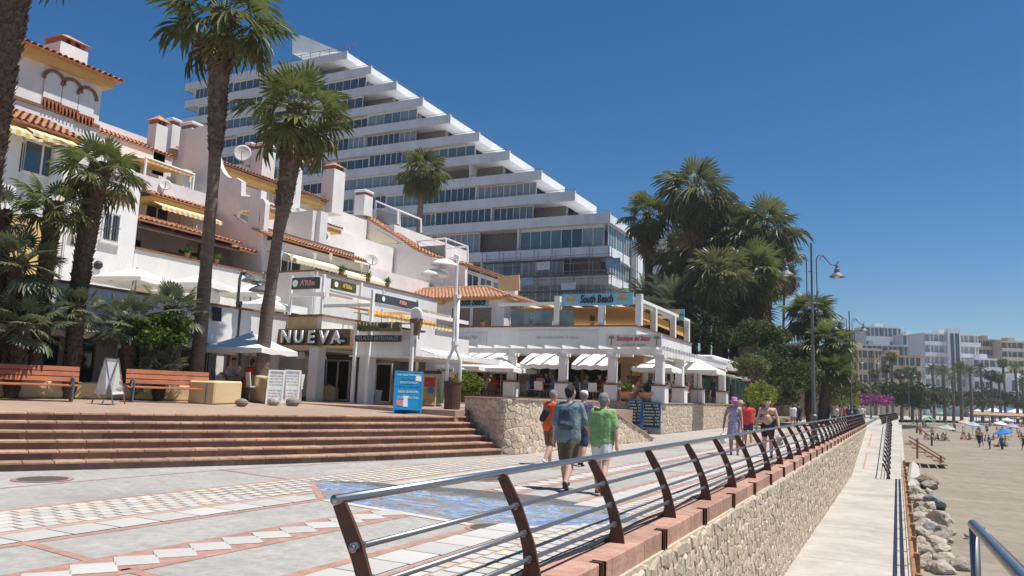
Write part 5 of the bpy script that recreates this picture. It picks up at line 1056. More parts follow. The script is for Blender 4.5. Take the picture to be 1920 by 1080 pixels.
def trunk(parent, pts, rs, m, seed, shag=None, n=12):
    """tube through pts; shag = (start fraction, end fraction, size) rough leaf-base stubs"""
    rr = random.Random(seed); P_ = [V(p) for p in pts]; K = 26; pp = []; rad = []
    for i in range(K+1):
        t = i/K*(len(P_)-1); k = min(int(t), len(P_)-2); f = t-k; p0 = P_[max(k-1, 0)]; p1 = P_[k]; p2 = P_[k+1]; p3 = P_[min(k+2, len(P_)-1)]
        pp.append(.5*((2*p1)+(p2-p0)*f+(2*p0-5*p1+4*p2-p3)*f*f+(3*p1-p0-3*p2+p3)*f**3)); rad.append((rs[k]*(1-f)+rs[k+1]*f)*rr.uniform(.95, 1.05))
    mb = MB().tube(pp, rad, n); mb.v = [(v[0]+rr.uniform(-.012, .012), v[1]+rr.uniform(-.012, .012), v[2]+rr.uniform(-.02, .02)) for v in mb.v]
    tr = mb.build('trunk', m, parent, smooth=True)
    if shag:
        s0, s1, size = shag; sb = MB(); L_ = sum((pp[i+1]-pp[i]).length for i in range(K)); cnt = int(L_*(s1-s0)/(size*.42))*13
        for q in range(cnt):
            f = (s0+(s1-s0)*q/cnt)*K; k = min(int(f), K-1); c = pp[k].lerp(pp[k+1], f-k); r = rad[k]; a = q*2.39996; d = V((math.cos(a), math.sin(a), 0)); sd_ = V((-d.y, d.x, 0)); w = size*rr.uniform(.35, .65); h = size*rr.uniform(.8, 1.6); o_ = size*rr.uniform(.25, .8)
            b0 = c+d*r*.9; up_ = V((0, 0, 1))
            sb.add([b0-sd_*w, b0+sd_*w, b0+d*o_+sd_*w*.55+up_*h, b0+d*o_-sd_*w*.55+up_*h, b0-up_*size*.2], [(0, 1, 2, 3), (0, 4, 1)])
        o = sb.build('leaf_stubs', 'trunk_shag', tr, recalc=False); o['kind'] = 'stuff'
    return pp[-1], tr
def crown(parent, top, fr, n, size, seed, emin=-35, emax=80, dead=0, dsize=None, wind=0.0, r0=.12, name='frond'):
    rr = random.Random(seed); o_ = ORG.get(parent, V((0, 0, 0)))
    for i in range(n):
        t = i/max(1, n-1); el = R(emax+(emin-emax)*t**.85+rr.uniform(-9, 9)); az = i*2.39996+rr.uniform(-.25, .25); s = size*rr.uniform(.85, 1.1)*(.8+.35*t if t < .5 else 1.0)
        f = obj_from(name, fr[min(len(fr)-1, int(t*len(fr)*.999))] if rr.random() < .75 else rr.choice(fr), parent); d = V((math.cos(az), math.sin(az), 0))
        f.location = V(top)-o_+d*r0+V((0, 0, -.35*t*size*.3)); f.rotation_euler = (rr.uniform(-.35, .35), -el, az); f.scale = (s, s, s)
    for i in range(dead):
        az = i*2.39996+rr.uniform(-.3, .3); el = R(rr.uniform(-88, -48)); s = (dsize or size)*rr.uniform(.7, 1.05); f = obj_from('dead_frond', rr.choice(DEAD), parent); d = V((math.cos(az), math.sin(az), 0))
        f.location = V(top)-o_+d*r0*1.3+V((0, 0, -rr.uniform(.1, 1.0)*size*(1.7 if dead > 14 else .4))); f.rotation_euler = (rr.uniform(-.5, .5), -el, az); f.scale = (s, s, s)
def palm_px(label, px, D, rs, fr, n, size, seed, m='trunk_shag', shag=(0, 1, .16), zbase=1.1, emin=-35, emax=80, dead=0, group=None, dsize=None, ntr=12, sides=None):
    """trunk through photo pixels px (base first) at view depth D"""
    P_ = [on_d(a, b, D) for a, b in px]; b0 = P_[0].copy(); b0.z = min(zbase, b0.z); t = thing('palm_tree', label, 'palm tree', b0, group)
    top, tr = trunk(t, [b0]+P_[1:] if (P_[0]-b0).length < 2.5 else [b0]+P_, rs, m, seed, shag, ntr); crown(t, top, fr, n, size, seed, emin, emax, dead, dsize); return t
FG = 'tall palms on the terrace'
palm_px('tallest palm with a smooth lower trunk, its crown cut by the top edge', [(366, 720), (378, 600), (392, 430), (403, 290), (410, 150), (420, 25)], 23.3, [.23, .20, .185, .18, .30, .335, .26], FANS, 27, 1.12, 1, 'trunk_smooth', (.60, .99, .13), group=FG, emin=-40, dead=6)
palm_px('leaning palm with a full fan crown in front of the white hotel', [(488, 725), (500, 600), (520, 450), (533, 380), (548, 280), (560, 205)], 24.3, [.24, .20, .17, .23, .33, .31, .25], FANS, 27, 1.0, 2, 'trunk_smooth', (.56, .99, .13), group=FG, emin=-50, dead=6)
palm_px('dark rough palm trunk cut by the left edge of the photo', [(-75, 720), (-35, 400), (-8, 200), (22, 0), (38, -130)], 17, [.30, .28, .28, .30, .30, .26], FANS, 20, .8, 3, 'trunk_shag', (.1, .99, .15), group=FG)
palm_px('shaggy palm leaning right in front of the plain white house wall', [(122, 740), (135, 640), (150, 530), (165, 430), (180, 350), (190, 318)], 20.3, [.16, .17, .20, .23, .24, .22, .18], FANS, 24, .62, 4, 'trunk_shag', (.3, .99, .13), group=FG, emin=-35)
palm_px('medium palm left of the shaggy leaning one, crown against the ochre base', [(55, 740), (72, 620), (85, 510), (95, 440), (102, 385)], 19.4, [.14, .14, .15, .16, .16, .14], FANS, 22, .54, 5, 'trunk_shag', (.3, .99, .12), group=FG, emin=-30)
palm_px('slender palm standing before the hotel balconies above the grey gable', [(784, 560), (786, 440), (791, 340), (795, 318)], 62, [.26, .24, .22, .22, .2], FANS_O, 40, 1.2, 6, 'trunk_smooth', None, zbase=9, emin=-60, dead=8)
LG = 'low fan palms in the planter'
for i, (lb, px, D, n, s) in enumerate((('low grey green fan palm at the left edge above the other fans', [(15, 740), (25, 560), (38, 490)], 19, 30, .80), ('low fan palm behind the left bench', [(20, 745), (35, 650), (45, 605)], 18.8, 30, .74), ('thin low fan palm right of the left bench', [(128, 745), (140, 640), (143, 575)], 19.8, 22, .58), ('low fan palm with dark stem between the two benches', [(246, 750), (240, 650), (235, 600)], 21, 30, .72), ('low fan palm behind the second bench', [(300, 745), (312, 640), (322, 580)], 22, 28, .74), ('young fan palm spreading at ground level behind the second bench', [(298, 735), (299, 700), (300, 690)], 21.3, 24, .62), ('fan palm at the left edge between the ochre wall and the bench', [(-10, 720), (0, 500), (5, 400)], 19.2, 26, .70))):
    palm_px(lb, px, D, [.15, .15, .15, .13], FANG, n, s, 20+i, 'trunk_shag', (.05, .98, .11), group=LG, emin=-40, emax=85)
# ---------------------------------------------------------------- leafy shrubs
def bush(name, label, c, rx, ry, rz, n, ls, m, seed, group=None, stem=True, cat='shrub', clump=26, kind=None):
    rr = random.Random(seed); c = V(c); t = thing(name, label, cat, (c.x, c.y, c.z-rz), group); mb = MB(); cl = []
    for k in range(clump):
        a = rr.uniform(0, 6.283); u = rr.uniform(-.7, 1); s = math.sqrt(max(0, 1-u*u)); f = rr.uniform(.45, .92); cl.append((V((math.cos(a)*s*f*rx, math.sin(a)*s*f*ry, u*f*rz)), rr.uniform(.22, .42)))
    for i in range(n):
        p, r = rr.choice(cl); a = rr.uniform(0, 6.283); u = rr.uniform(-1, 1); s = math.sqrt(1-u*u); q = c+p+V((math.cos(a)*s*r*rx, math.sin(a)*s*r*ry, u*r*rz))*rr.uniform(.75, 1.1)
        d = V((rr.uniform(-1, 1), rr.uniform(-1, 1), rr.uniform(-.4, .9))).normalized(); e = d.cross(V((rr.uniform(-1, 1), rr.uniform(-1, 1), rr.uniform(-1, 1)))).normalized(); l = ls*rr.uniform(.6, 1.3); w = l*.36
        mb.add([q-d*l*.5, q+e*w, q+d*l*.5, q-e*w], [(0, 1, 2, 3)])
    o = mb.build('foliage', m, t, recalc=False); o['kind'] = 'stuff'
    if stem:
        for k in range(3): a = k*2.1; MB().tube([(c.x, c.y, c.z-rz), c+V((math.cos(a)*rx*.3, math.sin(a)*ry*.3, 0))], [.05*max(1, rz), .02], 5).build('stem', 'trunk_smooth', t)
    return t
leaf_mat('bush_fresh', (0.065, 0.125, 0.018), (0.13, 0.21, 0.035), rough=.55, spec=.3); p = on_d(298, 624, 21.4); bush('round_bush', 'round fresh green bush behind the low fan palms', p, 1.0, .95, .55, 5200, .12, 'bush_fresh', 41)
p = on_d(842, 722, 25.5); bush('hedge', 'yellow green hedge left behind the street lamp bin', p+V((.2, .6, 0)), .5, .6, .38, 1800, .10, 'bush_light', 42, 'hedges beside the lamp'); p = on_d(878, 722, 26); bush('hedge', 'yellow green rounded hedge right of the street lamp bin', p, .42, .6, .45, 2600, .10, 'bush_light', 43, 'hedges beside the lamp')
# ---------------------------------------------------------------- palm grove beyond the restaurant
GG = 'tall palms of the grove beyond the restaurant'
G = [('leftmost grove palm with a browned crown beside the hotel', [(1212, 640), (1216, 520), (1213, 400)], 84, 46, 1.9, 26), ('highest palm of the grove', [(1300, 640), (1300, 500), (1302, 355)], 80, 56, 2.5, 24), ('grove palm just right of the highest one', [(1322, 640), (1335, 520), (1340, 410)], 82, 50, 2.3, 28), ('dense grove palm in the middle', [(1358, 640), (1368, 560), (1375, 440)], 80, 52, 2.4, 30), ('tall grove palm at the right shoulder of the grove', [(1400, 645), (1415, 540), (1435, 425)], 78, 56, 2.4, 30), ('lower grove palm with green fans in front', [(1345, 640), (1345, 570), (1345, 510)], 70, 46, 2.0, 12), ('lower grove palm at the right side of the grove', [(1412, 650), (1412, 590), (1412, 500)], 74, 48, 2.2, 22), ('grove palm behind the highest one on its left', [(1285, 640), (1283, 560), (1280, 470)], 86, 42, 2.2, 22), ('shorter grove palm with hanging brown skirt in the centre', [(1375, 645), (1372, 600), (1365, 560)], 76, 40, 1.9, 20), ('short dark grove palm low on the right', [(1415, 655), (1415, 620), (1400, 590)], 76, 40, 1.8, 20), ('grove palm filling the middle behind the highest one', [(1325, 645), (1322, 560), (1318, 455)], 88, 46, 2.3, 30), ('grove palm between the middle and the right shoulder', [(1395, 645), (1398, 560), (1402, 475)], 84, 46, 2.3, 30), ('outermost right grove palm with a ragged crown', [(1432, 650), (1440, 570), (1452, 470)], 82, 44, 2.0, 26)]
for i, (lb, px, D, n, s, dd) in enumerate(G): palm_px('fan palm: '+lb, px, D, [.36, .34, .32, .3], FANS_O if i % 3 else FANS, int(n*.8), s*.92, 60+i, 'trunk_shag', (.05, .98, .3), zbase=4, emin=-70, emax=82, dead=dd, group=GG, ntr=8)
palm_px('slim lone palm with a small crown between the grove and the lamp', [(1469, 640), (1470, 560), (1472, 520)], 95, [.17, .16, .15, .15], FANS_O, 34, 1.15, 80, 'trunk_smooth', None, zbase=4, emin=-60, dead=14)
palm_px('stout palm right behind the first double street lamp', [(1519, 760), (1519, 660), (1519, 585)], 66, [.38, .38, .36, .36], FANS, 42, 1.4, 81, 'trunk_shag', (.05, .98, .26), zbase=.2, emin=-45, dead=4)
palm_px('bushy palm right of the first street lamp', [(1545, 765), (1552, 700), (1556, 640)], 62, [.3, .3, .28, .28], FANS, 44, 1.3, 82, 'trunk_shag', (.05, .98, .24), zbase=.2, emin=-60, dead=4)
palm_px('leaning palm under the bushy one beside the path', [(1540, 770), (1550, 720), (1562, 690)], 60, [.26, .26, .24, .24], FANS, 36, 1.0, 83, 'trunk_shag', (.05, .98, .22), zbase=.2, emin=-50)
for i, (a, b, D, s) in enumerate(((1262, 575, 72, 1.25), (1210, 560, 90, 1.1))):
    P_ = on_d(a, b, D); t = thing('date_palm', ('feather leaved date palm arching over the roof terrace', 'feather leaved date palm between the hotel and the grove')[i], 'palm tree', (P_.x, P_.y, 3.5)); trunk(t, [(P_.x, P_.y, 3.5), P_], [.4, .38], 'trunk_shag', 90+i, (.1, .98, .3), 8); crown(t, P_, PINS, 46, s*1.15, 91+i, -35, 80)
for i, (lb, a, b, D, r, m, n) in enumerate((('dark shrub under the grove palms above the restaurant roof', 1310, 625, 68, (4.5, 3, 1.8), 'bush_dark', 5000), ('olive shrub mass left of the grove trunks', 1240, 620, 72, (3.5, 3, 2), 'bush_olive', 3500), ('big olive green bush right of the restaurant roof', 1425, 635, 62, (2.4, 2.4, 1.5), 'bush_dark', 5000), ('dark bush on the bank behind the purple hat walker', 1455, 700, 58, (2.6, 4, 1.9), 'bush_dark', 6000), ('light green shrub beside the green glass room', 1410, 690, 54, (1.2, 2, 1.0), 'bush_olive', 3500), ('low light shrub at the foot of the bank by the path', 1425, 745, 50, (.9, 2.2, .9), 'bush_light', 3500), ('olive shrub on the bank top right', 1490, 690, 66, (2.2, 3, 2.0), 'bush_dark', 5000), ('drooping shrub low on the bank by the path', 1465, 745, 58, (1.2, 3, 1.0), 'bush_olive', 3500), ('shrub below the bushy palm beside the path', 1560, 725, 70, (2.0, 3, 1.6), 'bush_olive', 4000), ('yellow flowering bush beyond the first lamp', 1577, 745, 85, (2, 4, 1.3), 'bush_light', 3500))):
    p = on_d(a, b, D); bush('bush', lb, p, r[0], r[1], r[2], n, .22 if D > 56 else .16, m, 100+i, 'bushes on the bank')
p = on_d(1630, 750, 118); bush('bougainvillea_bush', 'long low purple bougainvillea hedge beyond the far walkers', p, 3.6, 8, .95, 5000, .3, 'bougainvillea', 130, cat='hedge')
# bank, rubble wall and balustrade on the hill
mb = MB(); 
mb.prism([(-14, 55, 0), (-11, 55, 0), (-9.0, 75, 0), (-9.5, 110, 0), (-40, 110, 0), (-40, 55, 0)], (0, 0, .3)); mb.prism([(-16, 56, .3), (-13, 56, .3), (-11.5, 76, .3), (-12, 110, .3), (-40, 110, .3), (-40, 56, .3)], (0, 0, 3.6)); mb.box(-50, -14.5, 52, 110, 3.8, 4.6); struct('planted_bank', mb, 'earth', bevel=.25)
HWL = thing('hillside_wall', 'brown rubble retaining wall under the white balustrade', 'wall', on_d(1455, 700, 74)); a = on_d(1385, 700, 74); b = on_d(1512, 700, 70); d_ = (b-a).normalized(); L_ = (b-a).length; nn = V((d_.y, -d_.x, 0)); h_ = on_d(1450, 648, 72).z
MB().prism([V((a.x, a.y, .5)), V((b.x, b.y, .5)), V((b.x, b.y, h_)), V((a.x, a.y, h_))], nn*-.5).build('bed', 'wall_mortar', HWL); stone_wall(HWL, lambda s, t, d: V((a.x, a.y, 0))+d_*s+nn*d+V((0, 0, h_-3.6+t)), L_, 3.6, .3, 77, limit=0, bright=.62)
BAL = thing('balustrade', 'white balustrade on the hillside terrace right of the palm grove', 'balustrade', V((a.x, a.y, h_))+d_*L_*.45)
def seg(f0, f1, z0, z1, th): p0 = V((a.x, a.y, h_))+d_*L_*f0; p1 = V((a.x, a.y, h_))+d_*L_*f1; return MB().prism([p0+V((0, 0, z0))+nn*th, p1+V((0, 0, z0))+nn*th, p1+V((0, 0, z0))-nn*th, p0+V((0, 0, z0))-nn*th], (0, 0, z1-z0))
seg(.4, 1, 0, .15, .18).build('plinth', 'white_paint', BAL); seg(.4, 1, .85, 1.0, .18).build('top_rail', 'white_paint', BAL); bm_ = shared(MB().lathe([(.07, 0), (.05, .08), (.1, .28), (.05, .55), (.07, .7)], n=8), 'white_paint', 'baluster')
for i in range(16): obj_from('baluster', bm_, BAL, d_*L_*.6*(i/15-.08)+V((0, 0, .15)))
# ================================================================== STREET FURNITURE
def lamp_double(label, x, y, h, arm=1.12):
    t = thing('street_lamp', label, 'street lamp', (x, y, 0), 'double scroll street lamps'); ax = V((RH.x, RH.y, 0))
    MB().lathe([(.17, 0), (.17, .1), (.13, .14), (.12, 1.05), (.15, 1.08), (.15, 1.16), (.10, 1.22), (.075, 1.6), (.06, h*.62), (.075, h*.625), (.075, h*.64), (.05, h*.65), (.045, h-.1), (.06, h-.08), (.03, h)], (x, y, 0), 14).build('post', 'grey_paint', t, smooth=False)
    for s in (-1, 1):
        b = V((x, y, 0)); z0 = h*.69; zt = h*.92
        pts = [b+ax*s*.22+V((0, 0, z0-.35)), b+ax*s*.22+V((0, 0, zt-.1))]
        for k in range(1, 9): a = math.pi-math.pi*.75*k/8; pts.append(b+ax*s*(.22+.2+.2*math.cos(a))+V((0, 0, zt-.1+.26*math.sin(a))))
        e = pts[-1]; tip = b+ax*s*arm+V((0, 0, zt-.28)); pts += [e.lerp(tip, .45)+V((0, 0, -.16)), e.lerp(tip, .8)+V((0, 0, -.1)), tip+V((0, 0, .06)), tip+ax*s*.08+V((0, 0, .14)), tip+ax*s*.02+V((0, 0, .2))]
        arm_ = MB().tube(pts, .026, 8).build('arm', 'grey_paint', t, smooth=True)
        c = b+ax*s*.46+V((0, 0, zt-.04)); MB().tube([c+ax*s*(.15-.012*k)*math.cos(k*.55)+V((0, 0, (.15-.012*k)*math.sin(k*.55))) for k in range(11)], .015, 6).build('scroll', 'grey_paint', arm_)
        for zz in (z0, h*.85): MB().tube([b+ax*s*.05+V((0, 0, zz)), b+ax*s*.30+V((0, 0, zz))], .022, 6).build('bracket', 'grey_paint', arm_)
        l = MB().lathe([(.03, .0), (.06, -.02), (.07, -.14), (.11, -.18), (.13, -.34), (.15, -.36), (.32, -.50), (.34, -.54), (.31, -.54), (.1, -.42)], tip, 16).build('lantern', 'grey_paint', t); MB().ball(tip+V((0, 0, -.51)), .12, 10, 6, (1, 1, .6)).build('globe', 'sign_pale', l)
    return t
lamp_double('near grey double-armed scroll street lamp beside the railing', -3.2, 35.85, 8.72)
lamp_double('second grey double-armed scroll street lamp farther along the railing', -3.2, 66.5, 9.1)
lamp_double('third, distant double-armed street lamp before the far buildings', -3.2, 118, 9.1)
lamp_double('farthest double-armed street lamp near the bougainvillea', 2, 160, 9.1)
def lamp_fork(label, pxb, pyb, ptop, bin_=True, m='white_paint', s=1, z0=None, D=None):
    b = on_terr(pxb, pyb) if D is None else on_d(pxb, pyb, D); t = thing('forked_lamp', label, 'street lamp', b, 'forked terrace lamps'); h = (pyb-ptop)*mpp(b); ax = V((RH.x, RH.y, 0)); zf = h*.38
    top = b+V((0, 0, h))
    for k in (-1, 1):
        MB().tube([b+ax*k*.2+V((0, 0, 0)), b+ax*k*.19+V((0, 0, zf*.86)), b+ax*k*.05+V((0, 0, zf*1.05)), b+ax*k*.045+V((0, 0, h*.72 if k > 0 else h*.94))]+([top+V((0, 0, -.04)), top-ax*.14*s] if k < 0 else []), .05, 8).build('pole', m, t, smooth=True)
    for zz in (zf*1.12, h*.72): MB().cyl((b.x, b.y), .11, b.z+zz, b.z+zz+.12, 10).build('collar', m, t)
    for i, (dx, dz) in enumerate(((-.45, -.30), (-.72, -.62))):
        c = top+ax*dx*s+V((0, 0, dz)); a_ = MB().tube([top+V((0, 0, -.05-dz*-.9*0)), c+ax*.2*s+V((0, 0, .22)), c+V((0, 0, .12))], .03, 6).build('arm', m, t); hd = MB().lathe([(.04, .16), (.22, .12), (.40, .0), (.42, -.05), (.36, -.06)], c, 18).build('lamp_head', m, t); MB().ball(c+V((0, 0, -.08)), .13, 10, 6, (1, 1, .6)).build('bulb_glass', 'sign_pale', hd)
    if bin_: MB().lathe([(.2, 0), (.23, .05), (.27, .89), (.285, .91), (.285, .96), (.26, .96)], b, 18).build('bin', 'dark_wood', t)
    return t
lamp_fork('white forked lamp rising from a brown slatted bin at the head of the steps', 847, 776, 473)
lamp_fork('grey forked lamp with curved neck left of the leaning palm', 434, 735, 506, False, 'grey_paint', s=-1, D=26)
# ---------------------------------------------------------------- benches
def bench_proto():
    t = thing('bench', '', 'bench', (0, 0, 0)); L_ = 1.9
    for y, z, rx in ((.05, .43, 0), (.19, .44, 0), (.33, .45, 0)): MB().obox((0, y, z), (L_/2, 0, 0), (0, .06, 0), (0, 0, .02)).build('seat_slat', 'bench_wood', t, bevel=.006)
    for k, (y, z) in enumerate(((.42, .60), (.455, .745), (.49, .89))): MB().obox((0, y, z), (L_/2, 0, 0), (0, .018, -.003), (0, .014, .062)).build('back_slat', 'bench_wood', t, bevel=.006)
    for s in (-.82, .82):
        MB().tube([(s, .42, 0), (s, .36, .3), (s, .40, .5), (s, .51, .93)], .028, 7).build('rear_leg', 'grey_paint', t); MB().tube([(s, -.02, 0), (s, -.02, .62), (s, .1, .66), (s, .42, .64)], .026, 7).build('armrest_leg', 'grey_paint', t); MB().bar((s, 0, .41), (s, .42, .43), .04, .04).build('seat_bracket', 'grey_paint', t)
    return t
bp = bench_proto(); spots = [(on_terr(318, 756), 'red brown slatted bench behind the folding sign'), (on_terr(52, 752), 'red brown slatted bench cut by the left edge of the photo')]
dirb = V((.741*math.cos(YAW)-.671*math.sin(YAW), .741*math.sin(YAW)+.671*math.cos(YAW), 0)); rzb = math.atan2(dirb.y, dirb.x)-R(8)
for i, (p, lb) in enumerate(spots):
    o = bp if i == 0 else dup(bp); o.location = p; o.rotation_euler = (0, 0, rzb); o.scale = (1.08, 1.0, .88); o['label'] = lb; o['group'] = 'benches on the terrace'
# planter walls behind the benches
PW = thing('planter_wall', 'low sandy planter wall behind the two benches', 'wall', on_terr(250, 748))
def terr_wall(t, name, px, h, th=.3, m='sandy'):
    P_ = [on_terr(a, b) for a, b in px]
    for i, (a, b) in enumerate(zip(P_, P_[1:])):
        d = (b-a).normalized(); n_ = V((-d.y, d.x, 0)); ha, hb = (h[i], h[i+1]) if hasattr(h, '__len__') else (h, h)
        MB().prism([a, b, b+V((0, 0, hb)), a+V((0, 0, ha))], n_*th).build(name, m, t, bevel=.03)
    return P_
terr_wall(PW, 'wall', [(-60, 744), (250, 749), (370, 752)], .42); bl = thing('planter_block', 'sandy square block ending the planter wall right of the bench', 'wall', on_terr(430, 758)); p = on_terr(425, 758); q = on_terr(452, 757); d = (q-p).normalized(); n_ = V((-d.y, d.x, 0)); MB().prism([p-d*.6, q, q+n_*.8, p+n_*.8-d*.6], (0, 0, .62)).build('block', 'sandy', bl, bevel=.04)
soil = MB().prism([on_terr(-60, 741), on_terr(370, 749), on_terr(360, 738), on_terr(-60, 732)], (0, 0, .38)); struct('planter_soil', soil, 'earth')
rw2 = thing('curved_wall', 'sandy curved low wall behind the white menu boards', 'wall', on_terr(475, 752)); terr_wall(rw2, 'wall', [(452, 750), (492, 756)], [.9, .75]); rw3 = thing('ramp_wall', 'sandy wall sloping down right of the wooden easel', 'wall', on_terr(605, 752)); terr_wall(rw3, 'wall', [(575, 747), (612, 752), (634, 752)], [.95, .55, .5]); rw4 = thing('ramp_wall', 'sandy wall sloping up left of the blue menu board', 'wall', on_terr(720, 756)); terr_wall(rw4, 'wall', [(700, 754), (742, 757)], [.65, 1.0])
MB().ball(on_terr(452, 762)+V((0, 0, .1)), .16, 9, 6, (1.3, .9, .7)).build('tmp', 'rock') ; o = bpy.data.objects['tmp']; o.name = 'loose_stone'; tag(o, 'pale loose stone at the foot of the sandy block', 'stone')
for i, (a, b, s) in enumerate(((512, 757, .17), (548, 758, .19))): o = MB().ball(on_terr(a, b+3)+V((0, 0, .1)), s, 9, 6, (1.2, .9, .75)).build('loose_stone', 'rock'); tag(o, ('pale stone holding down the white menu board, left one', 'pale stone holding down the white menu board, right one')[i], 'stone', 'stones at the menu boards')
# ---------------------------------------------------------------- boards
mat('paper', (0.74, 0.73, 0.70), .7, var=.03); mat('chalkboard', (0.03, 0.035, 0.045), .8, var=.2); mat('board_blue', (0.02, 0.16, 0.38), .5, var=.1); mat('print_red', (0.45, 0.06, 0.04), .6, var=.4, scale=9); mat('print_orange', (0.55, 0.27, 0.05), .6, var=.4, scale=9, col2=(.6, .42, .2)); mat('print_green', (0.22, 0.42, 0.08), .6, var=.4, scale=7, col2=(.5, .6, .35)); mat('print_blue', (0.05, 0.2, 0.45), .6, var=.3, scale=8)
def sheet_text(parent, lines, size, m, o_, ux, uz, nrm, w, h, top=.9, gap=.1, align='CENTER'):
    for i, (tx, sc_) in enumerate(lines):
        if not tx: continue
        p = o_+uz*h*(top-gap*i)+nrm*.012+(ux*w*.5 if align == 'CENTER' else ux*w*.06); t = text(tx, size*sc_, m, (0, 0, 0), '-y', parent, .0015, 0, align, maxw=w*.88)
        M_ = Matrix((ux.normalized(), uz.normalized(), nrm)).transposed().to_4x4(); M_.translation = p-ORG.get(parent, V((0, 0, 0))); sx_ = t.scale.x; t.matrix_local = M_ @ Matrix.Diagonal((sx_, 1, 1, 1))
def aboard(name, label, pl, pr, ptop, frame_m, face_m, lines, tm, tsize, tilt=.16, legs=True, back=True, plane='terr', group=None, gap=.09, top=.9, yaw=.12):
    """A-board: bottom corners on the ground from pixels, height from ptop"""
    f = on_terr if plane == 'terr' else (lambda a, b: on_y(a, b, 35.15)); a = f(*pl); w = (pr[0]-pl[0])*mpp(a); ux = (RH+FH*yaw).normalized(); b = a+ux*w; nrm = V((ux.y, -ux.x, 0)); nrm = nrm if nrm.dot(V((a.x, a.y, 0))) < 0 else -nrm
    h = (pl[1]-ptop)*mpp(a); uz = (V((0, 0, 1))-nrm*tilt).normalized(); t = thing(name, label, 'sign', (a+b)/2, group); lg = .09*h if legs else 0; o_ = a+uz*lg; hh = h-lg; nf = ux.cross(uz); nf = nf if nf.dot(nrm) > 0 else -nf
    def plate(nm, u0, u1, z0, z1, d0, d1, m, par=t): return MB().prism([o_+ux*u0+uz*z0+nf*d0, o_+ux*u1+uz*z0+nf*d0, o_+ux*u1+uz*z1+nf*d0, o_+ux*u0+uz*z1+nf*d0], nf*(d1-d0)).build(nm, m, par)
    face = plate('panel', .03, w-.03, .03, hh-.03, -.01, .004, face_m); plate('frame', 0, .05, -lg, hh, -.02, .016, frame_m); plate('frame', w-.05, w, -lg, hh, -.02, .016, frame_m); plate('frame', .05, w-.05, hh-.05, hh, -.02, .015, frame_m); plate('frame', .05, w-.05, 0, .05, -.02, .015, frame_m)
    if back:
        tp = o_+uz*hh-nf*.03; bk = tp-nrm*.5*h*.75; bk.z = a.z; MB().prism([bk, bk+ux*w, tp+ux*w, tp], -nf*.03).build('back_panel', frame_m if frame_m != 'steel_dull' else 'paper', t)
    if lines: sheet_text(face, lines, tsize, tm, o_, ux, uz, nf, w, hh, top, gap)
    return t, o_, ux, uz, nf, w, hh, face
L1 = [('THE BEACH BAR', 1.0), ('BURGERS', .8), ('TAPAS', .8), ('', 1), ('SANDWICHES', .8), ('FISH & CHIPS', .8), ('', 1), ('BEER GARDEN', .9), ('', 1), ('COCKTAILS 5', .9), ('MOJITO', .7), ('', 1)]
t, o_, ux, uz, nf, w, hh, face = aboard('menu_board', 'bright blue cafe menu board at the head of the steps', (736, 775), (790, 776), 694, 'poster_blue', 'poster_blue', [], 'text_white', .11)
sheet_text(face, [('THE MEDITERRANEO', 1), ('', 1), ('DESAYUNOS', 1)], .085, 'text_white', o_, ux, uz, nf, w, hh, .90, .1); sheet_text(face, [('BEER GARDEN', 1), ('COCKTAIL 5.50', 1)], .085, 'text_white', o_, ux, uz, nf, w, hh, .46, .15)
sheet_text(face, [('BREAKFAST', 1), ('SNACKS', .9), ('TAPAS & SALADS', 1)], .085, 'board_blue', o_, ux, uz, nf, w, hh, .78, .09)
q = o_+ux*w*.22+uz*hh*.1+nf*.006; MB().prism([q+ux*(-.07), q+ux*.07, q+ux*.11+uz*.16, q-ux*.11+uz*.16], nf*.006).build('glass_picture', 'text_pink', face); q = o_+ux*w*.42+uz*hh*.08+nf*.006; MB().prism([q-ux*.07, q+ux*.07, q+ux*.05+uz*.24, q+ux*.09+uz*.3, q-ux*.09+uz*.3, q-ux*.05+uz*.24], nf*.006).build('glass_picture', 'text_white', face)
q = o_+ux*w*.72+uz*hh*.76+nf*.006; MB().prism([q, q+ux*.2+uz*-.03, q+ux*.22+uz*.11, q+ux*.02+uz*.14], nf*.006).build('stamp', 'text_white', face)
FS = thing('folding_sign', 'grey metal folding A-board between the two benches', 'sign', on_terr(203, 757)); B4 = [on_terr(*q) for q in ((172, 756), (191, 759), (212, 760), (234, 757))]; Dm = sum(depth(q) for q in B4)/4; T1 = on_d(199, 671, Dm); T2 = on_d(222, 673, Dm)
for nm, (l0, l1), (t0, t1), m in (('front_panel', (B4[2], B4[3]), (T1, T2), 'sign_pale'), ('back_panel', (B4[0], B4[1]), (T1, T2), 'paper')):
    c0 = l0.lerp(t0, .22); c1 = l1.lerp(t1, .22); nn_ = (l1-l0).cross(t0-l0).normalized()*.02; pn = MB().prism([c0, c1, t1, t0], nn_).build(nm, m, FS)
    for e0, e1 in ((l0, t0), (l1, t1)): MB().tube([e0, e1], .018, 6).build('leg', 'steel_dull', FS)
    MB().tube([t0, t1], .02, 6).build('top_bar', 'steel_dull', FS); MB().tube([c0, c1], .015, 6).build('bottom_bar', 'steel_dull', FS)
    if nm == 'front_panel':
        for k in range(5): e = .32+.12*k; q0 = l0.lerp(t0, e)+nn_*1.3; q1 = l1.lerp(t1, e)+nn_*1.3; MB().prism([q0.lerp(q1, .12), q0.lerp(q1, .85), (q0.lerp(q1, .85)).lerp(l1.lerp(t1, e+.08)+nn_*1.3, .9), (q0.lerp(q1, .12)).lerp(l0.lerp(t0, e+.08)+nn_*1.3, .9)], nn_*.2).build('print', ('text_grey', 'print_orange', 'text_grey', 'sign_brown', 'text_grey')[k], pn)
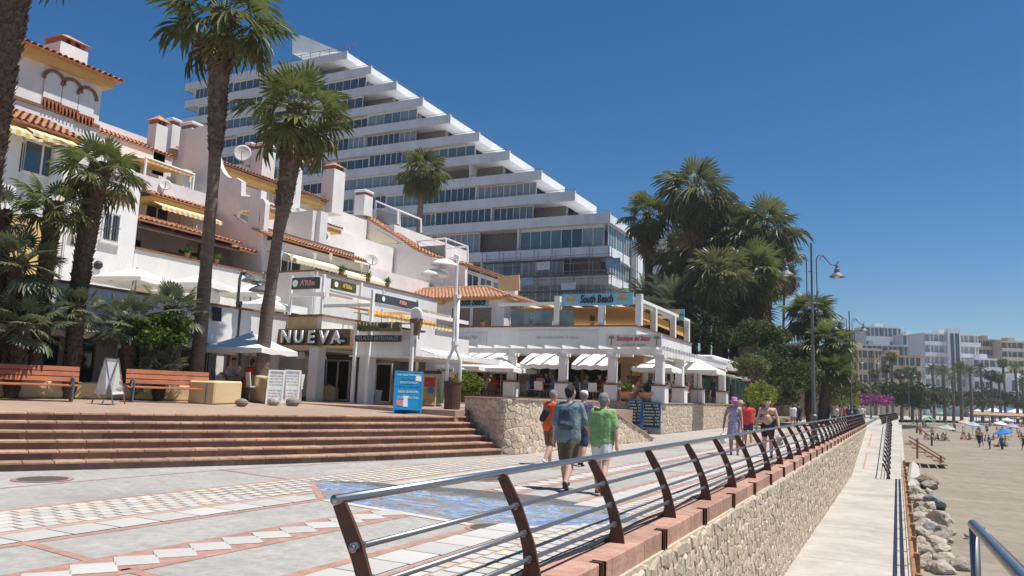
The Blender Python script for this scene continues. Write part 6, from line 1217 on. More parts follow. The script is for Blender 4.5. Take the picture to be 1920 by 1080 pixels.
for pl, pr, lb in (((497, 757), (528, 757), 'white menu board, left leaf of the pair before the palm trunk'), ((527, 757), (558, 757), 'white menu board, right leaf of the pair before the palm trunk')):
    aboard('menu_board', lb, pl, pr, 692, 'white_paint', 'paper', [('COCINA & BAR', 1.1)]+[(tx, .7) for tx in ('ensaladas 8.50   gambas 9.50', 'paella mixta 14.00', 'calamares 11.00  tapas 4.50', 'lomo  pollo  hamburguesa', '', 'postres 5.00   helados', 'vinos  cervezas  sangria', 'menu del dia 12.50', 'sopa  pescado  fruta')], 'text_grey', .085, tilt=.2, legs=False, group='white menu boards', gap=.085, top=.92)
aboard('easel_sign', 'small wooden easel with white menu sheet', (560, 750), (590, 750), 694, 'sandy', 'paper', [('COFFEE', 1), ('cakes', .8), ('juices', .8)], 'text_grey', .085, tilt=.14)
t, o_, ux, uz, nf, w, hh, face = aboard('poster_board', 'ice cream poster board with red and orange print right of the blue board', (790, 764), (817, 764), 704, 'sandy', 'print_orange', [], 'text_white', .1, tilt=.1, back=False); MB().prism([o_+ux*.05+uz*hh*.62+nf*.006, o_+ux*(w-.05)+uz*hh*.62+nf*.006, o_+ux*(w-.05)+uz*hh*.94+nf*.006, o_+ux*.05+uz*hh*.94+nf*.006], nf*.005).build('poster_top', 'print_red', face); c = o_+ux*w*.6+uz*hh*.5+nf*.012; MB().tube([c, c+nf*.006], w*.24, 14).build('poster_disc', 'print_blue', face)
aboard('poster_board', 'green poster board leaning beside the lamp bin', (812, 764), (834, 765), 706, 'white_paint', 'print_green', [], 'text_white', .1, tilt=.12, back=False)
struct('landing', MB().box(-13.2, -10.4, 31.5, 35.6, -.1, .16), 'terrace_tile')
for (pl, pr, lb, m) in (((1178, 796), (1202, 806), 'blue framed chalkboard menu, the shaded left one by the stone corner', 'board_blue'), ((1204, 803), (1238, 812), 'blue framed chalkboard menu, the right one leaning at the stone corner', 'board_blue')):
    a = on_y(pl[0], pl[1], 35.2); t, o_, ux, uz, nf, w, hh, face = aboard('chalkboard', lb, pl, pr, pl[1]-48, m, 'chalkboard', [(x_, .8) for x_ in ('paella   12.50', 'sardinas   6.00', 'boquerones   8.00', 'gambas pil pil   9.00', 'ensalada   7.50', 'calamares   9.50', 'croquetas   6.50')], 'text_white', .14, tilt=.12, back=False, plane='z', group='chalkboard menus', gap=.12, legs=False, yaw=-.35)
# hand truck with white buckets by the pillar
p = on_terr(684, 757); HT = thing('hand_truck', 'dark sack barrow with boxes beside the white pillar', 'hand truck', p); ax = V((RH.x, RH.y, 0))
for s in (-.2, .2): MB().tube([p+ax*s, p+ax*s+V((0, 0, 1.25)), p+ax*s*.6+V((0, 0, 1.3))], .02, 6).build('side_rail', 'grey_paint', HT); MB().tube([p+ax*s*1.2-FH*.05+V((0, 0, .13)), p+ax*s*1.5-FH*.05+V((0, 0, .13))], .13, 12).build('wheel', 'text_red', HT)
for k, (z, m, w) in enumerate(((.06, 'grey_paint', .26), (.46, 'wood', .22), (.78, 'text_grey', .24))): MB().box(p.x-w, p.x+w, p.y-.2, p.y+.2, p.z+z, p.z+z+.3).build('crate', m, HT, bevel=.02)
p = on_terr(705, 757); o = MB().lathe([(.15, 0), (.19, .42), (.2, .43), (.2, .47), (.02, .49)], p, 14).build('bucket', 'white_paint'); tag(o, 'white plastic bucket beside the sack barrow', 'bucket'); 
# terracotta pots on the restaurant wall
for i, (px_, lb) in enumerate(((1178, 'terracotta bowl with a small green plant on the restaurant wall'), (1214, 'terracotta bowl with a dark bushy plant on the restaurant wall'))):
    p = on_y(px_, 752, 36.0); p.z = 1.47; t = thing('plant_pot', lb, 'plant pot', p, 'terracotta pots'); MB().lathe([(.2, 0), (.38, .2), (.44, .36), (.46, .38), (.46, .44), (.40, .44), (.36, .36)], p, 18).build('pot', 'tile', t); mb = MB(); rr = random.Random(i)
    for k in range(260 if i else 120):
        a = rr.uniform(0, 6.28); e = rr.uniform(.1, 1.4); l = rr.uniform(.25, .5); q = p+V((0, 0, .4)); d = V((math.cos(a)*math.cos(e), math.sin(a)*math.cos(e), math.sin(e))); s_ = d.cross(V((0, 0, 1))).normalized()*.03; r_ = rr.uniform(0, .3); q = q+d*r_; mb.add([q-s_, q+d*l*.5+s_, q+d*l], [(0, 1, 2)])
    o = mb.build('foliage', 'bush_dark' if i else 'bush_light', t, recalc=False); o['kind'] = 'stuff'
# ---------------------------------------------------------------- parasols
def par_px(label, px_, rim_py, top_py, D, wpx, zf, m='canvas', rz=0.0, group='white parasols', **k):
    c = on_d(px_, rim_py, D); t_ = on_d(px_, top_py, D); s = wpx*mpp(c)/1.2; return parasol((c.x, c.y, zf), s, c.z-zf, t_.z-zf, label, m, group, rz, **k)
UP = 'white parasols on the upper terrace'; LO = 'white parasols on the lower terrace'; RE = 'white parasols of the restaurant'
for lb, a, b, c, D, w, zf, g in (('white parasol on the upper terrace left, before the white house', 255, 527, 504, 29, 145, 3.25, UP), ('white parasol on the upper terrace behind the tallest palm', 375, 537, 516, 30, 130, 3.25, UP), ('white parasol on the upper terrace between the two tall palms', 470, 553, 533, 31, 95, 3.25, UP), ('lower white parasol at the edge of the upper terrace by the leaning palm', 500, 573, 556, 30, 80, 3.25, UP), ('large white parasol before the cafe letters, between the tall palms', 470, 655, 624, 25, 150, 1.09, LO), ('white parasol left of the tallest palm trunk behind the round bush', 390, 648, 628, 26.5, 90, 1.09, LO), ('white parasol at the left behind the slim low palm', 165, 628, 612, 26, 110, 1.09, LO)):
    par_px(lb, a, b, c, D, w, zf, rz=R(12), group=g)
par_px('small pale blue parasol behind the left bench', 122, 652, 633, 25, 62, 1.09, 'canvas_blue', group='pale blue parasols', round_=True, val=0); par_px('pale blue parasol left of the restaurant columns', 848, 692, 676, 34, 62, 1.1, 'canvas_blue', group='pale blue parasols', round_=True, val=0)
for lb, a, b, c, D, w in (('wide white canopy parasol behind the first restaurant columns', 940, 692, 668, 40.5, 120), ('white parasol right of the terracotta pots', 1232, 691, 672, 38.5, 90), ('white parasol at the seaward corner of the restaurant', 1308, 695, 674, 43, 105), ('white parasol at the left end of the restaurant pergola', 885, 688, 670, 40, 80)):
    par_px(lb, a, b, c, D, w, 1.42, group=RE, val=.22)
# ---------------------------------------------------------------- cafe tables and chairs in the restaurant and on the terraces
def chair_proto(m):
    t = thing('chair', 'x', 'chair', (0, 0, 0)); MB().box(-.22, .22, -.22, .22, .43, .47).build('seat', m, t); MB().obox((0, .22, .68), (.22, 0, 0), (0, .015, 0), (0, .03, .2)).build('backrest', m, t)
    for a in (-.2, .2):
        for b in (-.2, .2): MB().tube([(a, b, 0), (a, b, .45)], .014, 5).build('leg', 'grey_paint', t)
    return t
def table_proto():
    t = thing('table', 'x', 'table', (0, 0, 0)); MB().box(-.4, .4, -.4, .4, .72, .75).build('top', 'wood', t); MB().cyl((0, 0), .03, .03, .72, 8).build('leg', 'grey_paint', t); MB().box(-.25, .25, -.25, .25, 0, .03).build('foot', 'grey_paint', t); return t
cp = [chair_proto('wood'), chair_proto('white_paint')]; tp = table_proto(); used = set()
def put(proto, loc, rz, label, group):
    o = proto if proto.name not in used else dup(proto); used.add(proto.name); o.location = loc; o.rotation_euler = (0, 0, rz); o['label'] = label; o['group'] = group; return o
rr = random.Random(17); TSP = [(-19.6, 38, 1.3), (-16.6, 37.4, 1.42), (-16.2, 39.8, 1.42), (-13.6, 37.3, 1.42), (-13.4, 40.2, 1.42), (-11.2, 38.5, 1.42), (-11.2, 41.8, 1.42), (-11.2, 45.5, 1.42), (-11.2, 48.8, 1.42), (-18.8, 40.4, 1.3), (-22, 38, 1.3)]
for i, (x, y, z) in enumerate(TSP):
    put(tp, (x, y, z), 0, 'small square wooden table on the restaurant terrace', 'restaurant tables')
    for k in range(4): a = k*math.pi/2+.1; put(cp[i % 2], (x+math.cos(a)*.62, y+math.sin(a)*.62, z), a-math.pi/2, ('wooden cafe chair on the restaurant terrace', 'white cafe chair on the restaurant terrace')[i % 2], ('wooden restaurant chairs', 'white restaurant chairs')[i % 2])
for i, (a, b, D, z) in enumerate(((455, 700, 25, 1.09), (400, 700, 27, 1.09), (165, 690, 26, 1.09), (520, 700, 24, 1.09))):
    p = on_d(a, b, D); put(tp, (p.x, p.y, z), .3, 'small square wooden table under the lower terrace parasols', 'lower terrace tables')
    for k in range(3): a_ = k*2.1; put(cp[1], (p.x+math.cos(a_)*.65, p.y+math.sin(a_)*.65, z), a_-math.pi/2, 'white cafe chair under the lower terrace parasols', 'lower terrace chairs')
# ================================================================== PEOPLE
for n_, c_ in (('skin', (0.50, 0.29, 0.20)), ('skin_tan', (0.42, 0.225, 0.14)), ('skin_pink', (0.56, 0.34, 0.26))):
    m = mat(n_, c_, .55, var=.08, scale=8)
for n_, c_ in (('c_teal', (.17, .235, .255)), ('c_olive', (.10, .085, .05)), ('c_green', (.215, .37, .14)), ('c_white', (.70, .68, .64)), ('c_orange', (.66, .10, .03)), ('c_purple', (.10, .075, .16)), ('c_lavender', (.36, .31, .42)), ('c_red', (.60, .05, .05)), ('c_black', (.025, .025, .03)), ('c_navy', (.03, .04, .09)), ('c_grey', (.22, .22, .23)), ('c_pack', (.05, .075, .10)), ('c_hat', (.45, .14, .42)), ('c_beige', (.48, .38, .27)), ('c_blue', (.06, .16, .42)), ('c_brown', (.14, .075, .045)), ('c_pink', (.58, .28, .30)), ('c_yellow', (.60, .45, .10)), ('h_dark', (.03, .025, .02)), ('h_grey', (.20, .19, .18)), ('h_blond', (.30, .20, .10)), ('h_brown', (.07, .04, .025))):
    mat(n_, c_, .85, var=.2, scale=9, bump=.9, bscale=7)
TMP = bpy.data.scenes.new('tmp_remesh')
def caps(mb, a, b, ra, rb, n=10, k=4):
    a = V(a); b = V(b); d = b-a; L_ = d.length
    d = d/L_ if L_ > 1e-6 else V((0, 0, 1)); pts = []; rs = []
    for i in range(k): t = math.pi/2*i/k; pts.append(a-d*ra*math.cos(t)); rs.append(max(.002, ra*math.sin(t)))
    pts += [a, b]; rs += [ra, rb]
    for i in range(k-1, -1, -1): t = math.pi/2*i/k; pts.append(b+d*rb*math.cos(t)); rs.append(max(.002, rb*math.sin(t)))
    ref = V((1, 0, 0)) if abs(d.x) < .8 else V((0, 1, 0)); u = d.cross(ref).normalized(); w = d.cross(u); vs_ = []
    for p, r in zip(pts, rs):
        for j in range(n): t = 2*math.pi*j/n; vs_.append(p+(u*math.cos(t)+w*math.sin(t))*r)
    K = len(pts); mb.add(vs_, [(i*n+j, i*n+(j+1) % n, (i+1)*n+(j+1) % n, (i+1)*n+j) for i in range(K-1) for j in range(n)]+[tuple(range(n-1, -1, -1)), tuple((K-1)*n+j for j in range(n))])
def blend(mb, name, m, parent, voxel, smooth=2, ysc=1.0):
    me = bpy.data.meshes.new(name); me.from_pydata(mb.v, [], mb.f); o = bpy.data.objects.new(name, me); TMP.collection.objects.link(o)
    bm = bmesh.new(); bm.from_mesh(me); bmesh.ops.recalc_face_normals(bm, faces=bm.faces); bm.to_mesh(me); bm.free()
    r = o.modifiers.new('r', 'REMESH'); r.mode = 'VOXEL'; r.voxel_size = voxel; r.use_smooth_shade = True
    if smooth: s = o.modifiers.new('s', 'SMOOTH'); s.iterations = smooth; s.factor = .5
    TMP.view_layers[0].update(); dg = TMP.view_layers[0].depsgraph; m2 = bpy.data.meshes.new_from_object(o.evaluated_get(dg)); bpy.data.objects.remove(o); m2.name = name; m2.materials.clear(); m2.materials.append(MATS[m]); m2.polygons.foreach_set('use_smooth', [True]*len(m2.polygons))
    return obj_from(name, m2, parent)
def ruffle(me, f):
    cs = [v.co.copy() for v in me.vertices]; ns = [v.normal.copy() for v in me.vertices]; fl = []
    for c, n in zip(cs, ns): fl += (c+n*f(c))[:]
    me.vertices.foreach_set('co', fl); me.update()
def skeleton(h, pose):
    g = pose.get; J = {}; sit = g('sit', False); lean = R(g('lean', 3)); pz = .46*h*.55+.12 if sit else .525*h; pz = g('pz', pz)
    J['pel'] = V((0, 0, pz)); up = V((0, math.sin(lean), math.cos(lean))); J['up'] = up; J['che'] = J['pel']+up*.225*h; J['nec'] = J['pel']+up*.30*h; J['hb'] = J['pel']+up*.36*h+V((0, .01*h, 0)); J['hea'] = J['pel']+up*.405*h+V((0, .015*h, 0))
    for s, k in ((-1, 'L'), (1, 'R')):
        sh = J['pel']+up*.285*h+V((s*.100*h*g('wide', 1), 0, 0)); a = R(g('arm'+k, 0)); ab = R(g('abd'+k, 9)); e = R(g('elb'+k, 15)); d = V((s*math.sin(ab), math.sin(a)*math.cos(ab), -math.cos(a)*math.cos(ab))); el = sh+d*.172*h
        d2 = V((d.x*.4-s*math.sin(R(g('inw'+k, 0))), math.sin(a+e), -math.cos(a+e))).normalized(); wr = el+d2*.145*h; J['sh'+k] = sh; J['el'+k] = el; J['wr'+k] = wr; J['hd'+k] = d2
        hp = J['pel']+V((s*.052*h, 0, -.01*h)); t = R(g('leg'+k, 0)); kn_ = R(g('kne'+k, 6)); ld = V((s*.02, math.sin(t), -math.cos(t))); kn = hp+ld*.245*h; ld2 = V((0, math.sin(t-kn_), -math.cos(t-kn_))); an = kn+ld2*.232*h; J['hp'+k] = hp; J['kn'+k] = kn; J['an'+k] = an; J['ft'+k] = R(g('foot'+k, 0))+t-kn_
    return J
def person(label, loc, rz, h, pose, skin='skin', top=None, sleeves=.55, bottom=None, blen=.8, hair='h_dark', shoes='c_black', group=None, fine=True, hat=None, dress=False, extras=None, belly=0.0, female=False, cat='person'):
    t = thing('person', label, cat, (0, 0, 0), group); J = skeleton(h, pose); vx = .014 if fine else .03; w = pose.get('wide', 1); up = J['up']; fw_ = V((0, 1, 0))
    # feet to ground
    mz = min(J['anL'].z, J['anR'].z)-.042*h
    if not pose.get('sit'):
        for k in J:
            if isinstance(J[k], V.__class__) or hasattr(J[k], 'z'):
                if k not in ('up', 'hdL', 'hdR'): J[k] = J[k]-V((0, 0, mz))
    def X(f): return V((f*h, 0, 0))
    def torso(mb, inf, lo=0.0):
        c = J['che']; p = J['pel']; caps(mb, c-X(.062*w)+up*.03*h, c+X(.062*w)+up*.03*h, .058*h+inf, .058*h+inf); caps(mb, p+up*.12*h-X(.045*w), p+up*.12*h+X(.045*w), .056*h+inf, .056*h+inf); caps(mb, p-X(.043*w)+up*lo, p+X(.043*w)+up*lo, .064*h+inf, .064*h+inf); caps(mb, c+up*.02*h, p+up*.05*h, .064*h+inf, .064*h+inf)
        caps(mb, J['shL']+X(.02)-up*.005*h, J['shR']-X(.02)-up*.005*h, .036*h+inf*.8, .036*h+inf*.8)
        if belly: caps(mb, p+up*.09*h+fw_*belly*h, p+up*.14*h+fw_*belly*h, .075*h+inf, .07*h+inf)
        if female: caps(mb, c-X(.04)+fw_*.035*h, c-X(.04)+fw_*.04*h, .038*h+inf, .03*h+inf); caps(mb, c+X(.04)+fw_*.035*h, c+X(.04)+fw_*.04*h, .038*h+inf, .03*h+inf)
    b = MB(); torso(b, 0); caps(b, J['nec'], J['hb'], .034*h, .031*h); hc = J['hea']; tn = R(pose.get('turn', 0)); hf = V((math.sin(-tn), math.cos(tn), 0)); hs_ = V((hf.y, -hf.x, 0))
    caps(b, hc-V((0, 0, .015*h))+hf*.004*h, hc+V((0, 0, .022*h))-hf*.004*h, .047*h, .052*h); caps(b, hc+hf*.03*h-V((0, 0, .04*h)), hc+hf*.022*h-V((0, 0, .025*h)), .026*h, .034*h); caps(b, hc+hf*.05*h-V((0, 0, .005*h)), hc+hf*.062*h-V((0, 0, .016*h)), .006*h, .010*h)
    for s in (-1, 1): caps(b, hc+hs_*s*.052*h, hc+hs_*s*.055*h-V((0, 0, .012*h)), .012*h, .009*h)
    for k, s in (('L', -1), ('R', 1)):
        caps(b, J['sh'+k], J['el'+k], .031*h, .025*h); caps(b, J['el'+k], J['wr'+k], .027*h, .017*h); wr = J['wr'+k]; hd = J['hd'+k]; caps(b, wr, wr+hd*.045*h, .018*h, .022*h)
        if fine:
            sd_ = V((0, 1, 0)) if abs(hd.y) < .7 else V((0, 0, 1)); sd_ = (sd_-hd*sd_.dot(hd)).normalized(); inn = V((-s, 0, 0))
            for q, l in ((-.021, .038), (-.007, .046), (.007, .044), (.021, .034)): r0 = wr+hd*.055*h+sd_*q*h*.9; caps(b, r0, r0+hd*l*.55*h, .0085*h*.75, .008*h*.75, 6, 2); caps(b, r0+hd*l*.55*h, r0+hd*l*h*.95+inn*.014*h, .008*h*.75, .0065*h*.75, 6, 2)
            r0 = wr+hd*.02*h+sd_*.02*h; caps(b, r0, r0+hd*.028*h+sd_*.02*h, .009*h*.8, .008*h*.8, 6, 2)
        else: caps(b, wr+hd*.04*h, wr+hd*.085*h, .018*h, .010*h)
        caps(b, J['hp'+k], J['kn'+k], .060*h, .036*h); caps(b, J['kn'+k], J['kn'+k].lerp(J['an'+k], .35), .035*h, .038*h); caps(b, J['kn'+k].lerp(J['an'+k], .35), J['an'+k], .038*h, .022*h); fa = J['ft'+k]; fd = V((0, math.cos(fa), math.sin(fa))); fdn = V((0, math.sin(fa), -math.cos(fa))); caps(b, J['an'+k]+fdn*.02*h-fd*.015*h, J['an'+k]+fdn*.024*h+fd*.09*h, .020*h, .015*h)
    body = blend(b, 'body', skin, t, vx, 2)
    if top:
        c = MB(); torso(c, .016, .0)
        if dress: caps(c, J['pel']-X(.02), J['pel']-X(.03)-V((0, 0, .17*h)), .085*h, .10*h); caps(c, J['pel']+X(.02), J['pel']+X(.03)-V((0, 0, .17*h)), .085*h, .10*h)
        else:
            for q in (-.048, -.016, .016, .048): caps(c, J['che']+X(q*w), J['pel']+X(q*w)-V((0, 0, .012*h)), .062*h+.018, .066*h+.022)
        if sleeves:
            for k in 'LR': caps(c, J['sh'+k], J['sh'+k].lerp(J['el'+k], sleeves*1.3), .034*h+.010, .031*h+.018)
        sh_ = blend(c, 'dress' if dress else 'shirt', top, t, vx*1.15, 3)
        if fine:
            ruffle(sh_.data, lambda c_: .012*mathutils.noise.noise(V((c_.x*9, c_.y*9, c_.z*4+h*7)))+.006*mathutils.noise.noise(c_*22))
    if bottom:
        c = MB(); caps(c, J['pel']-X(.04), J['pel']+X(.04), .068*h+.010, .068*h+.010)
        for k in 'LR':
            kp = J['hp'+k].lerp(J['kn'+k], min(1, blen)); caps(c, J['hp'+k], kp, .064*h+.012, .047*h+.016)
            if blen > 1: caps(c, J['kn'+k], J['kn'+k].lerp(J['an'+k], .93), .045*h+.012, .034*h+.012)
        blend(c, 'shorts' if blen <= 1 else 'trousers', bottom, t, vx*1.15, 3)
    if hair:
        c = MB(); caps(c, hc+V((0, 0, .018*h))-hf*.012*h, hc+V((0, 0, .030*h))-hf*.004*h, .054*h, .052*h); caps(c, hc-hf*.022*h-V((0, 0, .012*h)), hc-hf*.02*h+V((0, 0, .02*h)), .040*h if not female else .044*h, .05*h)
        if female: caps(c, hc-hf*.03*h-V((0, 0, .05*h)), hc-hf*.028*h, .03*h, .046*h)
        hr = blend(c, 'hair', hair, t, vx*1.1, 1)
        ruffle(hr.data, lambda c_: .007*mathutils.noise.noise(c_*60)+.004*mathutils.noise.noise(c_*120))
    if shoes:
        for k in 'LR': c = MB(); fa = J['ft'+k]; fd = V((0, math.cos(fa), math.sin(fa))); fdn = V((0, math.sin(fa), -math.cos(fa))); caps(c, J['an'+k]+fdn*.022*h-fd*.018*h, J['an'+k]+fdn*.026*h+fd*.095*h, .024*h, .020*h); blend(c, 'shoe', shoes, t, vx*1.1, 1)
    if hat:
        kind, hm = hat; p = hc+V((0, 0, .035*h)); prof = [(.056*h, -.02*h), (.056*h, .0), (.052*h, .03*h), (.03*h, .045*h), (.003, .048*h)]
        if kind == 'brim': prof = [(.10*h, -.035*h), (.105*h, -.03*h), (.06*h, -.01*h)]+prof[1:]
        hh_ = MB().lathe(prof, p, 18).build('hat', hm, t, smooth=True)
        if kind == 'cap': MB().prism([p+hf*.045*h+hs_*.045*h+V((0, 0, -.01*h)), p+hf*.11*h+hs_*.03*h+V((0, 0, -.018*h)), p+hf*.11*h-hs_*.03*h+V((0, 0, -.018*h)), p+hf*.045*h-hs_*.045*h+V((0, 0, -.01*h))], (0, 0, .008)).build('peak', hm, hh_)
    if fine:
        for s in (-1, 1): MB().ball(hc+hf*.046*h+hs_*s*.019*h+V((0, 0, .004*h)), .006*h, 6, 4).build('eye', 'c_black', body)
        MB().tube([hc+hf*.050*h+hs_*-.016*h-V((0, 0, .030*h)), hc+hf*.054*h-V((0, 0, .031*h)), hc+hf*.050*h+hs_*.016*h-V((0, 0, .030*h))], .003*h, 5).build('mouth', 'c_pink', body)
    if extras: extras(t, J, h, body)
    t.location = loc; t.rotation_euler = (0, 0, rz); return t, J
def soft(name, m, parts, parent, voxel=.016, smooth=3):
    c = MB()
    for a, b, ra, rb in parts: caps(c, a, b, ra, rb)
    return blend(c, name, m, parent, voxel, smooth)
def sling(m):
    def f(t, J, h, body):
        c = J['che']; bk = V((0, -.115*h/1.75*1.75*.72, 0)); p0 = c+bk-J['up']*.02*h; soft('backpack', m, [(p0+V((q*h, 0, -.11*h)), p0+V((q*h, .01*h, .03*h)), .042*h, .036*h) for q in (-.045, -.02, .005, .03)]+[(p0+V((0, 0, .03*h)), p0+V((.02*h, .02*h, .08*h)), .03*h, .018*h), (p0+V((-.035*h, -.03*h, -.1*h)), p0+V((.02*h, -.03*h, -.1*h)), .028*h, .028*h)], t)
        MB().tube([p0+V((-.05*h, .02*h, -.1*h)), c+V((-.02*h, -.085*h, .02*h)), J['shR']+V((-.05*h, -.03*h, .035*h)), J['shR']+V((-.055*h, .03*h, .03*h)), c+V((.02*h, .085*h, -.02*h))], .012, 6).build('strap', m, t)
    return f
def hip_bag(m, side=-1):
    def f(t, J, h, body):
        p = J['pel']+J['up']*.14*h+V((side*.06*h, -.085*h, 0)); soft('sling_bag', m, [(p-V((.03*h, 0, .05*h)), p+V((.03*h, 0, .05*h)), .045*h, .05*h)], t); MB().tube([p, J['che']+V((0, -.09*h, .02*h)), J['shR']+V((-.04*h, 0, .04*h)), J['che']+V((0, .09*h, 0)), p+V((-.05*h, .08*h, 0))], .01, 6).build('strap', m, t)
    return f
def carry(k, m, size=.16, m2=None):
    def f(t, J, h, body):
        p = J['wr'+k]+J['hd'+k]*.08*h-V((0, 0, size*1.1)); soft('bag', m, [(p-V((0, size*.5, 0)), p+V((0, size*.5, 0)), size*.55, size*.5), (p-V((0, size*.4, size*.7)), p+V((0, size*.4, -size*.7)), size*.55, size*.55)], t, .022); MB().tube([p+V((0, -.1, .05)), J['wr'+k]+J['hd'+k]*.075*h, p+V((0, .1, .05))], .008, 5).build('handle', m, t)
    return f
def both(*fs):
    def f(*a):
        for g in fs: g(*a)
    return f
def at_px(px, py): p = on_z(px, py, 0); return p
pr = at_px(1063, 919); person('man in a blue grey shirt and olive shorts with a dark backpack, walking away', pr, R(4), 1.80, dict(legL=16, kneL=4, legR=-18, kneR=22, armL=-10, armR=14, elbR=30, inwR=-8, abdR=14, turn=-18, wide=1.05), 'skin_pink', 'c_teal', .75, 'c_olive', .88, 'h_dark', 'c_black', 'walkers on the promenade', extras=sling('c_pack'))
pr = at_px(1127, 926); person('woman in a green blouse and white shorts with grey hair, arm in arm', pr, R(2), 1.67, dict(legL=10, kneL=8, legR=-16, kneR=16, armL=12, elbL=28, inwL=-6, abdL=16, armR=-8, elbR=8, abdR=14), 'skin_pink', 'c_green', .62, 'c_white', .62, 'h_grey', 'c_brown', 'walkers on the promenade', female=True)
pr = at_px(1031, 873); person('man in an orange T-shirt with a black sling bag beside the stone wall', pr, R(-12), 1.73, dict(legL=12, kneL=5, legR=-16, kneR=18, armL=8, elbL=40, armR=-8), 'skin_pink', 'c_orange', .65, 'c_brown', .9, 'h_grey', 'c_white', 'walkers on the promenade', extras=hip_bag('c_black'))
pr = at_px(1090, 873); person('person in a dark purple shirt and white cap, mostly hidden behind the couple', pr, R(0), 1.74, dict(legL=12, kneL=6, legR=-12, kneR=12, armR=10), 'skin', 'c_purple', .7, 'c_navy', .9, 'h_grey', 'c_black', 'walkers on the promenade', hat=('cap', 'c_white'))
pr = at_px(1377, 853); person('woman in a lavender dress and purple sun hat carrying a white bag', pr, R(190), 1.74, dict(legL=8, kneL=8, legR=-8, kneR=10, armR=4, abdR=20, armL=8, abdL=8, elbR=14), 'skin_tan', 'c_lavender', 0, None, 1, 'h_brown', 'c_brown', 'walkers on the promenade', female=True, dress=True, hat=('brim', 'c_hat'), extras=carry('R', 'c_white', .19))
pr = at_px(1440, 858); person('bare chested man in dark swim shorts carrying a pale beach bag', pr, R(186), 1.76, dict(legL=10, kneL=8, legR=-9, kneR=10, abdL=18, abdR=18, armL=6, armR=-6, elbL=22, wide=1.12), 'skin_pink', None, 0, 'c_black', .55, 'h_dark', 'c_black', 'walkers on the promenade', belly=.03, extras=carry('L', 'c_beige', .18))
pr = on_z(1403, 836, 0); person('woman in a red top and dark shorts behind the purple hat', pr, R(10), 1.68, dict(legL=10, legR=-10, kneR=12, abdL=12), 'skin_tan', 'c_red', .2, 'c_navy', .6, 'h_dark', 'c_white', 'walkers on the promenade', female=True, fine=False)
pr = on_z(1389, 832, 0); person('person in a cream sun hat and pale top between purple hat and red top', pr, R(185), 1.68, dict(legL=8, legR=-8), 'skin', 'c_pink', .5, 'c_beige', .8, 'h_blond', 'c_white', 'walkers on the promenade', hat=('brim', 'c_beige'), fine=False)
# ---------------------------------------------------------------- background figures: a few prototypes, copied with other clothes
def recolour(o, mats_):
    for ch in o.children:
        nm = ch.name.split('.')[0]
        if nm in mats_ and len(ch.material_slots): ch.material_slots[0].link = 'OBJECT'; ch.material_slots[0].material = MATS[mats_[nm]]
PW_ = [person('walk', (0, 0, 0), 0, 1.74, dict(legL=18, kneL=6, legR=-18, kneR=14, armL=-14, armR=14), 'skin', 'c_white', .6, 'c_navy', .85, 'h_dark', 'c_black', fine=False)[0], person('walking woman proto figure', (0, 0, 0), 0, 1.66, dict(legL=-14, kneL=14, legR=14, armL=12, armR=-12), 'skin_tan', 'c_red', .4, 'c_grey', .6, 'h_brown', 'c_white', fine=False, female=True)[0], person('walk', (0, 0, 0), 0, 1.70, dict(legL=5, legR=-5, abdL=14, abdR=14, elbL=50), 'skin', 'c_blue', .6, 'c_beige', 1.2, 'h_grey', 'c_black', fine=False)[0]]
PS_ = [person('sit', (0, 0, 0), 0, 1.72, dict(sit=True, pz=.56, legL=86, kneL=82, legR=84, kneR=86, armL=35, elbL=60, armR=30, elbR=70, lean=8), 'skin', 'c_white', .6, 'c_navy', .9, 'h_dark', 'c_black', fine=False)[0], person('sit', (0, 0, 0), 0, 1.64, dict(sit=True, pz=.54, legL=84, kneL=86, legR=86, kneR=80, armL=20, elbL=80, armR=40, elbR=40, lean=4), 'skin_tan', 'c_red', .4, 'c_grey', .7, 'h_brown', 'c_white', fine=False, female=True)[0]]
PB_ = [person('lie', (0, 0, 0), 0, 1.7, dict(sit=True, pz=.13, legL=92, kneL=30, legR=88, kneR=10, armL=-35, armR=-30, elbL=0, elbR=0, lean=-22), 'skin_tan', None, 0, 'c_navy', .5, 'h_dark', None, fine=False)[0], person('sit', (0, 0, 0), 0, 1.64, dict(sit=True, pz=.13, legL=115, kneL=80, legR=110, kneR=75, armL=50, armR=50, elbL=20, elbR=20, lean=12), 'skin', None, 0, 'c_red', .3, 'h_brown', None, fine=False, female=True)[0]]
usedp = set(); CN = {'c_white': 'white', 'c_navy': 'navy', 'c_red': 'red', 'c_blue': 'blue', 'c_grey': 'grey', 'c_black': 'black', 'c_beige': 'beige', 'c_pink': 'pink', 'c_green': 'green', 'c_lavender': 'lavender', 'c_orange': 'orange', 'c_purple': 'purple', 'c_teal': 'teal', 'c_yellow': 'yellow', 'c_brown': 'brown', 'c_olive': 'olive'}
def place(proto, loc, rz, label, group, top=None, bot=None, sc=1.0):
    if proto.name in usedp: o = dup(proto)
    else: o = proto; usedp.add(proto.name)
    o.location = loc; o.rotation_euler = (0, 0, rz); o.scale = (sc, sc, sc); o['label'] = label; o['group'] = group; d = {}
    if top: d['shirt'] = top
    if bot: d['shorts'] = bot; d['trousers'] = bot
    recolour(o, d); return o
def ground_at(px, D, z=0.0):
    d = ray(px, 760); p = _at(d, D); return V((p.x, p.y, z))
FWK = 'far walkers on the promenade'
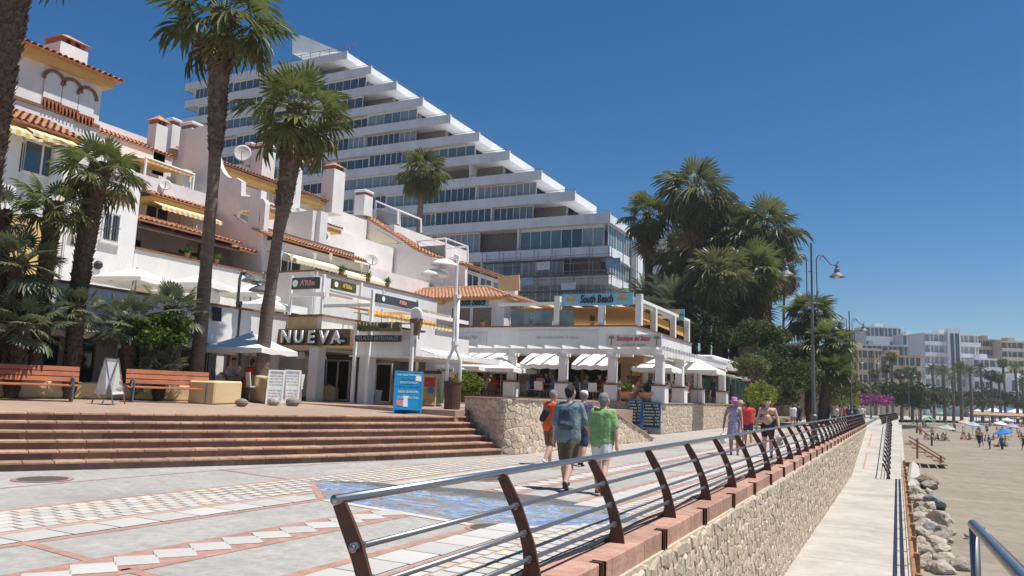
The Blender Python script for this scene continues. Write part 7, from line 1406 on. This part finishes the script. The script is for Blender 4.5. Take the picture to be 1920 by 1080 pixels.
for i, (px, D, tp_, bt, rz, k) in enumerate(((1487, 52, 'c_white', 'c_grey', 10, 1), (1497, 53, 'c_black', 'c_navy', 8, 0), (1535, 62, 'c_white', 'c_beige', 5, 0), (1550, 60, 'c_black', 'c_black', 0, 2), (1567, 64, 'c_white', 'c_navy', 180, 1), (1574, 70, 'c_beige', 'c_grey', 0, 0), (1582, 74, 'c_red', 'c_navy', 185, 1), (1596, 66, 'c_purple', 'c_navy', 0, 2), (1612, 76, 'c_navy', 'c_white', 0, 0), (1619, 80, 'c_green', 'c_navy', 180, 1), (1630, 90, 'c_white', 'c_grey', 0, 2), (1644, 92, 'c_grey', 'c_navy', 180, 0), (1653, 95, 'c_white', 'c_white', 0, 1), (1560, 85, 'c_teal', 'c_beige', 0, 2), (1590, 95, 'c_pink', 'c_white', 180, 1), (1540, 78, 'c_lavender', 'c_navy', 0, 1))):
    p = ground_at(px, D); p.x = min(p.x, -3.7)
    place(PW_[k], p, R(rz), 'distant walker in %s and %s, the %s past the purple hat' % (CN[tp_], CN[bt], ('first second third fourth fifth sixth seventh eighth ninth tenth eleventh twelfth thirteenth fourteenth fifteenth sixteenth'.split())[i]), FWK, tp_, bt)
# diners: seated on restaurant chairs
cols = ['c_white', 'c_red', 'c_black', 'c_blue', 'c_navy', 'c_pink', 'c_grey', 'c_green', 'c_beige', 'c_teal', 'c_olive', 'c_orange']; rr = random.Random(5); nd = 0
for i, (x, y, z) in enumerate(TSP):
    for k in rr.sample(range(4), 3 if i != 9 else 2):
        a = k*math.pi/2+.1; c1 = cols[nd % 12]; place(PS_[nd % 2], (x+math.cos(a)*.60, y+math.sin(a)*.60, z), a+math.pi/2, 'diner in %s seated at restaurant table %s from the hedge end' % (CN[c1], ('ten nine eight seven six five four three two one zero'.split())[i] if False else ('fourth', 'fifth', 'sixth', 'seventh', 'eighth', 'ninth', 'tenth', 'eleventh', 'twelfth', 'third', 'first')[i]), 'seated diners', c1, cols[(nd*5+3) % 12]); nd += 1
for i, (px, py, D) in enumerate(((440, 700, 25.6), (470, 700, 24.4), (168, 690, 25.8), (405, 700, 27.5))):
    p = on_d(px, py, D); place(PS_[i % 2], (p.x, p.y, 1.09), R((200, 20, 150, 60)[i]), ('diner in white under the big parasol, left of the pole', 'diner in red under the big parasol, right of the pole', 'diner in blue behind the left bench', 'diner in grey left of the tall palm trunk')[i], 'lower terrace diners', ('c_white', 'c_red', 'c_blue', 'c_grey')[i])
for i, (px, D, tp_) in enumerate(((1330, 46, 'c_black'), (1318, 45, 'c_black'), (1368, 55, 'c_black'), (1345, 50, 'c_navy'))):
    p = ground_at(px, D, 1.42); p.x = min(p.x, -10.7); place(PW_[i % 3], p, R(100*i), ('waiter in black standing under the corner parasol', 'standing guest in black near the third seaward column', 'standing guest in black by the green glass room', 'standing guest in navy before the last column')[i], 'people standing in the restaurant', tp_, 'c_navy')
# ================================================================== BEACH SIDE
# wooden fence along the walkway
FN = thing('wooden_fence', 'low wooden post and rail fence between the walkway and the rocks', 'fence', (.28, 33, -2.45)); pm = shared(MB().box(-.06, .06, -.06, .06, 0, 1.08), 'wood', 'fence_post', bevel=.012); rm = shared(MB().box(-.035, .035, 0, 2.3, -.055, .055), 'wood', 'fence_rail', bevel=.008)
for k in range(17):
    y = 14.2+2.3*k; obj_from('post', pm, FN, (random.uniform(-.015, .015), y-33, 0))
    if k < 16: obj_from('rail', rm, FN, (-.075, y-33, .93)); obj_from('rail', rm, FN, (-.075, y-33, .50))
# rocks
def rock_mesh(seed, m):
    rr = random.Random(seed); bm = bmesh.new(); bmesh.ops.create_icosphere(bm, subdivisions=3, radius=1); pl = [(V((rr.uniform(-1, 1), rr.uniform(-1, 1), rr.uniform(-1, 1))).normalized(), rr.uniform(.55, .85)) for _ in range(11)]
    for v in bm.verts:
        for n_, d in pl:
            k = v.co.dot(n_)
            if k > d: v.co -= n_*(k-d)*.92
        v.co += v.co.normalized()*(.10*mathutils.noise.noise(v.co*2.2+V((seed*3.1, 0, 0)))+.07*mathutils.noise.noise(v.co*5.5+V((seed*1.7, 2, 0))))
    me = bpy.data.meshes.new('boulder'); bm.to_mesh(me); bm.free(); me.materials.append(MATS[m]); return me
RM = [rock_mesh(i, 'rock') for i in range(6)]; RG = [rock_mesh(20+i, 'rock_grey') for i in range(2)]; mat('rock_brown', (.22, .165, .12), .9, var=.35, scale=2.5, bump=.9, bscale=7); RBn = rock_mesh(30, 'rock_brown')
rr = random.Random(9)
def rock(px, py, rpx, me, label, group='boulders beside the walkway', z=-3.0):
    p = on_z(px, py, z); r = rpx*mpp(p); o = obj_from('boulder', me, None, (p.x, p.y, z+r*.35)); o.rotation_euler = (rr.uniform(-.4, .4), rr.uniform(-.4, .4), rr.uniform(0, 6)); o.scale = (r*1.05, r*1.25, r*.8); tag(o, label, 'boulder', group)
rock(1732, 912, 21, RBn, 'dark brown boulder nearest the end of the fence'); rock(1752, 950, 21, RG[0], 'large blue grey boulder in the rock heap'); rock(1768, 985, 25, RM[0], 'largest pale boulder in the rock heap'); rock(1748, 1000, 17, RG[1], 'smaller blue grey boulder beside the fence')
for i in range(46):
    t = i/45; py = 905+170*t**.9; x0 = 1712+ (16*t); x1 = 1745+70*t; px_ = rr.uniform(x0, x1); rock(px_, py, rr.uniform(8, 15)*(1+.5*t), rr.choice(RM), 'pale limestone boulder in the heap between fence and sand')
for i in range(14): rock(rr.uniform(1760, 1840), rr.uniform(985, 1075), rr.uniform(4, 9), rr.choice(RM), 'small pale stone scattered on the sand below the heap', 'small stones on the sand')
ap = MB().prism([on_z(a, b, -2.6) for a, b in ((1698, 905), (1728, 900), (1722, 868), (1706, 862))], (0, 0, -.6)); struct('concrete_apron', ap, 'walkway', bevel=.2)
# steel stair rail near the camera
SR = thing('stair_rail', 'shiny steel handrail with post in the bottom right corner', 'handrail', on_z(1822, 1080, .3)); a = on_z(1826, 985, .95); b = on_z(1932, 1100, .95); c = a+(b-a)*2.2
MB().tube([a+(b-a).normalized()*-.03, a, b, c], .029, 14).build('handrail', 'steel', SR, smooth=True); MB().tube([a, (a.x, a.y, -.3)], .026, 12).build('post', 'steel_dull', SR, smooth=True); MB().tube([(a.x+.02, a.y, .62), (b.x, b.y, .62), (c.x, c.y, .62)], .018, 10).build('lower_rail', 'steel_dull', SR, smooth=True)
MB().prism([on_z(1846, 1006, .8), on_z(1940, 1098, .8), on_z(1952, 1092, .78), on_z(1856, 1000, .78)], (0, 0, -.04)).build('side_plate', 'brown_steel', SR); MB().prism([V((a.x-.3, a.y+.25, .0)), V((a.x+1.2, a.y+.25, .0)), V((c.x+1.2, c.y, 0)), V((c.x-.3, c.y, 0))], (0, 0, -.25)).build('landing', 'red_stone', SR)
# wooden stair rails down to the sand
WS = thing('beach_stair_rails', 'brown wooden stair rails leading down from the ramp to the sand', 'stairs', on_z(1720, 858, -3.0)); Y1, Y2 = 72, 77
for Y_, pa, pb in ((Y1, (1704, 818), (1773, 861)), (Y1, (1704, 826), (1770, 866)), (Y2, (1719, 799), (1752, 824))):
    a = on_y(pa[0], pa[1], Y_); b = on_y(pb[0], pb[1], Y_); MB().tube([a, b], .06, 8).build('rail', 'wood', WS)
for Y_, px_, p0, p1 in ((Y1, 1720, 822, 860), (Y1, 1764, 854, 868), (Y2, 1719, 798, 812), (Y2, 1747, 818, 836)):
    a = on_y(px_, p0, Y_); b = on_y(px_, p1, Y_); MB().bar(b, a, .16, .16, (0, 1, 0)).build('post', 'wood', WS)
for k in range(6): MB().box(.5+k*.5, 1.0+k*.5, Y1, Y2, -1.3-k*.3, -1.22-k*.3).build('tread', 'wood', WS)
# beach umbrellas
for n_, c_ in (('u_green', (.16, .42, .22)), ('u_sage', (.36, .42, .34)), ('u_peach', (.62, .40, .30)), ('u_sky', (.30, .48, .62)), ('u_blue', (.03, .20, .62)), ('u_white', (.66, .66, .66)), ('u_lav', (.36, .33, .48))): mat(n_, c_, .85, var=.1)
BZ = -3.0
for lb, px_, py_, wpx, m in (('small green beach umbrella nearest the ramp', 1740, 797, 20, 'u_green'), ('sage green striped beach umbrella', 1771, 812, 28, 'u_sage'), ('peach beach umbrella left of the sky blue one', 1806, 806, 22, 'u_peach'), ('sky blue beach umbrella touching the peach one', 1821, 810, 24, 'u_sky'), ('bright blue tilted beach umbrella at the right edge', 1885, 826, 30, 'u_blue'), ('white beach umbrella behind the bright blue one', 1872, 816, 22, 'u_white'), ('lavender beach umbrella farther out on the right', 1893, 803, 24, 'u_lav'), ('white beach umbrella far out behind the lavender one', 1885, 795, 18, 'u_white'), ('green beach umbrella far back in the crowd', 1762, 789, 14, 'u_green'), ('blue beach umbrella far back near the canopy', 1845, 786, 14, 'u_blue'), ('red peach beach umbrella far back on the right', 1912, 790, 16, 'u_peach')):
    D = 1450*2.1/wpx; b = ground_at(px_, D, 0); b.z = BZ-.006*max(0, b.x-10)+.012*max(0, min(b.y-90, 170)); t = parasol(b, 2.1, 1.75, 2.25, lb, m, 'beach umbrellas', val=.1, base=False, round_=True); t.rotation_euler = (R(10), R(-12 if 'tilted' in lb else 5), 0)
# sunbathers and bathers
rr = random.Random(23); SBX = []
def sandz(p): return BZ-.006*max(0, p.x-10)+.012*max(0, min(p.y-90, 170))
for i in range(58):
    px_ = rr.uniform(1700, 1925); D = rr.choice((110, 120, 135, 150, 160, 170, 180, 190))*rr.uniform(.95, 1.05)
    p = ground_at(px_, D); p.z = sandz(p); k = rr.random(); c1 = rr.choice(list(CN)); c2 = rr.choice(list(CN))
    if p.x < 1.5: continue
    if k < .62: place(PB_[i % 2], p, rr.uniform(0, 6.28), 'distant sunbather sitting on the crowded sand', 'sunbathers on the far sand', None, c2)
    else: place(PW_[i % 3], p, rr.uniform(0, 6.28), 'distant beachgoer standing on the crowded sand', 'beachgoers standing on the far sand', c1, c2)
for px_, D, k, lb in ((1833, 95, 0, 'beachgoer standing alone on the sand left of centre beach'), (1838, 98, 1, 'beachgoer standing beside another left on the open sand'), (1852, 92, 2, 'tall standing beachgoer in blue between the umbrellas'), (1916, 92, 0, 'beachgoer standing at the right edge of the photo'), (1875, 92, 2, 'beachgoer standing behind the bright blue umbrella')):
    p = ground_at(px_, D); p.z = sandz(p); place(PW_[k], p, rr.uniform(0, 6), lb, 'beachgoers on the open sand', ('c_black', 'c_navy', 'c_blue')[k], 'c_navy')
for px_, D, lb in ((1768, 108, 'sunbather seated under the sage umbrella'), (1764, 110, 'second sunbather under the sage umbrella'), (1800, 112, 'sunbather seated under the peach umbrella'), (1808, 113, 'second sunbather under the peach umbrella'), (1815, 112, 'third sunbather between peach and sky blue umbrellas'), (1868, 97, 'sunbather left of the bright blue umbrella'), (1880, 98, 'sunbather under the bright blue umbrella')):
    p = ground_at(px_, D); p.z = sandz(p); place(PB_[rr.randrange(2)], p, rr.uniform(0, 6), lb, 'sunbathers by the umbrellas', None, rr.choice(('c_red', 'c_navy', 'c_black')))
# beach bar canopy and tents on the far sand
BC = thing('beach_canopy', 'long low orange brown thatched canopy on the far beach', 'canopy', ground_at(1870, 185, -1.9)); a = ground_at(1818, 185); b = ground_at(1950, 180)
for k in range(12): q = a.lerp(b, k/11); MB().cyl((q.x, q.y), .08, -2.2, .6, 6).build('post', 'wood', BC)
MB().prism([V((a.x, a.y, .55)), V((b.x, b.y, .55)), V((b.x, b.y+7, 1.15)), V((a.x, a.y+7, 1.15))], (0, 0, .25)).build('thatch', mat('thatch', (.36, .22, .10), .95, var=.3, scale=2), BC)
for i, (px_, D, w, m, lb) in enumerate(((1842, 215, 5, 'u_white', 'white market tent beyond the thatched canopy, left one'), (1862, 220, 6, 'u_white', 'white market tent beyond the thatched canopy, middle one'), (1885, 225, 6, 'u_blue', 'blue tent beyond the thatched canopy'), (1905, 220, 5, 'u_white', 'white market tent beyond the thatched canopy, right one'), (1735, 160, 2.5, 'u_blue', 'small blue booth beyond the ramp railing'))):
    p = ground_at(px_, D, -1.0); t = thing('tent', lb, 'tent', p, 'tents on the far beach'); MB().add([(p.x-w/2, p.y-w/2, 1.6), (p.x+w/2, p.y-w/2, 1.6), (p.x+w/2, p.y+w/2, 1.6), (p.x-w/2, p.y+w/2, 1.6), (p.x, p.y, 2.8)], [(0, 1, 4), (1, 2, 4), (2, 3, 4), (3, 0, 4), (3, 2, 1, 0)]).build('roof', m, t)
    for sx_ in (-1, 1):
        for sy_ in (-1, 1): MB().cyl((p.x+sx_*w/2.1, p.y+sy_*w/2.1), .07, -1.2, 1.6, 6).build('pole', 'white_paint', t)
# ---------------------------------------------------------------- far palms and shrubs in front of the town
def far_palm_mesh(kind, seed):
    rr = random.Random(seed); mb = MB(); src = PING if kind == 'pin' else FANS_O
    n = 26 if kind == 'pin' else 30
    for i in range(n):
        me = src[i % len(src)]; t = i/n; el = R(78-(115 if kind == 'pin' else 130)*t+rr.uniform(-8, 8)); az = i*2.39996; M_ = Matrix.Rotation(az, 3, 'Z') @ Matrix.Rotation(-el, 3, 'Y') @ Matrix.Rotation(rr.uniform(-.3, .3), 3, 'X')
        mb.cm = 0; mb.add([M_ @ v.co for v in me.vertices], [tuple(p.vertices) for p in me.polygons if p.material_index == 0 and (p.index % 2 == 0 or kind != 'pin' or True)])
    return shared(mb, 'palm_olive', 'far_crown', recalc=False)
FC = {'pin': [far_palm_mesh('pin', 1), far_palm_mesh('pin', 2)], 'fan': [far_palm_mesh('fan', 3)]}
TRK = shared(MB().tube([(0, 0, 0), (.02, 0, .5), (0, 0, 1)], [.045, .034, .036], 7), 'trunk_smooth', 'far_trunk')
for i, (px_, cy, by, D, rp, kd, lb) in enumerate(((1671, 668, 740, 190, 11, 'fan', 'tall slim far palm before the beige arcaded block'), (1661, 690, 742, 180, 10, 'fan', 'shorter far palm left of the tall slim one'), (1688, 700, 745, 172, 12, 'fan', 'far palm right of the tall slim one'), (1708, 698, 748, 172, 13, 'fan', 'far palm below the orange roofed block'), (1722, 705, 752, 168, 12, 'pin', 'far feathery palm behind the ramp end'), (1748, 694, 768, 185, 15, 'pin', 'far date palm left before the hotel with glass strips'), (1768, 700, 778, 172, 20, 'pin', 'broad far date palm before the hotel with glass strips'), (1799, 694, 778, 172, 20, 'pin', 'broad far date palm right of the glass strips'), (1818, 698, 776, 178, 17, 'pin', 'leaning far date palm before the low white wing'), (1838, 690, 762, 205, 13, 'pin', 'far date palm before the white wing'), (1857, 703, 766, 205, 12, 'fan', 'far fan palm before the white wing'), (1872, 708, 768, 205, 11, 'fan', 'far fan palm right of the white wing'), (1880, 680, 765, 215, 10, 'fan', 'tall far palm left of the right edge'), (1903, 690, 770, 205, 13, 'pin', 'far date palm near the right edge'), (1916, 716, 776, 190, 13, 'pin', 'low far date palm at the right edge'), (1785, 712, 770, 190, 14, 'pin', 'low far date palm between the two broad ones'), (1640, 700, 748, 170, 11, 'fan', 'far palm above the bougainvillea'))):
    c = on_d(px_, cy, D); z0 = -1.2; t = thing('far_palm', lb, 'palm tree', (c.x, c.y, z0), 'palms along the far beach'); s = rp*mpp(c)/(2.9 if kd == 'pin' else 1.75)
    tr = obj_from('trunk', TRK, t); h_ = c.z-z0; tr.scale = (9, 9, h_); cr_ = obj_from('crown', FC[kd][i % len(FC[kd])], t, (0, 0, h_)); cr_.scale = (s, s, s); cr_.rotation_euler = (0, 0, i*1.3)
for i, (px_, py_, D, r, m) in enumerate(((1680, 738, 150, (5, 4, 2.6), 'bush_dark'), (1700, 745, 150, (4, 4, 2.4), 'bush_dark'), (1725, 748, 155, (4.5, 4, 2.6), 'bush_olive'), (1745, 750, 160, (4.5, 4, 2.6), 'bush_dark'), (1600, 735, 125, (4.5, 4, 2.5), 'bush_olive'), (1860, 745, 210, (7, 4, 2.2), 'bush_olive'), (1905, 752, 205, (6, 4, 2.2), 'bush_dark'), (1780, 750, 195, (8, 4, 2.4), 'bush_dark'), (1820, 750, 205, (7, 4, 2.2), 'bush_olive'))):
    p = on_d(px_, py_, D); bush('bush', ('dark bush before the beige block left of the tall slim far palm', 'dark bush under the far palms before the arcaded block', 'olive bush at the far end of the ramp', 'dark bush left of the broad date palms', 'olive bush beyond the second street lamp', 'olive bush before the low white wing', 'dark bush near the right edge before the brown apartments', 'dark bush between the broad date palms', 'olive bush right of the leaning date palm')[i], p, r[0], r[1], r[2], 2200, .55, m, 300+i, 'bushes along the far beach')
# small things on the house terraces
rr = random.Random(77)
for i, (px_, py_, x_) in enumerate(((350, 484, -27.1), (405, 494, -27.1), (640, 515, -24.1), (690, 527, -24.1), (726, 540, -24.1), (850, 611, None), (905, 612, None), (1110, 606, None))):
    p = on_x(px_, py_, x_) if x_ else on_y(px_, py_, 38.5); p.z = {-27.1: 6.86, -24.1: 6.98}.get(x_, 5.36); t = thing('plant_pot', ('small potted plant on the tiled terrace parapet beside the dark post', 'small potted plant on the parapet just right of the tallest trunk', 'potted plant on the long parapet above the olive sign', 'potted plant on the long parapet below the satellite dish', 'potted plant at the right end of the long parapet', 'potted plant on the coping below the closed shutters', 'potted plant on the coping at the corner of the tiled bar', 'potted plant on the coping under the long blue name board')[i], 'plant pot', p, 'potted plants on the parapets'); MB().lathe([(.09, 0), (.13, .2), (.14, .22), (.11, .22)], p, 10).build('pot', 'tile', t); mb = MB()
    for k in range(60): a = rr.uniform(0, 6.28); e = rr.uniform(.2, 1.45); l = rr.uniform(.15, .4); d = V((math.cos(a)*math.cos(e), math.sin(a)*math.cos(e), math.sin(e))); s_ = d.cross(V((0, 0, 1))).normalized()*.035; q = p+V((0, 0, .2))+d*rr.uniform(0, .15); mb.add([q, q+d*l*.5+s_, q+d*l, q+d*l*.5-s_], [(0, 1, 2, 3)])
    o = mb.build('foliage', 'bush_fresh', t, recalc=False); o['kind'] = 'stuff'
for i, (px_, py_, m) in enumerate(((528, 480, 'u_sky'), (547, 487, 'awn_yellow'), (590, 485, 'awn_yellow'), (620, 485, 'awn_yellow'), (678, 503, 'awn_yellow'))):
    p = on_x(px_, py_, -24.4) if i > 1 else on_y(px_, py_, 27.75); t = thing('pennant', ('pale blue pennant on the cream awning terrace', 'yellow pennant at the left of the cream awning terrace', 'yellow pennant at the parapet corner', 'yellow pennant in the middle of the long parapet', 'yellow pennant at the right of the long parapet')[i], 'flag', (p.x, p.y, 6.98), 'pennants on the terrace'); MB().tube([(p.x, p.y, 6.95), p+V((0, 0, .3))], .015, 5).build('pole', 'white_paint', t); MB().add([p+V((0, -.12, .28)), p+V((0, .12, .28)), p+V((.02, .07, .05)), p+V((0, 0, -.12)), p+V((-.02, -.07, .05))], [(0, 1, 2, 3, 4)]).build('cloth', m, t, recalc=False)
for i, (x, y0, z0, z1) in enumerate(((-26.93, 17.5, 4.3, 9.3), (-23.95, 27.7, 3.3, 6.9), (-24.0, 33.0, 4.3, 6.8))):
    MB().tube([(x+.04, y0, z0), (x+.04, y0, z1)], .035, 6).build('drain_pipe', 'white_paint', (wb, B_, B_)[i])
haze = MB().box(-600, 900, -60, 1000, -6, 64).build('haze', mat('haze_air', (1, 1, 1))); haze['kind'] = 'stuff'
nt = MATS['haze_air'].node_tree; nt.nodes.clear(); vo = nt.nodes.new('ShaderNodeVolumePrincipled'); vo.inputs['Color'].default_value = (.86, .92, 1, 1); vo.inputs['Density'].default_value = .00034; vo.inputs['Anisotropy'].default_value = .3; mo = nt.nodes.new('ShaderNodeOutputMaterial'); nt.links.new(vo.outputs[0], mo.inputs['Volume'])
bpy.data.scenes.remove(TMP)
